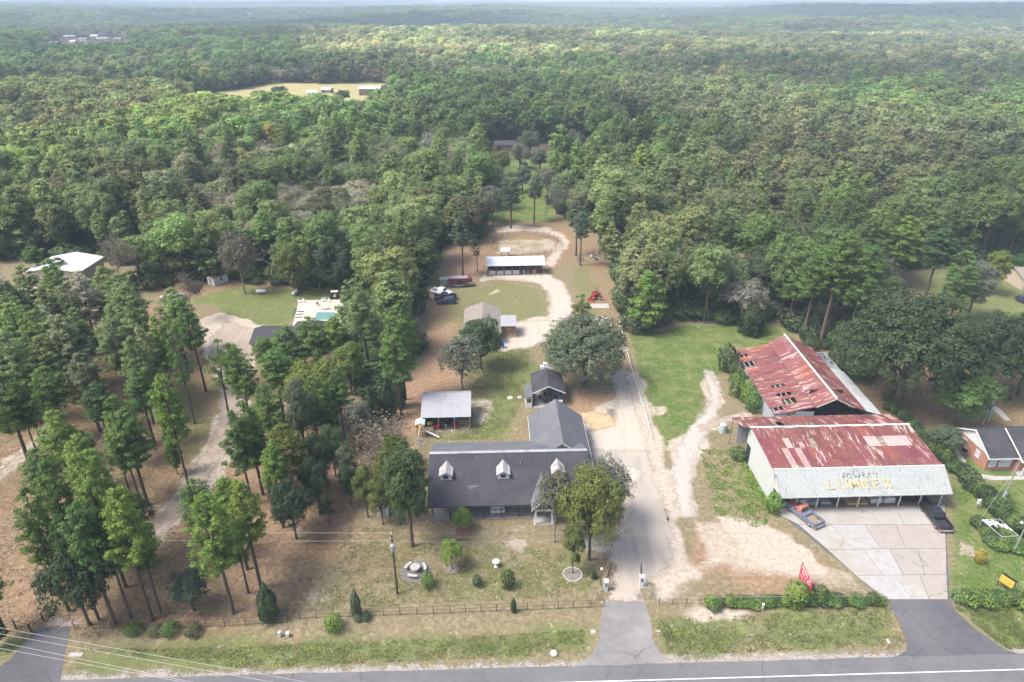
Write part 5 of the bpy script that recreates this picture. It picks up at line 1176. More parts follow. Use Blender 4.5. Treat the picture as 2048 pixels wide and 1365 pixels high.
# ------------------------------------------------------------------ workshop and lean-to
Wk = thing('workshop', 'brown grey shingled workshop with a metal lean-to on its right', 'workshop', (-2.6, 128.6, 0), .03)
MB().box(-7.2, -.1, .2, 12.2, 0, 2.8).prism([(-7.2, 2.8), (-3.65, 4.1), (-.1, 2.8)], .2, 12.2).build('wall', M['siding'], Wk)
for s, x in ((-1, -7.7), (1, .35)):
    shingle_courses(Wk, (x, -.3, 2.72), (x, 12.7, 2.72), (-3.65, 12.7, 4.25), (-3.65, -.3, 4.25), M['shingle_tan'], 'roof_slope', .4)
    MB().slab([(x, -.3, 2.7), (x, 12.7, 2.7), (-3.65, 12.7, 4.23), (-3.65, -.3, 4.23)], .1).build('roof_deck', M['shingle_tan'], Wk)
roof_sheets(Wk, (.3, 3.0, 2.75), (3.7, 3.0, 2.75), (3.7, 7.6, 3.25), (.3, 7.6, 3.25), 4, 1, M['shed_roof'])
posts(Wk, [(.5, 3.4), (3.5, 3.4), (3.5, 7.3)], 0, 2.72, .12, M['wood_tan'])
MB().box(.1, 3.7, 3.0, 7.4, 0, .25).build('deck', M['wood_tan'], Wk); MB().box(.2, 3.6, 3.0, 3.08, .9, 1.0).box(.2, 3.6, 3.0, 3.08, .5, .58).build('railing', M['wood'], Wk)
MB().box(.1, 3.5, 7.3, 7.4, .25, 2.9).build('back_wall', M['wood_tan'], Wk); window(Wk, -3.6, .2, 1.0, 1.2, 1.1, '-y')
bx_, by_ = G(1006, 696); bn = thing('wheelie_bin', 'blue wheeled bin at the front corner of the workshop', 'bin', (bx_, by_, 0)); MB().box(-.3, .3, -.3, .3, .1, 1.05).build('body', M['blue'], bn, bevel=.03); MB().box(-.33, .33, -.34, .33, 1.05, 1.12).build('lid', M['blue'], bn)
for s in (-.25, .25): MB().lathe([(0, -.03), (.1, -.03), (.1, .03), (0, .03)], 10, (s, .28, .1), axis='x').build('wheel', M['rubber'], bn)
# ------------------------------------------------------------------ stable
St = thing('horse_stable', 'long open stable with a pale sheet roof in front of the round pen', 'stable', (-6.4, 169.4, 0), .055)
roof_sheets(St, (-.4, -1.0, 2.75), (15.2, -1.0, 2.75), (15.2, 3.6, 3.7), (-.4, 3.6, 3.7), 16, 1, M['pale_roof'])
MB().box(0, 14.8, 3.2, 3.3, 0, 3.5).box(0, .08, 0, 3.2, 0, 2.9).build('wall', M['wood'], St)
posts(St, [(.1+2.1*k, -.7) for k in range(8)], 0, 2.75, .14, M['wood'])
for k in (1, 2, 3, 4): MB().box(.1+2.1*k, .18+2.1*k, -.6, 3.2, 0, 1.9).build('stall_wall', M['wood'], St)
for k in (0, 1, 2, 3): MB().box(.3+2.1*k, 2.0+2.1*k, -.72, -.66, .2, 1.35).build('stall_gate', M['galv'], St)
MB().box(-.3, 15.1, -1.2, 3.4, 0, .05).build('floor', M['gravel_grey'], St)
for k, (x, s_, c) in enumerate([(9.6, .8, 'white'), (10.7, .6, 'galv'), (12.3, .9, 'wood_tan'), (13.6, .7, 'red')]):
    o = MB().box(-s_/2, s_/2, -s_/2, s_/2, 0, s_*.9).box(-s_/2-.03, s_/2+.03, -s_/2-.03, s_/2+.03, s_*.9, s_*.9+.05).build('feed_bin', M[c]); o.location = (-6.4+x*.9985-1*.055, 169.4+x*.055+.8, .05)
    tag(o, ['white feed bin under the stable roof', 'grey metal feed bin under the stable roof', 'tan wooden crate under the stable roof', 'red box at the right end of the stable'][k], 'bin')
sx_, sy_ = G(1010, 514); Hs = thing('run_in_shelter', 'tiny white roofed shelter behind the stable', 'shelter', (sx_, sy_, 0), .05)
MB().slab([(-1.3, -1, 1.9), (1.3, -1, 1.9), (1.5, .8, 2.4), (-1.1, .8, 2.4)], .05).build('roof', M['white_metal'], Hs)
for a in (-1.1, 1.1):
    for b in (-.8, .7): MB().box(a-.05, a+.05, b-.05, b+.05, 0, 1.95).build('post', M['wood'], Hs)
# round pen
Rp = thing('round_pen', 'round pipe fence pen behind the stable', 'pen', (4.2, 193.6, 0))
nP = 30
for k in range(nP): a = 2*math.pi*k/nP; MB().tube((10.6*math.cos(a), 9.7*math.sin(a), 0), (10.6*math.cos(a), 9.7*math.sin(a), 1.7), .055, n=6).build('post', M['wood'], Rp)
for z in (.6, 1.05, 1.55): MB().path([(10.6*math.cos(2*math.pi*k/nP), 9.7*math.sin(2*math.pi*k/nP), z) for k in range(nP+1)], .03, 5).build('rail', M['wood'], Rp)

# ------------------------------------------------------------------ lumber shop
Lb = thing('lumber_shop', 'lumber shop with rusty red roof and white canopy reading LUMBER', 'shop', (37.2, 76.5, 0), .037)
LL = 24.6; random.seed(9)
A0 = (.0, 1.75, 5.25); 
def ltint(i, j):
    u = (i+.5)/26
    if j == 0 and i in (3, 5): return (2.0, 4.2, 4.0)
    if j == 1 and i in (3, 5): return (2.0, 4.4, 4.0)
    if j == 2 and i in (17, 18, 20, 21, 22, 23): return (2.3, 5.6, 5.6)
    if j == 2 and i == 4: return (2.6, 5.5, 5.2)
    if random.random() < .08: return (1.35, 1.3, 1.0)
    q = random.uniform(.85, 1.15); return (q, q*random.uniform(.85, 1.2), q*random.uniform(.85, 1.2))
roof_sheets(Lb, (.0, 1.75, 5.25), (LL, 1.75, 5.25), (LL, 11.2, 6.3), (-.1, 11.2, 6.3), 26, 4, M['rust_roof'], tint=ltint, skip=lambda i, j: (i, j) in {(19, 2), (8, 2)})
roof_sheets(Lb, (-1.2, 16.6, 4.7), (LL, 16.6, 4.7), (LL, 11.2, 6.32), (-1.2, 11.2, 6.32), 27, 2, M['rust_roof'], tint=lambda i, j: (2.4, 4.5, 4.0) if (i > 22 and random.random() < .5) else ltint(0, 9), skip=lambda i, j: (i, j) == (6, 1))
MB().slab([(0, 1.9, 5.1), (LL, 1.9, 5.1), (LL, 11.1, 6.12), (0, 11.1, 6.12)], .05).build('ceiling', M['wood'], Lb)
for k in range(9): y = 1.9+k*1.15; MB().box(.05, LL-.05, y-.04, y+.04, 5.05+(y-1.75)*.111, 5.17+(y-1.75)*.111).build('purlin', M['white_dirty'], Lb)
rc = MB(); 
for k in range(20): x0 = -.3+k*1.25; rc.slab([(x0, 11.0+.12*math.sin(k*2.3), 6.40), (x0+1.3, 11.0+.12*math.sin(k*2.3+2), 6.40), (x0+1.3, 11.45, 6.38), (x0, 11.45, 6.38)], .03)
rc.build('ridge_cap', M['white_dirty'], Lb)
cp = (0, -1.35, 3.1), (LL, -1.35, 3.1), (LL-.0, 1.7, 5.55), (.0, 1.7, 5.55)
can = MB().slab(cp, .04).build('canopy', M['canopy'], Lb)
MB().box(-.05, LL+.05, 1.7, 1.95, 5.2, 5.62).build('parapet', M['white_dirty'], Lb)
MB().box(0, LL, -1.40, -1.34, 2.95, 3.12).build('fascia', M['white_dirty'], Lb)
for k in range(9): x = .25+k*3.0; MB().box(x-.07, x+.07, -.1, .04, 0, 3.4).build('post', M['white'], Lb)
MB().box(.0, .12, 1.0, 12.0, 0, 5.2).prism([(1.0, 5.1), (12.0, 5.1), (11.2, 6.2), (1.75, 5.2)], .0, .12, axis='x').prism([(-1.3, 3.1), (1.0, 3.1), (1.0, 5.2), (1.7, 5.5)], .0, .1, axis='x').build('side_wall', M['whitewall'], Lb)
MB().box(LL-.12, LL, 3.4, 16.2, 0, 4.9).build('far_side_wall', M['whitewall'], Lb)
MB().box(0, LL, 16.1, 16.2, 0, 4.7).build('rear_wall', M['grey_sheet'], Lb)
MB().box(.12, LL-.12, 5.2, 5.3, 0, 5.0).build('shopfront_wall', M['siding'], Lb)
dd = MB().box(-.04, .0, 10.2, 11.8, 0, 3.2).build('side_door', M['dark'], Lb)
posts(Lb, [(-1.1, 16.0), (-1.1, 12.2)], 0, 4.7, .12, M['wood'])
for x in (3, 8.5, 14, 19.5): window(Lb, x, 5.2, 1.0, 2.2, 1.3, '-y', 'white_dirty')
# painted letters on the canopy: flat print
sl_a = math.atan2(5.55-3.1, 1.7+1.35); up_s = (0, math.cos(sl_a), math.sin(sl_a)); nrm = Vector((0, -math.sin(sl_a), math.cos(sl_a)))
M['letter'] = stain('faded_yellow_paint', (.37, .29, .14), (.43, .37, .22), 3.0, .8, c3=(.29, .29, .25)); M['letter_dark'] = stain('peeling_dark_paint', (.08, .08, .09), (.42, .42, .42), 3.2, .8, thr=(.45, .6))
def letter(ch, x, s, size, mat, parent, zoff=.03, sx=1.0, nm='letter'):
    cu = bpy.data.curves.new('glyph', 'FONT'); cu.body = ch; cu.size = size; cu.offset = size*.022; cu.resolution_u = 3; cu.extrude = .004
    tmp = bpy.data.objects.new('glyph', cu); COL.objects.link(tmp); dg = bpy.context.evaluated_depsgraph_get(); me_ = bpy.data.meshes.new_from_object(tmp.evaluated_get(dg)); bpy.data.objects.remove(tmp)
    me_.materials.clear(); me_.materials.append(mat); o = bpy.data.objects.new(nm, me_); COL.objects.link(o); o.parent = parent
    o.location = Vector((x, -1.35+s*math.cos(sl_a), 3.1+s*math.sin(sl_a)))+nrm*zoff; o.rotation_euler = (sl_a, 0, 0); o.scale = (sx, 1, 1); return o
for k, ch in enumerate('LUMBER'):
    lo = letter(ch, 6.9+k*1.62, 1.05, 1.85, M['letter'], can, .035, 1.15); sh_ = letter(ch, 6.9+k*1.62+.10, .95, 1.85, M['letter_dark'], can, .02, 1.15, 'old_letter')
# remains of the upper, illegible word: peeled patches
random.seed(12); pf = MB()
for k in range(34):
    u = 9.6+random.random()*5.0; v = 2.55+random.random()*.75; a, b = random.uniform(.05, .2), random.uniform(.1, .32)
    c = Vector((u, -1.35+v*math.cos(sl_a), 3.1+v*math.sin(sl_a)))+nrm*.02; U = Vector((1, 0, 0)); Vv = Vector(up_s)
    pf.add([c-U*a-Vv*b, c+U*a*random.random()-Vv*b, c+U*a+Vv*b*random.random(), c-U*a*.3+Vv*b], [(0, 1, 2, 3)])
pfo = pf.build('peeled_lettering', M['letter_dark'], can); pfo['kind'] = 'stuff'
# goods under the canopy
def lbw(x, y): c, s = math.cos(.037), math.sin(.037); return (37.2+x*c-y*s, 76.5+x*s+y*c)
M['pallet'] = stain('tan_boards', (.34, .22, .10), (.46, .32, .17), 4, .8)
for k, (x, w_, h, mt, lb, nm, ct) in enumerate([(11.6, 1.3, .45, 'pallet', 'left stack of tan boards under the white canopy', 'board_stack', 'boards'), (13.2, 1.5, .5, 'pallet', 'right stack of tan boards under the white canopy', 'board_stack', 'boards'),
    (15.3, 1.7, .9, 'white_dirty', 'white wrapped pallet next to the tan boards', 'wrapped_pallet', 'pallet'), (17.2, 1.6, 1.0, 'white_dirty', 'larger white wrapped pallet further right under the canopy', 'wrapped_pallet', 'pallet')]):
    X_, Y_ = lbw(x, 1.2)
    if nm == 'board_stack':
        r = thing(nm, lb, ct, (X_, Y_, .02), .037)
        for j in range(5):
            for i in range(4): MB().box(-w_/2+i*w_/4+.01, -w_/2+(i+1)*w_/4-.01, -1, 1, .1+j*.08, .17+j*.08).build('plank', M[mt], r)
        for y in (-.7, .7): MB().box(-w_/2, w_/2, y-.05, y+.05, 0, .1).build('bearer', M['wood'], r)
    else:
        r = thing(nm, lb, ct, (X_, Y_, .02), .037); MB().box(-w_/2, w_/2, -.8, .8, .14, h).build('load', M[mt], r, bevel=.08); MB().box(-w_/2, w_/2, -.8, .8, 0, .12).build('pallet', M['wood'], r)
def stackbox(x, lb, c, w_=1.6, h=.5):
    X_, Y_ = lbw(x, 1.4); r = thing('machine_crate', lb, 'crate', (X_, Y_, .02), .037); MB().box(-w_/2, w_/2, -.9, .9, .1, h).build('box', M[c], r, bevel=.04); MB().box(-w_/2+.05, w_/2-.05, -.95, .95, h, h+.05).build('lid', M[c], r); MB().box(-w_/2, w_/2, -.8, .8, 0, .1).build('base', M['wood'], r)
stackbox(6.0, 'dark grey crate beside the old white car under the canopy', 'grey_sheet'); stackbox(8.0, 'second dark grey crate left of the middle canopy post', 'grey_sheet', 1.4, .45); stackbox(20.2, 'low dark crate near the right end of the canopy', 'dark', 1.8, .35); stackbox(22.4, 'low dark crate behind the black pickup', 'dark', 1.5, .4)

# ------------------------------------------------------------------ barn
Bn = thing('old_barn', 'long red roofed barn with raised centre aisle and torn left wing', 'barn', (43.8, 96.6, 0), 0)
BL = 23.0; random.seed(21)
def btint(i, j):
    q = random.uniform(.85, 1.15)
    if random.random() < .06: return (1.6, 1.6, .9)
    return (q, q*random.uniform(.85, 1.2), q*random.uniform(.85, 1.2))
holes = {(2, 1), (3, 1), (5, 1), (8, 1), (17, 0), (18, 0), (21, 0), (1, 0)}
roof_sheets(Bn, (0, 0, 3.0), (0, BL, 3.0), (6.9, BL, 4.7), (6.9, -.3, 4.7), 24, 3, M['rust_roof_x'], tint=btint, skip=lambda i, j: (i, j) in holes, name='roof_sheet')
roof_sheets(Bn, (6.4, -.9, 5.0), (6.4, BL, 5.0), (9.4, BL, 6.6), (9.4, -.9, 6.6), 24, 1, M['rust_roof_x'], tint=btint, name='roof_sheet')
roof_sheets(Bn, (12.6, -.9, 5.0), (12.6, BL, 5.0), (9.4, BL, 6.6), (9.4, -.9, 6.6), 24, 1, M['rust_roof_x'], tint=btint, name='roof_sheet')
roof_sheets(Bn, (15.3, 0, 3.7), (15.3, BL, 3.7), (12.3, BL, 4.7), (12.3, 0, 4.7), 24, 1, M['rust_roof_x'], tint=btint, name='roof_sheet')
roof_sheets(Bn, (18.2, 0, 2.8), (18.2, 15, 2.8), (15.3, 15, 3.68), (15.3, 0, 3.68), 15, 1, M['pale_sheet_x'], name='roof_sheet')
rr = MB()
for k in range(19): y0 = -.9+k*1.28; rr.slab([(9.2, y0, 6.66+.02*(k % 2)), (9.2, y0+1.3, 6.66+.02*(k % 2)), (9.6, y0+1.3, 6.66+.02*(k % 2)), (9.6, y0, 6.66+.02*(k % 2))], .03)
rr.build('ridge_cap', M['white_dirty'], Bn)
for k in range(8): x = .4+k*.85; MB().box(x-.04, x+.04, .1, BL-.1, 2.84+x*.246, 2.93+x*.246).build('purlin', M['white_dirty'], Bn)
for k in range(12): y = .3+k*2.0; MB().slab([(.1, y-.05, 2.86), (.1, y+.05, 2.86), (6.9, y+.05, 4.54), (6.9, y-.05, 4.54)], .1).build('rafter', M['wood'], Bn)
MB().box(6.6, 6.7, 0, BL, 4.4, 5.0).build('clerestory', M['grey_sheet_x'], Bn); MB().box(12.3, 12.4, 0, BL, 4.4, 5.0).build('clerestory', M['grey_sheet_x'], Bn)
MB().box(.1, .18, 0, BL-3, 0, 2.8).build('side_wall', M['grey_sheet_x'], Bn); MB().box(17.9, 18.0, 0, BL, 0, 2.75).build('side_wall', M['grey_sheet_x'], Bn)
MB().box(0.1, 18, BL-.2, BL-.1, 0, 2.8).prism([(6.6, 2.8), (12.4, 2.8), (12.4, 5.0), (9.4, 6.5), (6.6, 5.0)], BL-.2, BL-.1).build('rear_wall', M['grey_sheet'], Bn)
MB().box(.1, 2.2, .05, .12, 0, 3.2).box(3.6, 6.6, -.1, -.03, 0, 3.6).build('front_wall', M['grey_sheet'], Bn); MB().box(12.3, 18.0, .02, .1, 0, 2.9).build('front_wall', M['grey_sheet'], Bn)
MB().box(6.7, 12.3, 3.0, 3.1, 0, 6.0).build('inner_wall', M['dark'], Bn)
for s, x in ((-1, 6.4), (1, 12.6)): MB().slab([(x, -.95, 4.86), (9.4, -.95, 6.46), (9.4, -.95, 6.62), (x, -.95, 5.02)], .05).build('gable_trim', M['white_dirty'], Bn)
MB().box(.1, 18, .1, BL-.2, .0, .03).build('floor', M['dark'] if False else M['gravel_grey'], Bn)

# ------------------------------------------------------------------ brick house
Br = thing('brick_house', 'red brick house with black shingle roof cut by the right picture edge', 'house', (72.9, 85.4, 0), .035)
MB().box(0, 4.2, 0, 7.4, 0, 2.6).box(4.2, 24, -.6, 7.4, 0, 2.6).build('wall', M['brick'], Br)
MB().prism([(0, 2.6), (3.7, 4.75), (7.4, 2.6)], 0, .1, axis='x').build('gable', M['white'], Br)
for nm, q in (('roof_slope', [(-.35, -.6, 2.55), (4.3, -.6, 2.55), (4.3, 3.7, 4.95), (-.35, 3.7, 4.95)]), ('roof_slope', [(4.3, -1.5, 2.5), (24.3, -1.5, 2.5), (24.3, 3.7, 5.15), (4.3, 3.7, 5.15)]), ('rear_roof_slope', [(-.35, 8.0, 2.55), (24.3, 8.0, 2.55), (24.3, 3.7, 4.97), (-.35, 3.7, 4.97)])):
    shingle_courses(Br, *q, M['shingle'], nm); MB().slab([(x, y, z-.02) for x, y, z in q], .1).build('roof_deck', M['shingle'], Br)
MB().slab([(-.42, -.62, 2.42), (-.42, 3.7, 4.84), (-.36, 3.7, 5.02), (-.36, -.62, 2.6)], .3).build('verge', M['white'], Br); MB().slab([(-.42, 8.02, 2.42), (-.42, 3.7, 4.84), (-.36, 3.7, 5.02), (-.36, 8.02, 2.6)], .3).build('verge', M['white'], Br)
MB().box(-.4, 4.3, -.68, -.6, 2.42, 2.6).box(4.2, 24.3, -1.58, -1.5, 2.37, 2.55).box(4.22, 4.3, -1.5, -.6, 2.4, 2.55).slab([(4.2, -1.5, 2.56), (4.36, -1.5, 2.56), (4.36, 3.7, 5.21), (4.2, 3.7, 5.21)], .08).build('gutter', M['white'], Br)
window(Br, 1.0, 0, .7, .9, 1.4, '-y', pane='curtain'); window(Br, 2.9, 0, .7, 1.7, 1.4, '-y', pane='curtain'); window(Br, 8.0, -.6, .8, 1.6, 1.3, '-y', pane='curtain')
window(Br, 0, 2.2, 1.0, .8, 1.1, '-x', pane='curtain'); window(Br, 0, 5.4, 1.0, .8, 1.1, '-x', pane='curtain')
posts(Br, [(4.9, -1.4), (7.6, -1.4)], 0, 2.4, .14, M['white']); MB().box(4.3, 8, -1.6, -.6, 0, .15).build('porch_floor', M['concrete'], Br)
ax, ay = G(1930, 905); ac = thing('air_conditioner', 'round topped air conditioner unit beside the red brick wall', 'air conditioner', (ax, ay, 0), .035); MB().box(-.42, .42, -.42, .42, .05, .85).build('case', M['black'], ac, bevel=.03); MB().lathe([(.1, .86), (.36, .86), (.36, .9), (.1, .9), (.1, .86)], 16).build('fan_grille', M['galv'], ac); MB().box(-.5, .5, -.5, .5, 0, .05).build('pad', M['concrete'], ac)
fx, fy = G(1972, 846); ft = thing('framed_net', 'tilted white frame with blue net behind the brick house', 'net frame', (fx, fy, 0), .5)
MB().tube((-.9, 0, 0), (-.2, .3, 3.6), .05).tube((.9, 0, 0), (1.2, .3, 3.9), .05).tube((-.2, .3, 3.6), (1.2, .3, 3.9), .05).build('frame', M['white'], ft); MB().slab([(-.65, .1, 1.1), (.95, .1, 1.1), (1.15, .28, 3.7), (-.2, .28, 3.4)], .02).build('net', flat('blue_mesh', (.22, .28, .42), .8), ft)

# ------------------------------------------------------------------ left neighbours
Mb = thing('metal_building', 'big metal building with a white grey roof among the left trees', 'building', (-122.0, 160.6, 0), 0)
ml = 13.3; mr = 6.6
roof_sheets(Mb, (-.3, -.4, 4.0), (-.3, 11.8, 4.0), (mr, 11.8, 5.3), (mr, -.4, 5.3), 12, 1, M['pale_roof_x']); roof_sheets(Mb, (ml+.3, -.4, 4.0), (ml+.3, 11.8, 4.0), (mr, 11.8, 5.3), (mr, -.4, 5.3), 12, 1, M['pale_roof_x'])
MB().box(.1, ml-.1, .1, 11.3, 0, 3.95).build('wall', M['siding'], Mb); MB().prism([(.2, 3.95), (mr, 5.2), (ml-.2, 3.95)], .1, .3).build('gable', M['siding'], Mb); MB().box(4, 8, .02, .1, 0, 3).build('door', M['dark'], Mb)
Nh = thing('pool_house', 'dark roofed house beside the pool, half hidden by pines', 'house', (-53.2, 123.2, 0), .02)
MB().box(.3, 17.5, .3, 8, 0, 2.8).box(7.5, 15, 8, 10.2, 0, 2.8).build('wall', M['siding'], Nh)
MB().slab([(0, -.2, 2.8), (18, -.2, 2.8), (18, 4.2, 4.3), (0, 4.2, 4.3)], .1).slab([(0, 8.5, 2.8), (18, 8.5, 2.8), (18, 4.2, 4.3), (0, 4.2, 4.3)], .1).slab([(7, 10.8, 2.8), (15.5, 10.8, 2.8), (11.2, 6.6, 4.9)], .1).slab([(7, 10.8, 2.8), (7, 4.2, 3.6), (11.2, 4.2, 4.9), (11.2, 6.6, 4.9)], .1).slab([(15.5, 10.8, 2.8), (15.5, 4.2, 3.6), (11.2, 4.2, 4.9), (11.2, 6.6, 4.9)], .1).build('roof', M['shingle'], Nh)
MB().box(17.9, 18.1, -.2, 8.5, 2.6, 2.85).build('gutter', M['white'], Nh)
for x in (3, 9, 14): window(Nh, x, .3, 1, 1.2, 1.2, '-y')
sheet('pool_deck', W([(598, 601), (694, 600), (688, 660), (583, 660)]), .02, M['deck_slab'], 0, .5, 'pale concrete pool deck')
pw = W([(632, 624), (674, 624), (671, 642), (625, 642)])
cxp = sum(p[0] for p in pw)/4; cyp = sum(p[1] for p in pw)/4
pool = thing('swimming_pool', 'turquoise swimming pool on the pale deck', 'pool', (cxp, cyp, 0)); lp = [(x-cxp, y-cyp) for x, y in pw]
m_, t_, b_ = newmat('pool_water'); b_.inputs['Base Color'].default_value = (.13, .25, .235, 1); b_.inputs['Roughness'].default_value = .08; nn = noise(t_, 1.5, 3, .5, wpos(t_)); addbump(t_, b_, nn, .15)
MB().add([(x, y, .04) for x, y in lp], [(0, 1, 2, 3)]).build('water', m_, pool)
cop = MB()
for i in range(4):
    a, b = Vector(lp[i]), Vector(lp[(i+1) % 4]); d = (b-a).normalized(); n_ = Vector((d.y, -d.x))*.3
    cop.slab([(a.x, a.y, .08), (b.x, b.y, .08), (b.x+n_.x, b.y+n_.y, .08), (a.x+n_.x, a.y+n_.y, .08)], .06)
cop.build('coping', M['white'], pool)
def lounger(px, py, rz, lb):
    x, y = G(px, py); r = thing('sun_lounger', lb, 'sun lounger', (x, y, .02), rz, 'sun loungers on the pool deck'); MB().box(-.95, .45, -.32, .32, .30, .36).build('frame', M['white'], r); MB().slab([(.45, -.32, .36), (.45, .32, .36), (.95, .32, .75), (.95, -.32, .75)], .05).build('backrest', M['mint2'], r)
    for a in (-.85, .4):
        for b in (-.28, .28): MB().box(a-.03, a+.03, b-.03, b+.03, 0, .3).build('leg', M['white'], r)
M['mint2'] = flat('dark_teal_fabric', (.08, .13, .14), .8)
lounger(598, 624, 3.1, 'lounger farthest back on the left side of the pool deck'); lounger(596, 629, 3.1, 'middle lounger on the left side of the pool deck'); lounger(594, 635, 3.1, 'lounger nearest the dark roof on the left of the pool deck'); lounger(651, 619, 0, 'lounger lying along the far edge of the turquoise pool')
def patio_chair(px, py, col, lb):
    x, y = G(px, py); r = thing('patio_chair', lb, 'chair', (x, y, .02), random.uniform(-1, 1)); MB().box(-.25, .25, -.25, .25, .4, .45).build('seat', M[col], r); MB().box(-.25, .25, .22, .27, .45, .9).build('backrest', M[col], r)
    for a in (-.22, .22):
        for b in (-.22, .22): MB().box(a-.02, a+.02, b-.02, b+.02, 0, .4).build('leg', M[col], r)
patio_chair(636, 612, 'wood', 'brown chair alone in the middle of the pool deck'); patio_chair(598, 606, 'white', 'white chair at the far left corner of the pool deck'); patio_chair(606, 605, 'white', 'white chair a step in from the far left deck corner')
for k, (a, b) in enumerate([(645, 604), (651, 603), (657, 605)]): patio_chair(a, b, 'white', ['left one of three white chairs at the far edge of the pool deck', 'middle one of three white chairs at the far edge of the pool deck', 'right one of three white chairs at the far edge of the pool deck'][k])
cx_, cy_ = G(688, 603); sb = thing('storage_box', 'white poolside box at the far right deck corner', 'box', (cx_, cy_, .02)); MB().box(-.9, .9, -.4, .4, 0, .7).build('body', M['white'], sb, bevel=.04); MB().box(-.95, .95, -.45, .45, .7, .76).build('lid', M['galv'], sb)
gx_, gy_ = G(670, 597); gc = thing('golf_cart', 'dark golf cart with pale flat roof behind the pool', 'golf cart', (gx_, gy_, 0), .1)
MB().prism([(-1.15, .35), (-1.1, .8), (-.5, .85), (-.4, .5), (.3, .5), (.4, .8), (1.1, .85), (1.15, .35)], -.55, .55).build('body', M['black'], gc); MB().box(-.2, .3, -.5, .5, .5, .8).box(.25, .35, -.5, .5, .8, 1.2).build('seat', M['white'], gc); MB().box(-.8, .9, -.6, .6, 1.8, 1.86).build('roof', M['white_dirty'], gc)
for a in (-.7, .8):
    for b in (-.5, .5): MB().tube((a, b, .8), (a, b, 1.8), .025).build('post', M['black'], gc)
for a in (-.8, .8):
    for b in (-.55, .55): MB().lathe([(0, -.09), (.24, -.09), (.24, .09), (0, .09)], 12, (a, b, .24), axis='y').build('wheel', M['rubber'], gc)
def propane(px, py, rz, lb):
    x, y = G(px, py); r = thing('propane_tank', lb, 'tank', (x, y, 0), rz); MB().lathe([(0, -1.3), (.25, -1.25), (.42, -1.05), (.45, -.9), (.45, .9), (.42, 1.05), (.25, 1.25), (0, 1.3)], 16, (0, 0, .7), axis='x').build('tank', M['white'], r, smooth=True); MB().lathe([(0, 1.1), (.16, 1.1), (.16, 1.32), (0, 1.32)], 10).build('dome', M['white'], r)
    for s in (-.7, .7): MB().box(s-.08, s+.08, -.35, .35, 0, .32).build('foot', M['concrete'], r)
propane(523, 588, .05, 'white propane tank lying sideways on the far left lawn'); propane(592, 590, 1.25, 'white propane tank turned end on beside the pool')
def small_shed(px, py, w_, d, h, rz, wm, rm, lb):
    x, y = G(px, py); r = thing('garden_shed', lb, 'shed', (x, y, 0), rz); MB().box(-w_/2, w_/2, -d/2, d/2, 0, h).build('wall', M[wm], r)
    for s in (-1, 1): MB().slab([(s*(w_/2+.15), -d/2-.15, h-.05), (s*(w_/2+.15), d/2+.15, h-.05), (0, d/2+.15, h+.5), (0, -d/2-.15, h+.5)], .05).build('roof', M[rm], r)
    MB().prism([(-w_/2, h), (0, h+.45), (w_/2, h)], -d/2, -d/2+.05).build('gable', M[wm], r); MB().box(-.45, .45, -d/2-.04, -d/2, 0, 1.9).build('door', M['galv'], r); window(r, w_/2, 0, 1.0, .7, .7, '+x'); return r
small_shed(437, 566, 2.6, 4.2, 2.1, -.55, 'white', 'shingle_tan', 'small white shed with brown roof at the edge of the left woods')
small_shed(767, 1024, 1.5, 1.9, 1.9, .1, 'white', 'shingle_grey', 'small white garden shed hidden behind the thin olive tree left of the house')

# ------------------------------------------------------------------ far buildings
def far_house(px, py, w_, d, h, rz, wm, rm, lb, rh=1.6):
    x, y = G(px, py); z = tz(x, y); x *= (1-z/CAM_H); y *= (1-z/CAM_H); z = tz(x, y)
    r = thing('farm_building', lb, 'building', (x, y, z-.2), rz); MB().box(-w_/2, w_/2, -d/2, d/2, 0, h).build('wall', M[wm], r)
    for s in (-1, 1): MB().slab([(-w_/2-.4, s*(d/2+.4), h), (w_/2+.4, s*(d/2+.4), h), (w_/2+.4, 0, h+rh), (-w_/2-.4, 0, h+rh)], .1).build('roof', M[rm], r)
    MB().prism([(-d/2, h), (0, h+rh-.1), (d/2, h)], -w_/2, -w_/2+.1, axis='x').build('gable', M[wm], r)
    for k in range(max(1, int(w_/5))): MB().box(-w_/2+1.2+k*4.6, -w_/2+2.6+k*4.6, -d/2-.06, -d/2, .6, 2.2).build('window', M['glass'], r)
    return r
M['pale_purple'] = flat('faded_pink_roof', (.45, .36, .38), .6)
far_house(741, 190, 16, 9, 5, .05, 'wood', 'white_metal', 'dark barn with bright white roof in the distant yellow field')
far_house(624, 192, 7, 6, 2.8, .3, 'white', 'white_metal', 'low white shed behind trees in the distant yellow field')
far_house(655, 186, 8, 5, 2.6, -.2, 'wood', 'galv', 'grey roofed shelter left of the distant white roofed barn')
far_house(30, 232, 34, 10, 4, -.05, 'siding', 'pale_purple', 'long low barn with pale pink roof at the far left')
far_house(1275, 262, 12, 12, 5, .2, 'white', 'white_metal', 'white roofed house in the middle of the right woods')
far_house(1955, 218, 18, 10, 4, .1, 'white', 'white_metal', 'pale roofed house among grey trees at the upper right')
far_house(1008, 300, 9, 6, 3, .1, 'wood', 'shingle', 'dark roofed shed at the edge of the back clearing')
far_house(2055, 568, 9, 9, 3, 0, 'siding', 'shingle_tan', 'tan house corner at the right picture edge above the clearing')
hl = ['first pale roofed house of the distant town from the left', 'broad white roofed hall of the distant town', 'low white house between the halls of the distant town', 'pale house in front of the distant town', 'white house on the right side of the distant town', 'small white house furthest right in the distant town']
hl += ['grey roofed house at the front left of the distant town', 'grey roofed house at the front middle of the distant town', 'tan house at the front right of the distant town', 'grey shed behind the distant town', 'tan house behind the left of the distant town', 'grey house at the far right edge of the distant town']
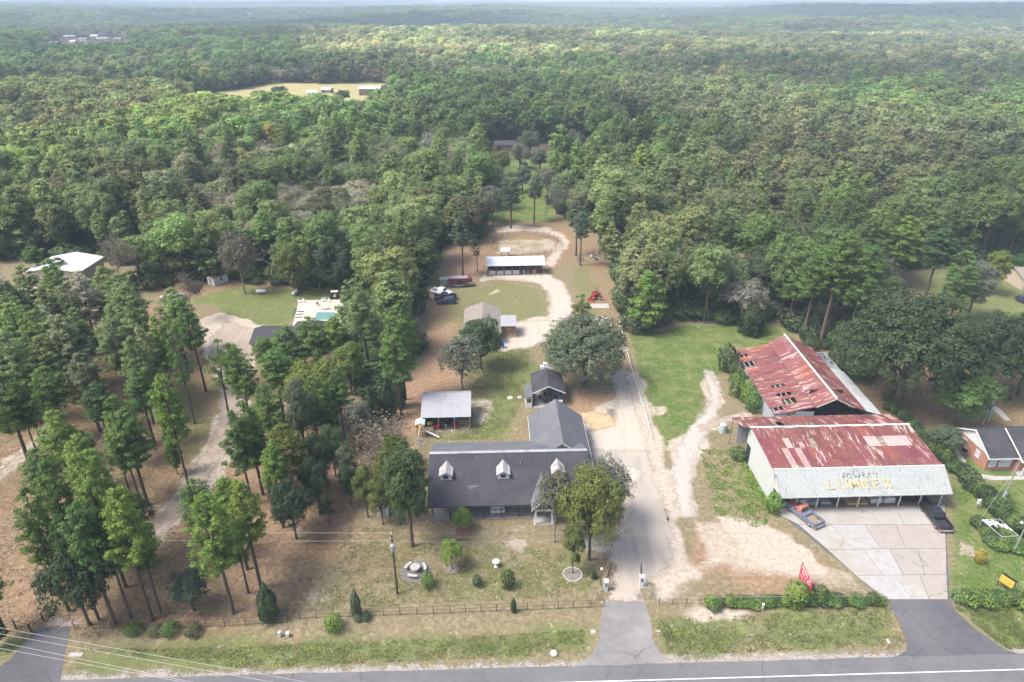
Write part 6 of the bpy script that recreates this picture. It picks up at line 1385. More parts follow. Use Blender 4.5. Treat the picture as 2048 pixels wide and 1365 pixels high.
for k, (a, b, w_) in enumerate([(95, 84, 13), (140, 76, 20), (168, 82, 14), (150, 90, 11), (205, 80, 17), (238, 84, 11), (112, 93, 12), (172, 94, 12), (214, 91, 12), (190, 74, 15), (118, 74, 13), (256, 90, 11)]): far_house(a, b, w_, 10, 4, (k*.7) % 1-.4, ['white', 'siding'][k % 2], ['white_metal', 'galv', 'shingle_tan'][k % 3], hl[k], 2)
# ------------------------------------------------------------------ vehicles
def wheel(parent, x, y, r=.38, w_=.24, ax='x'):
    o = MB().lathe([(r*.6, -w_/2), (r*.95, -w_/2), (r, -w_*.3), (r, w_*.3), (r*.95, w_/2), (r*.6, w_/2)], 18, (x, y, r), axis=ax).build('wheel', M['rubber'], parent, smooth=False)
    MB().lathe([(0, -w_/2+.02), (r*.6, -w_/2+.01), (r*.6, w_/2-.01), (0, w_/2-.02)], 12, (x, y, r), axis=ax).build('rim', M['steel'], o)
def carpaint(name, c, c2=None, rough=.3):
    m, t, b = newmat(name); p = opos(t); n = noise(t, 1.5, 5, .6, p); t.links.new(ramp(t, n, [(.4, c), (.65, c2 or tuple(x*1.2 for x in c))]), b.inputs['Base Color'])
    b.inputs['Roughness'].default_value = rough; b.inputs['Coat Weight'].default_value = .4; return m
M['car_black'] = carpaint('black_car_paint', (.012, .013, .016)); M['car_white'] = carpaint('white_car_paint', (.65, .66, .66)); M['car_blue'] = carpaint('dark_blue_car_paint', (.02, .03, .055))
M['car_oldblue'] = carpaint('faded_blue_grey_paint', (.10, .12, .17), (.16, .18, .23), .6); M['car_oldred'] = carpaint('sun_faded_red_paint', (.30, .075, .06), (.36, .16, .13), .7)
M['car_maroon'] = carpaint('maroon_paint', (.075, .018, .035), (.11, .03, .05)); M['car_green'] = carpaint('dark_green_paint', (.03, .045, .035)); M['lamp_red'] = flat('tail_lamp_red', (.4, .02, .02), .3); M['lamp'] = flat('headlamp_lens', (.7, .7, .72), .15)
def body_loft(parent, name, mat, secs):
    """secs: list of (y, half width bottom, half width top, z0, z1) cross sections"""
    S = []
    for y, wb, wt, z0, z1 in secs:
        c = min(.08, (z1-z0)*.3); S.append([(-wb, y, z0), (-wb*1.01, y, z0+(z1-z0)*.5), (-wt, y, z1-c), (-wt+.08, y, z1), (wt-.08, y, z1), (wt, y, z1-c), (wb*1.01, y, z0+(z1-z0)*.5), (wb, y, z0)])
    return MB().loft(S).build(name, mat, parent)
def pickup(x, y, rz, col, label, cab='same', hood=None, bed_floor='dark', scale=1.0, crew=True):
    """nose towards -y"""
    r = thing('pickup_truck', label, 'pickup', (x, y, 0), rz); r.scale = (scale,)*3; m = M[col]; L2 = 2.75
    body_loft(r, 'body', m, [(-L2, .80, .78, .45, .85), (-L2+.12, .93, .90, .38, 1.0), (-1.55, .97, .93, .36, 1.10), (-1.2, .97, .93, .36, 1.12), (.75, .97, .93, .36, 1.10), (.8, .97, .93, .36, .75)])
    body_loft(r, 'hood', M[hood or col], [(-L2+.2, .78, .75, .98, 1.04), (-1.35, .84, .82, 1.05, 1.16)])
    c0, c1 = (-1.35, .75) if crew else (-1.2, .2)
    body_loft(r, 'cab', M[cab] if cab != 'same' else m, [(c0, .90, .86, 1.05, 1.12), (c0+.6, .88, .72, 1.05, 1.76), (c1-.2, .88, .72, 1.05, 1.78), (c1, .90, .84, 1.05, 1.12)])
    MB().slab([(-.74, c0+.05, 1.19), (.74, c0+.05, 1.19), (.64, c0+.56, 1.72), (-.64, c0+.56, 1.72)], .015).build('windscreen', M['glass'], r)
    MB().slab([(-.70, c1+.01, 1.20), (.70, c1+.01, 1.20), (.62, c1-.17, 1.70), (-.62, c1-.17, 1.70)], .015).build('rear_window', M['glass'], r)
    for s in (-1, 1):
        MB().slab([(s*.885, c0+.35, 1.16), (s*.885, c1-.12, 1.16), (s*.76, c1-.28, 1.66), (s*.76, c0+.68, 1.66)], .012).build('side_window', M['glass'], r)
        MB().box(s*.95-.12, s*.95+.12, c0+.35, c0+.5, 1.15, 1.33).build('mirror', M['black'], r); MB().box(s*.7-.15, s*.7+.15, -L2-.02, -L2+.12, .68, .86).build('headlight', M['lamp'], r)
        MB().box(s*.88-.07, s*.88+.07, L2-.06, L2+.01, .7, 1.0).build('tail_light', M['lamp_red'], r)
        MB().box(min(s*.97, s*.85), max(s*.97, s*.85), c1+.05, L2-.08, .45, 1.12).build('bed_side', m, r)
        for yy in (-1.75, 1.75): wheel(r, s*.84, yy)
    MB().box(-.85, .85, c1+.05, L2-.08, .62, .68).build('bed_floor', M[bed_floor], r); MB().box(-.85, .85, c1+.05, c1+.12, .6, 1.12).build('bed_front', m, r); MB().box(-.92, .92, L2-.08, L2-.02, .55, 1.12).build('tailgate', m, r)
    MB().box(-.95, .95, L2-.02, L2+.14, .42, .6).build('bumper', M['steel'], r); MB().box(-.2, .2, L2+.141, L2+.15, .45, .58).build('number_plate', M['white'], r); MB().box(-.93, .93, -L2-.1, -L2+.05, .42, .6).build('bumper', M['steel'], r)
    return r
def suv(x, y, rz, col, label, nm='parked_car', scale=1.0, hgt=1.68, roof=None):
    r = thing(nm, label, 'car', (x, y, 0), rz); r.scale = (scale,)*3; m = M[col]; L2 = 2.3
    body_loft(r, 'body', m, [(-L2, .74, .70, .42, .72), (-L2+.2, .88, .82, .34, .9), (-1.1, .92, .88, .32, 1.02), (1.9, .92, .88, .32, 1.04), (L2, .84, .80, .38, .98)])
    body_loft(r, 'cabin', M[roof] if roof else m, [(-1.15, .84, .80, .98, 1.03), (-.45, .84, .66, .98, hgt-.08), (0, .84, .67, .98, hgt), (1.5, .84, .66, .98, hgt-.03), (2.15, .84, .76, .98, 1.08)])
    MB().slab([(-.70, -1.12, 1.07), (.70, -1.12, 1.07), (.60, -.50, hgt-.14), (-.60, -.50, hgt-.14)], .015).build('windscreen', M['glass'], r); MB().slab([(-.66, 2.14, 1.14), (.66, 2.14, 1.14), (.58, 1.62, hgt-.12), (-.58, 1.62, hgt-.12)], .015).build('rear_window', M['glass'], r)
    for s in (-1, 1):
        MB().slab([(s*.845, -.75, 1.06), (s*.845, 1.75, 1.06), (s*.70, 1.45, hgt-.15), (s*.70, -.35, hgt-.15)], .012).build('side_window', M['glass'], r); MB().box(s*.92-.1, s*.92+.1, -.8, -.68, 1.0, 1.15).build('mirror', M['black'], r)
        MB().box(s*.62-.14, s*.62+.14, -L2-.01, -L2+.12, .62, .76).build('headlight', M['lamp'], r); MB().box(s*.74-.1, s*.74+.1, L2-.1, L2+.01, .7, .95).build('tail_light', M['lamp_red'], r)
        for yy in (-1.4, 1.4): wheel(r, s*.80, yy, .34, .22)
    return r
def at(px, py): return G(px, py)
pickup(*at(1606, 1034), math.pi+.45, 'car_oldblue', 'old pickup with sun faded red cab and hood and blue grey bed', cab='car_oldred', hood='car_oldred', bed_floor='wood', crew=False)
pickup(*at(1869, 1040), math.pi-.03, 'car_black', 'black pickup parked at the right end of the concrete forecourt')
suv(*at(893, 607), -1.5, 'car_blue', 'dark blue hatchback car nearest the lawn beside the black pickup')
pickup(*at(891, 599), -1.5, 'car_black', 'black pickup parked between the dark blue car and the white pickup')
pickup(*at(883, 589), 1.1, 'car_white', 'white pickup parked under the boundary trees')
suv(*at(309, 712), 1.2, 'car_green', 'dark green jeep with pale roof among the grove pines', hgt=1.9, roof='white_dirty', nm='parked_jeep')
pickup(*at(346, 600), -1.3, 'car_white', 'white cab flatbed truck with dark bed behind the left pines', bed_floor='black')
suv(*at(2050, 607), .2, 'car_blue', 'dark car at the right picture edge on the clearing')
suv(*at(1047, 330), .6, 'car_black', 'dark car parked at the back clearing', scale=1.0); suv(*at(1253, 292), 1.4, 'car_white', 'white car parked near the white roofed house in the woods')
suv(*lbw(4.0, 1.6), .06, 'car_white', 'old white car parked under the left end of the canopy', hgt=1.4)
# horse trailer
tx, ty = at(918, 573); Ht = thing('horse_trailer', 'maroon horse trailer with sloped nose parked by the tall pine', 'trailer', (tx, ty, 0), .05)
MB().prism([(-2.6, .5), (-2.6, 2.35), (2.1, 2.45), (3.0, 2.3), (3.4, 1.5), (2.3, 1.3), (2.2, .5)], -1, 1).build('body', M['car_maroon'], Ht); MB().box(-2.5, 2.2, -.97, .97, 2.46, 2.52).build('roof', carpaint('pale_maroon_paint', (.28, .17, .2)), Ht)
MB().box(-.4, .9, -1.03, -1.0, .8, 2.0).build('side_door', M['glass'], Ht); MB().box(-1.6, 1.4, -1.12, -.98, .62, .74).build('fender', M['galv'], Ht)
for a in (-.5, .4):
    for s in (-.95, .95): wheel(Ht, a, s, .36, .22, 'y')
MB().tube((3.0, 0, 1.2), (4.2, 0, .55), .06).tube((4.0, 0, .6), (4.0, 0, 0), .04).build('hitch', M['black_metal'], Ht)
tx, ty = at(896, 573); Ut = thing('livestock_trailer', 'grey open sided livestock trailer left of the maroon trailer', 'trailer', (tx, ty, 0), .05)
for z in (.8, 1.2, 1.6, 2.0): MB().box(-2.0, 2.0, -.95, -.90, z, z+.16).box(-2.0, 2.0, .9, .95, z, z+.16).build('slat', M['galv'], Ut)
MB().box(-2, 2, -.95, .95, .5, .6).build('floor', M['wood'], Ut); MB().box(-2.05, 2.05, -.97, .97, 2.2, 2.26).build('roof', M['galv'], Ut)
for a in (-2, 0, 2):
    for s in (-.93, .93): MB().box(a-.04, a+.04, s-.04, s+.04, .5, 2.2).build('post', M['black_metal'], Ut)
for s in (-.95, .95): wheel(Ut, -.4, s, .36, .22, 'y'); wheel(Ut, .5, s, .36, .22, 'y')
# red tractor with loader
tx, ty = at(1190, 596); Tr = thing('red_tractor', 'red tractor with front loader at the right of the lawn loop', 'tractor', (tx, ty, 0), -.5)
MB().box(-.4, .4, -1.5, .1, .75, 1.35).build('hood', M['red'], Tr, bevel=.06); MB().box(-.5, .5, .1, 1.0, .6, .95).build('body', M['red'], Tr); MB().box(-.25, .25, .4, .8, .95, 1.1).box(-.25, .25, .75, .85, 1.1, 1.5).build('seat', M['black'], Tr)
for s in (-1, 1):
    wheel(Tr, s*.75, .7, .62, .36); wheel(Tr, s*.62, -1.2, .38, .25); MB().box(s*.75-.2, s*.75+.2, .2, 1.2, 1.28, 1.34).build('fender', M['red'], Tr); MB().tube((s*.5, -.2, 1.0), (s*.5, -2.3, .5), .06).build('loader_arm', M['red'], Tr)
MB().prism([(-2.9, .1), (-2.3, .1), (-2.3, .7), (-2.4, .7), (-2.4, .2), (-2.9, .16)], -.85, .85, axis='x').build('bucket', M['red'], Tr); MB().tube((-.45, .9, .9), (-.45, .9, 2.1), .04).tube((.45, .9, .9), (.45, .9, 2.1), .04).tube((-.45, .9, 2.1), (.45, .9, 2.1), .04).build('roll_bar', M['black_metal'], Tr)
tx, ty = at(1202, 600); sp = thing('disc_implement', 'small red tractor implement beside the red tractor', 'implement', (tx, ty, 0), -.5); MB().box(-.8, .8, -.1, .1, .5, .6).box(-.1, .1, -.8, .1, .5, .6).build('frame', M['red'], sp)
for k in range(5): MB().lathe([(0, -.02), (.3, -.02), (.3, .02), (0, .02)], 10, (-.64+k*.32, .0, .3), axis='x').build('disc', M['steel'], sp)
mower(*at(2008, 797), 0, 1.2, M['black'], 'black riding mower on the bare ground behind the brick house')
# junk near the pen
tx, ty = at(1190, 520); ww = thing('water_trough', 'round grey water trough under the trees right of the pen', 'trough', (tx, ty, 0)); MB().lathe([(0, .05), (.75, .05), (.8, .6), (.74, .6), (.70, .3), (0, .3)], 18).build('tub', M['galv'], ww); MB().lathe([(0, .5), (.71, .5)], 18).build('water', M['glass'], ww)
patio_chair(1182, 516, 'white', 'white chair beside the water trough right of the pen'); patio_chair(1193, 510, 'white', 'white chair behind the water trough right of the pen')
tx, ty = at(1161, 522); fd = thing('hay_feeder', 'dark round hay feeder beside the two trunked pine', 'feeder', (tx, ty, 0)); MB().lathe([(.9, .1), (.95, .15), (.9, .2)], 18).lathe([(.9, .8), (.95, .85), (.9, .9)], 18).build('ring', M['black_metal'], fd)
for k in range(10): a = k*.628; MB().tube((.92*math.cos(a), .92*math.sin(a), 0), (.92*math.cos(a), .92*math.sin(a), .9), .02, n=5).build('bar', M['black_metal'], fd)
tx, ty = at(1200, 613); cpad = MB().box(-2.1, 2.1, -1.3, 1.3, 0, .12).build('concrete_pad', M['concrete'], None, (tx, ty, 0)); tag(cpad, 'small pale concrete slab below the red tractor', 'slab')
# water tank near the lumber shop
tx, ty = at(1445, 865); wt = thing('water_tank', 'grey ribbed tank standing in the grass left of the red roof', 'tank', (tx, ty, 0)); MB().lathe([(0, .2), (.6, .2), (.62, .6), (.6, .65), (.62, .7), (.62, 1.1), (.6, 1.15), (.62, 1.2), (.6, 1.6), (.3, 1.78), (0, 1.8)], 18).build('tank', M['grey_sheet'], wt, smooth=False); MB().box(-.6, .6, -.6, .6, 0, .2).build('base', M['concrete'], wt)
# septic lids
for k, (a, b, c) in enumerate([(1020, 796, .5), (1039, 795, .45)]):
    x, y = G(a, b); o = MB().lathe([(0, .09), (c, .09), (c+.05, 0)], 20).build('septic_lid', M['concrete'] if k else M['deck_slab'], None, (x, y, 0)); tag(o, ['round concrete lid with a worn middle in the lawn left of the pavilion', 'plain round concrete lid in the lawn next to the pavilion'][k], 'lid')

# ------------------------------------------------------------------ fences
def fence_line(name, label, pts, sp_, h, postm, railm, rails=(1.0,), pr=.04, rr_=.022, cat='fence'):
    P = [Vector((*G(*p), 0)) if len(p) == 2 else Vector(p) for p in pts]; o = thing(name, label, cat, (P[0].x, P[0].y, 0)); base = P[0]
    prev = None; run = []; first = True
    for a, b in zip(P, P[1:]):
        n = max(1, round((b-a).length/sp_))
        for k in range(n+(1 if b is P[-1] else 0)):
            q = a.lerp(b, k/n); z = tz(q.x, q.y); run.append(Vector((q.x-base.x, q.y-base.y, z)))
    for q in run: MB().tube(q+Vector((0, 0, -.05)), q+Vector((0, 0, h)), pr, n=6).build('post', M[postm], o)
    for z in rails: MB().path([q+Vector((0, 0, h*z)) for q in run], rr_, 5).build('rail', M[railm], o)
    return o
def wire_mesh(o, pts, h, mat, sp=.35):
    pass
fence_line('chain_fence', 'black wire fence along the front lawn', [(600, 1238), (900, 1227), (1208, 1215)], 1.92, 1.25, 'black_metal', 'black_metal', (1.0, .55, .1), .035, .016)
fence_line('chain_fence', 'short black fence curving up to the left gate pillar', [(1182, 1213), (1205, 1185), (1210, 1176)], 1.6, 1.15, 'black_metal', 'galv', (1.0, .5), .035, .02)
fence_line('chain_fence', 'fence from the right gate pillar to the road front', [(1285, 1172), (1302, 1195), (1318, 1210), (1400, 1211)], 1.9, 1.25, 'black_metal', 'galv', (1.0, .5, .1), .035, .018)
fence_line('chain_fence', 'wire fence carrying the vines left of the lumber apron', [(1400, 1211), (1560, 1210), (1765, 1208)], 2.3, 1.35, 'galv', 'galv', (1.0, .5), .035, .02)
fence_line('chain_fence', 'wire fence carrying the vines behind the yellow sign', [(1905, 1208), (2080, 1212)], 2.3, 1.35, 'galv', 'galv', (1.0, .5), .035, .02)
fence_line('chain_fence', 'dark wire fence in front of the left pine grove', [(150, 1258), (300, 1258), (450, 1252), (575, 1245)], 2.4, 1.2, 'black_metal', 'black_metal', (1.0, .55, .15), .04, .016)
fence_line('gate_fence', 'dark rail fence beside the left asphalt apron', [(-40, 1255), (32, 1256), (62, 1262), (88, 1242)], 2.3, 1.3, 'black_metal', 'black_metal', (.9, .55), .08, .03)
fence_line('pipe_fence', 'white pipe rail along the right property boundary', [(1236, 640), (1262, 742), (1292, 842), (1302, 880)], 3.2, .9, 'white', 'white', (1.0,), .05, .06)
fence_line('paddock_fence', 'wooden paddock fence between the stable and the trees', [(905, 522), (968, 536)], 2.6, 1.3, 'wood', 'wood', (.95, .5), .06, .035)
fence_line('wood_fence', 'grey wooden fence piece in the green fence line', [(1934, 962), (1962, 992)], .5, 1.6, 'wood', 'wood', (.9, .3), .13, .04)
# gate pillars, lamp and open gates
for k, (a, b, lb) in enumerate([(1211, 1181, 'white stone gate pillar left of the middle driveway'), (1282, 1172, 'white stone gate pillar right of the middle driveway')]):
    x, y = G(a, b); r = thing('gate_pillar', lb, 'pillar', (x, y, 0)); MB().box(-.24, .24, -.24, .24, 0, 1.55).build('shaft', M['white_dirty'], r, bevel=.02); MB().box(-.3, .3, -.3, .3, 1.55, 1.65).build('cap', M['white'], r); MB().box(-.10, .10, -.27, -.24, .9, 1.25).build('plaque', M['black'], r)
for k, (a, lb) in enumerate([((1211, 1178, 1221, 1140), 'open dark metal gate leaf on the left side of the driveway'), ((1283, 1168, 1281, 1142), 'open dark metal gate leaf on the right side of the driveway')]):
    p = Vector((*G(a[0], a[1]), 0)); q = Vector((*G(a[2], a[3]), 0)); d = q-p; r = thing('driveway_gate', lb, 'gate', p)
    MB().tube((0, 0, .2), d+Vector((0, 0, .2)), .03).tube((0, 0, 1.3), d+Vector((0, 0, 1.3)), .035).tube((0, 0, .2), (0, 0, 1.3), .03).tube(d+Vector((0, 0, .2)), d+Vector((0, 0, 1.3)), .03).build('frame', M['black_metal'], r)
    for j in range(1, 8): MB().tube(d*(j/8)+Vector((0, 0, .2)), d*(j/8)+Vector((0, 0, 1.3)), .014, n=4).build('bar', M['black_metal'], r)
x, y = G(1201, 1170); lp_ = thing('lamp_post', 'thin black lamp post with white globe by the driveway', 'lamp post', (x, y, 0)); MB().tube((0, 0, 0), (0, 0, 2.5), .04).build('post', M['black_metal'], lp_); MB().lathe([(0, 2.45), (.13, 2.5), (.17, 2.65), (.12, 2.8), (0, 2.85)], 12).build('globe', M['white'], lp_, smooth=True)
# ------------------------------------------------------------------ front yard
x, y = G(831, 1143); pt = thing('stone_patio', 'dark round stone patio in the front yard', 'patio', (x, y, 0))
stone_mat = stain('dark_patio_stone', (.12, .118, .118), (.18, .175, .17), 3, .9)
random.seed(5)
for ring, (r0, n_) in enumerate(((0, 1), (.55, 6), (1.12, 12), (1.68, 18))):
    for k in range(n_):
        a = 2*math.pi*(k+.3*ring)/n_; s = .27 if ring else .3; mbp = MB(); pts = []
        for j in range(6): b_ = j*math.pi/3+random.uniform(-.15, .15); rr_ = s*random.uniform(.9, 1.08); pts.append((r0*math.cos(a)+rr_*math.cos(b_), r0*math.sin(a)+rr_*math.sin(b_), .05+random.uniform(0, .015)))
        mbp.slab(pts, .05).build('stone', stone_mat, pt)
mt_ = MB().lathe([(0, .03), (1.95, .03), (2.0, 0)], 28).build('bed', stain('dark_slate_bed', (.10, .095, .095), (.15, .145, .14), 3, .95), pt)
tb = thing('stone_table', 'round concrete table on the dark stone patio', 'table', (x, y, .06)); MB().lathe([(0, .66), (.62, .66), (.65, .70), (.62, .76), (0, .76)], 24).build('tabletop', M['concrete'], tb); MB().lathe([(.28, 0), (.2, .12), (.16, .4), (.26, .66)], 14).build('pedestal', M['concrete'], tb)
for k in range(3):
    a = math.radians([150, 260, 20][k]); r = thing('curved_bench', ['curved concrete bench behind left of the round concrete table', 'curved concrete bench in front of the round concrete table', 'curved concrete bench right of the round concrete table'][k], 'bench', (x, y, .06), a)
    S = []
    for j in range(9):
        t_ = -.5+j/8; S.append([(1.05*math.cos(t_), 1.05*math.sin(t_), .38), (1.42*math.cos(t_), 1.42*math.sin(t_), .38), (1.42*math.cos(t_), 1.42*math.sin(t_), .46), (1.05*math.cos(t_), 1.05*math.sin(t_), .46)])
    MB().loft(S).build('seat', M['concrete'], r)
    for t_ in (-.35, .35): MB().cbox(1.23*math.cos(t_), 1.23*math.sin(t_), .19, .22, .16, .38, rz=t_).build('leg', M['concrete'], r)
x, y = G(992, 1134); bb = thing('bird_bath', 'white bird bath standing in the front lawn', 'bird bath', (x, y, 0)); MB().lathe([(0, 0), (.3, 0), (.26, .08), (.12, .2), (.09, .7), (.14, .82)], 16).build('pedestal', M['white'], bb, smooth=True); MB().lathe([(0, .82), (.2, .82), (.48, .95), (.46, .98), (.2, .88), (0, .87)], 20).build('basin', M['white'], bb, smooth=True)
def stone_ring(a, b, rad, n_, lb, mat, fill):
    x, y = G(a, b); r = thing('tree_ring', lb, 'border', (x, y, 0)); MB().lathe([(0, .04), (rad, .02), (rad+.05, 0)], 24).build('mulch', fill, r)
    for k in range(n_):
        t_ = 2*math.pi*k/n_; MB().cbox(rad*math.cos(t_), rad*math.sin(t_), .07, .2, .3, .12, rz=t_).build('stone' if mat is M['concrete'] else 'brick', mat, r)
mulch = stain('grey_mulch', (.14, .12, .105), (.22, .20, .18), 4, 1); rmul = stain('red_mulch', (.20, .11, .08), (.28, .17, .12), 4, 1)
stone_ring(926, 1062, .95, 18, 'brick ring round the lime green tree', flat('ring_brick', (.28, .13, .10), .9), rmul); stone_ring(904, 1138, .85, 14, 'low ring round the small bushy front tree', flat('ring_brick_dull', (.24, .17, .14), .9), mulch); stone_ring(1145, 1150, 1.15, 20, 'pale stone ring at the foot of the olive oak', M['concrete'], mulch)
# fallen leaf patch
sheet('leaf_patch', W([(1015, 1080), (1045, 1076), (1065, 1090), (1050, 1104), (1020, 1102), (1008, 1092)]), .006, stain('grey_leaf_litter', (.23, .19, .15), (.32, .27, .21), 4, 1, c3=(.20, .17, .11)), .6, 1.0)
# ------------------------------------------------------------------ poles and wires
def pole(px, py, h, lb, mat='bark', tilt=0, r0=.15):
    x, y = G(px, py); r = thing('utility_pole', lb, 'pole', (x, y, tz(x, y))); MB().tube((0, 0, 0), (tilt, 0, h), r0, r0*.65, 10).build('shaft', M[mat], r); return r
M['polewood'] = stain('creosote_pole', (.05, .035, .03), (.09, .07, .055), 5, .9)
p1 = pole(795, 1188, 9.4, 'brown utility pole with grey transformer in the front yard', 'polewood'); tf = MB().lathe([(0, 7.3), (.24, 7.3), (.27, 7.4), (.27, 8.1), (.22, 8.2), (0, 8.22)], 14, (.05, -.38, 0)).build('transformer', M['galv'], p1); MB().tube((.05, -.38, 8.2), (.05, -.38, 8.45), .04).build('bushing', M['white'], tf)
MB().box(-.06, .06, -.3, -.1, 7.5, 7.6).build('bracket', M['steel'], p1); MB().tube((0, 0, 9.4), (0, 0, 9.75), .05).tube((-.2, 0, 8.9), (.2, 0, 8.9), .05).build('insulator', M['white'], p1)
def wire(name, label, pts, sag=.5, r=.018, mat='steel', n=16):
    P = [Vector(p) for p in pts]; Q_ = []
    for a, b in zip(P, P[1:]):
        for k in range(n): t_ = k/n; q = a.lerp(b, t_); q.z -= sag*4*t_*(1-t_); Q_.append(q)
    Q_.append(P[-1]); o = Q_[0].copy(); w_ = MB().path([q-o for q in Q_], r, 4).build(name, M[mat]); w_.location = o; return tag(w_, label, 'cable')
a = G(795, 1188); w0 = Vector((a[0], a[1], 0))
M['wirem'] = flat('pale_cable', (.32, .32, .33), .5)
wire('power_cable', 'upper cable running left from the brown pole', [w0+Vector((0, 0, 9.7)), w0+Vector((-60, 2, 9.9))], .6, .014, 'wirem'); wire('power_cable', 'lower cable running left from the brown pole', [w0+Vector((0, 0, 8.6)), w0+Vector((-60, 2, 8.4))], .8, .014, 'wirem')
wire('service_cable', 'thin cable from the brown pole over the front lawn to the right', [w0+Vector((0, 0, 8.4)), w0+Vector((44, 4.5, 7.5))], 1.2, .010, 'wirem')
wl = ['topmost of the four power lines over the bottom left corner', 'second of the four power lines over the bottom left corner', 'third of the four power lines over the bottom left corner', 'lowest of the four power lines over the bottom left corner']
for k, (ya, xb, yb) in enumerate([(1253, 512, 1343.6), (1265, 512, 1355.6), (1281.5, 401, 1365), (1294, 388, 1365)]):
    A = Vector((*G(0, ya, 9.0), 9.0)); B = Vector((*G(xb, yb, 8.6), 8.6)); d = B-A; wire('power_line', wl[k], [A-d*2.2, A+d*3.2], .25, .019, 'wirem', 30)
p2 = pole(1996, 1018, 8.5, 'leaning grey utility pole in the green fence line at the right', 'bark_grey', .45, .12); MB().box(-.2, .2, -.35, -.1, 2.2, 3.1).build('meter_box', M['galv'], p2)
wire('service_cable', 'cable sloping down beside the leaning grey pole', [(G(1996, 1018)[0]+.4, G(1996, 1018)[1], 8.2), (G(1950, 1055)[0], G(1950, 1055)[1], .1)], .1, .02, 'wirem')
x, y = G(1953, 1018); mp = thing('meter_pedestal', 'white electric box on a short post beside the grass', 'electric box', (x, y, 0)); MB().box(-.06, .06, -.06, .06, 0, 1.0).build('post', M['wood'], mp); MB().box(-.22, .22, -.15, .12, .9, 1.7).build('box', M['white'], mp, bevel=.03)
x, y = G(2026, 1108); sl2 = thing('street_light', 'grey light pole with white lamp head by the metal frame', 'street light', (x, y, 0)); MB().tube((0, 0, 0), (.1, 0, 5.2), .09, .06).build('shaft', M['galv'], sl2); MB().tube((.1, 0, 5.1), (-.6, -.1, 5.4), .035).build('arm', M['galv'], sl2); MB().lathe([(0, 5.3), (.2, 5.3), (.14, 5.48), (0, 5.5)], 12, (-.7, -.1, 0)).build('lamp_head', M['white'], sl2)
# carport frame with loose white sheets
A = [Vector((*G(*p), 0)) for p in ((1955, 1062), (1995, 1096), (2028, 1094), (1990, 1060))]; o = A[0]; cf = thing('carport', 'low metal frame with loose white sheets overgrown by shrubs', 'frame', o)
for q in A: MB().tube(q-o, q-o+Vector((0, 0, 1.9)), .05, n=6).build('post', M['galv'], cf)
for i in range(4): MB().tube(A[i]-o+Vector((0, 0, 1.9)), A[(i+1) % 4]-o+Vector((0, 0, 1.9)), .045, n=6).build('beam', M['galv'], cf)
for k in range(7):
    u = .03+k*.14; ln = .5 if k % 2 else .62; st = [.0, .02, .1, .04, .12, .3, .34][k]
    P = lambda u, v: (A[0].lerp(A[3], u)).lerp(A[1].lerp(A[2], u), v)-o+Vector((0, 0, 1.98+.03*(k % 2)))
    MB().slab([P(u, st), P(u+.085, st), P(u+.085, st+ln*.62), P(u, st+ln*.62)], .03).build('panel', M['white'], cf)
# signs
def sign_at(pxa, pxb, z0, z1, name, label, mat, cat='sign', th=.06):
    a = Vector((*G(*pxa), 0)); b = Vector((*G(*pxb), 0)); r = thing(name, label, cat, a); d = b-a; r.rotation_euler.z = math.atan2(d.y, d.x); L_ = d.length
    MB().box(0, L_, -th/2, th/2, z0, z1).build('board', M[mat], r)
    for x in (0, L_): MB().tube((x, .08, 0), (x, .08, z1+.15), .05, n=6).build('post', M['black_metal'], r)
    return r, L_
M['banner'] = stain('crimson_banner', (.38, .03, .07), (.50, .055, .11), 1.5, .6)
ra = G(1592, 1168); rb = G(1612, 1210)
rs_, Ls = sign_at((1594, 1168), (1614, 1211), 1.2, 3.5, 'banner_sign', 'crimson banner sign with white lettering facing the highway', 'banner')
random.seed(8); 
def sign_text(parent, body, x, z, size, mat, off=-.045, L_=None, nm='letter', face=-1):
    cu = bpy.data.curves.new('glyph', 'FONT'); cu.body = body; cu.size = size; cu.resolution_u = 2; cu.extrude = .003; cu.offset = size*.02
    tmp = bpy.data.objects.new('glyph', cu); COL.objects.link(tmp); dg = bpy.context.evaluated_depsgraph_get(); me_ = bpy.data.meshes.new_from_object(tmp.evaluated_get(dg)); bpy.data.objects.remove(tmp); me_.materials.clear(); me_.materials.append(mat)
    o = bpy.data.objects.new(nm, me_); COL.objects.link(o); o.parent = parent; wd = max([v.co.x for v in me_.vertices] or [1])
    if face < 0: o.location = (x, off, z); o.rotation_euler = (math.pi/2, 0, 0)
    else: o.location = (x+wd, -off, z); o.rotation_euler = (math.pi/2, 0, math.pi)
    return o
for f in (-1, 1):
    st = MB()
    for k in range(30):      # the lettering on the banner is too blurred to read: broken white strokes in three lines
        ln = k % 3; x0 = .3+(k//3)*(Ls-.7)/10; z = 3.05-ln*.62; h_ = [.34, .42, .2][ln]
        if random.random() < .2: continue
        st.slab([(x0, f*.04, z), (x0+.14, f*.04, z), (x0+.2*random.random()+.08, f*.04, z+h_), (x0+.02, f*.04, z+h_)], .004)
    o = st.build('lettering', M['white'], rs_); o['kind'] = 'stuff'
ys_, Ly = sign_at((1993, 1172), (2020, 1190), .9, 2.1, 'roadside_sign', 'yellow roadside sign with black edge above the vines', 'yellow')
MB().box(-.04, Ly+.04, -.06, .06, .8, .9).box(-.04, Ly+.04, -.06, .06, 2.1, 2.18).box(Ly, Ly+.08, -.06, .06, .8, 2.18).build('frame', M['black'], ys_)
for k in range(4): MB().box(.2+k*Ly/4.3, .75+k*Ly/4.3, -.05, .05, 2.18, 2.3).build('floodlight', M['black'], ys_)
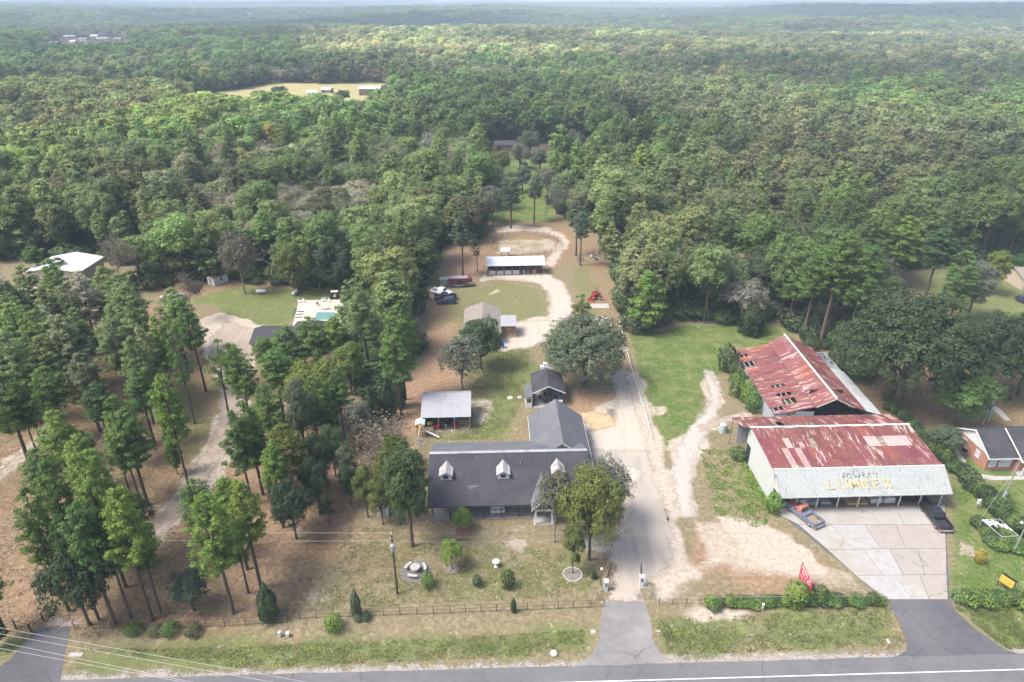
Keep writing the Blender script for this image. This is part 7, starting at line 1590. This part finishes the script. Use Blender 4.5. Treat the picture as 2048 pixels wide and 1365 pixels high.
# pedestals, mailboxes, culverts
def ped(px, py, h, w_, lb, nm='utility_pedestal', cap=None):
    x, y = G(px, py); r = thing(nm, lb, 'utility box', (x, y, tz(x, y))); MB().box(-w_/2, w_/2, -w_/2, w_/2, 0, h).build('body', M['white_dirty'], r, bevel=.03); MB().box(-w_/2-.02, w_/2+.02, -w_/2-.02, w_/2+.02, h, h+.05).build('cap', M[cap or 'white'], r)
ped(559, 1268, .75, .28, 'narrow pale utility box outside the fence corner, left of two'); ped(575, 1268, .6, .34, 'wider pale utility box outside the fence corner, right of two')
ped(1524, 1222, 1.1, .22, 'white utility marker post in front of the vine covered fence'); 
x, y = G(1772, 1297); mbx = thing('mailbox', 'white mailbox on a yellow post at the apron edge', 'mailbox', (x, y, tz(x, y))); MB().box(-.04, .04, -.04, .04, 0, 1.0).build('post', M['yellow'], mbx); MB().lathe([(0, -.25), (.12, -.25), (.12, .25), (0, .25)], 12, (0, 0, 1.1), axis='y').build('box', M['white'], mbx)
for k, (a, b, sx, lb) in enumerate([(1186, 1262, 1, 'dark culvert pipe end left of the middle driveway'), (1316, 1262, -1, 'dark culvert pipe end right of the middle driveway'), (152, 1310, 1, 'pale concrete culvert end in the ditch by the left apron')]):
    x, y = G(a, b); r = thing('culvert', lb, 'culvert', (x, y, -.28)); mt = M['concrete']
    MB().lathe([(.26, -.3), (.30, -.3), (.30, .3), (.26, .3), (.26, -.3)], 14, axis='x').build('pipe', mt, r); MB().lathe([(0, 0), (.26, 0)], 14, axis='x').build('mouth', M['dark'], r)
    if k == 2: MB().box(-.75, .75, -.25, .25, .2, .34).build('headwall', M['concrete'], r)
x, y = G(1108, 1308); rk = MB().lathe([(0, -.05), (.4, -.02), (.46, .15), (.3, .35), (0, .42)], 9).build('boulder', M['deck_slab'], None, (x, y, tz(x, y))); tag(rk, 'pale boulder in the verge left of the middle driveway', 'boulder')
# low weeds and tussocks in the verges, and pine straw clumps: uncountable ground cover
def tussocks(name, polys, n, size, tint, label, seed, h=.22):
    rng = np.random.default_rng(seed); P = []
    for poly in polys:
        wp = W(poly); xa, xb = min(p[0] for p in wp), max(p[0] for p in wp); ya, yb = min(p[1] for p in wp), max(p[1] for p in wp)
        m = int(n*len(polys)**-1*3); X = rng.uniform(xa, xb, m); Y = rng.uniform(ya, yb, m); k = inpoly(X, Y, wp) & (fbm(X*.9, Y*.9, 4, seed)+rng.normal(0, .12, m) > .50); P.append(np.stack([X[k], Y[k], terrain(X[k], Y[k])+rng.uniform(0, h, k.sum())], 1))
    P = np.concatenate(P); N = rng.normal(0, .5, P.shape); N[:, 2] = 1
    V, F, C = leaf_tris(P, N, size, rng, .3, .08); me_ = mesh_of(name, [(V, F, 0, C)], [M['leaf']]); o = bpy.data.objects.new(name, me_); COL.objects.link(o); o['tint'] = list(TI[tint]); return tag(o, label, kind='stuff')
tussocks('verge_grass', [[(1310, 1240), (1780, 1215), (1808, 1290), (1340, 1312)], [(1905, 1212), (2100, 1225), (2100, 1300), (2010, 1298)]], 8000, .14, 'olive', 'rough green grass on the verge by the lumber yard', 41)
tussocks('verge_grass', [[(150, 1300), (560, 1285), (1170, 1255), (1170, 1308), (500, 1338)]], 9000, .12, 'olive', 'rough dull grass on the verge before the house', 42, .12)
tussocks('yard_grass', [[(620, 1222), (1190, 1190), (1180, 1110), (700, 1050)], [(960, 700), (1060, 700), (1050, 800), (1000, 880), (870, 880)]], 26000, .11, 'olive', 'thin tufts of lawn grass round the house', 43, .08)
tussocks('meadow_grass', [[(1265, 680), (1560, 660), (1460, 690), (1410, 830), (1362, 885), (1330, 880), (1290, 800)], [(1900, 950), (2100, 970), (2100, 1190), (1910, 1190)]], 16000, .14, 'pine_l', 'green meadow grass tufts beside the white track', 44, .1)
tussocks('pine_straw', [[(-100, 880), (300, 840), (560, 850), (690, 1000), (600, 1240), (150, 1280), (-100, 1240)]], 30000, .14, 'brown', 'pine straw and dry litter under the left pines', 45, .04)
tussocks('weeds', [[(1400, 900), (1480, 900), (1545, 1010), (1530, 1060), (1430, 1030)], [(1480, 900), (1505, 930), (1545, 1010), (1530, 1020), (1490, 950)]], 5000, .2, 'pine_l', 'weeds along the white wall of the lumber shop', 46, .25)
# ------------------------------------------------------------------ clouds above the haze, out of the picture: their shade falls on the far woods
cm, t, b = newmat('cloud_white'); b.inputs['Base Color'].default_value = (.85, .86, .88, 1); b.inputs['Roughness'].default_value = 1
tr = t.nodes.new('ShaderNodeBsdfTransparent'); mx = t.nodes.new('ShaderNodeMixShader'); mx.inputs[0].default_value = .6
o_ = [n for n in t.nodes if n.type == 'OUTPUT_MATERIAL'][0]; t.links.new(tr.outputs[0], mx.inputs[1]); t.links.new(b.outputs[0], mx.inputs[2]); t.links.new(mx.outputs[0], o_.inputs[0])
def cloud(tx, ty, rx, ry, z, seed, label):
    """cloud whose shade is centred on the ground at tx, ty"""
    rng = np.random.default_rng(seed); k = z/sd.z; cx, cy_ = tx+sd.x*k, ty+sd.y*k; bm = bmesh.new()
    for i in range(26):
        a = rng.uniform(0, 6.28); q = math.sqrt(rng.uniform(0, 1)); r = min(rx, ry)*rng.uniform(.24, .40)
        mt = Matrix.Translation((math.cos(a)*q*rx*.8, math.sin(a)*q*ry*.8, rng.uniform(0, .1)*r)) @ Matrix.Diagonal((r*1.25, r, r*.32, 1))
        bmesh.ops.create_icosphere(bm, subdivisions=2, radius=1, matrix=mt)
    me = bpy.data.meshes.new('cloud'); bm.to_mesh(me); bm.free(); me.materials.append(cm); o = bpy.data.objects.new('cloud', me); COL.objects.link(o); o.location = (cx, cy_, z); tag(o, label, kind='stuff')
cloud(2300, 3100, 1900, 1500, 700, 1, 'large flat cloud'); cloud(-700, 900, 300, 170, 600, 4, 'small flat cloud to the far left'); cloud(500, 620, 420, 110, 600, 5, 'long narrow cloud'); cloud(-600, 2300, 700, 400, 700, 6, 'flat cloud far to the left')
# ------------------------------------------------------------------ haze
hb = MB().box(-13000, 13000, -500, 15000, -80, 96).build('haze', []); tag(hb, 'thin blue haze over the woods', kind='stuff')
hm = bpy.data.materials.new('haze_air'); hm.use_nodes = True; t = hm.node_tree; t.nodes.clear()
o = t.nodes.new('ShaderNodeOutputMaterial'); v = t.nodes.new('ShaderNodeVolumePrincipled')
v.inputs['Color'].default_value = (.70, .86, 1, 1); v.inputs['Density'].default_value = HAZE_DENSITY; v.inputs['Anisotropy'].default_value = -.25
t.links.new(v.outputs[0], o.inputs['Volume']); hb.data.materials.append(hm)
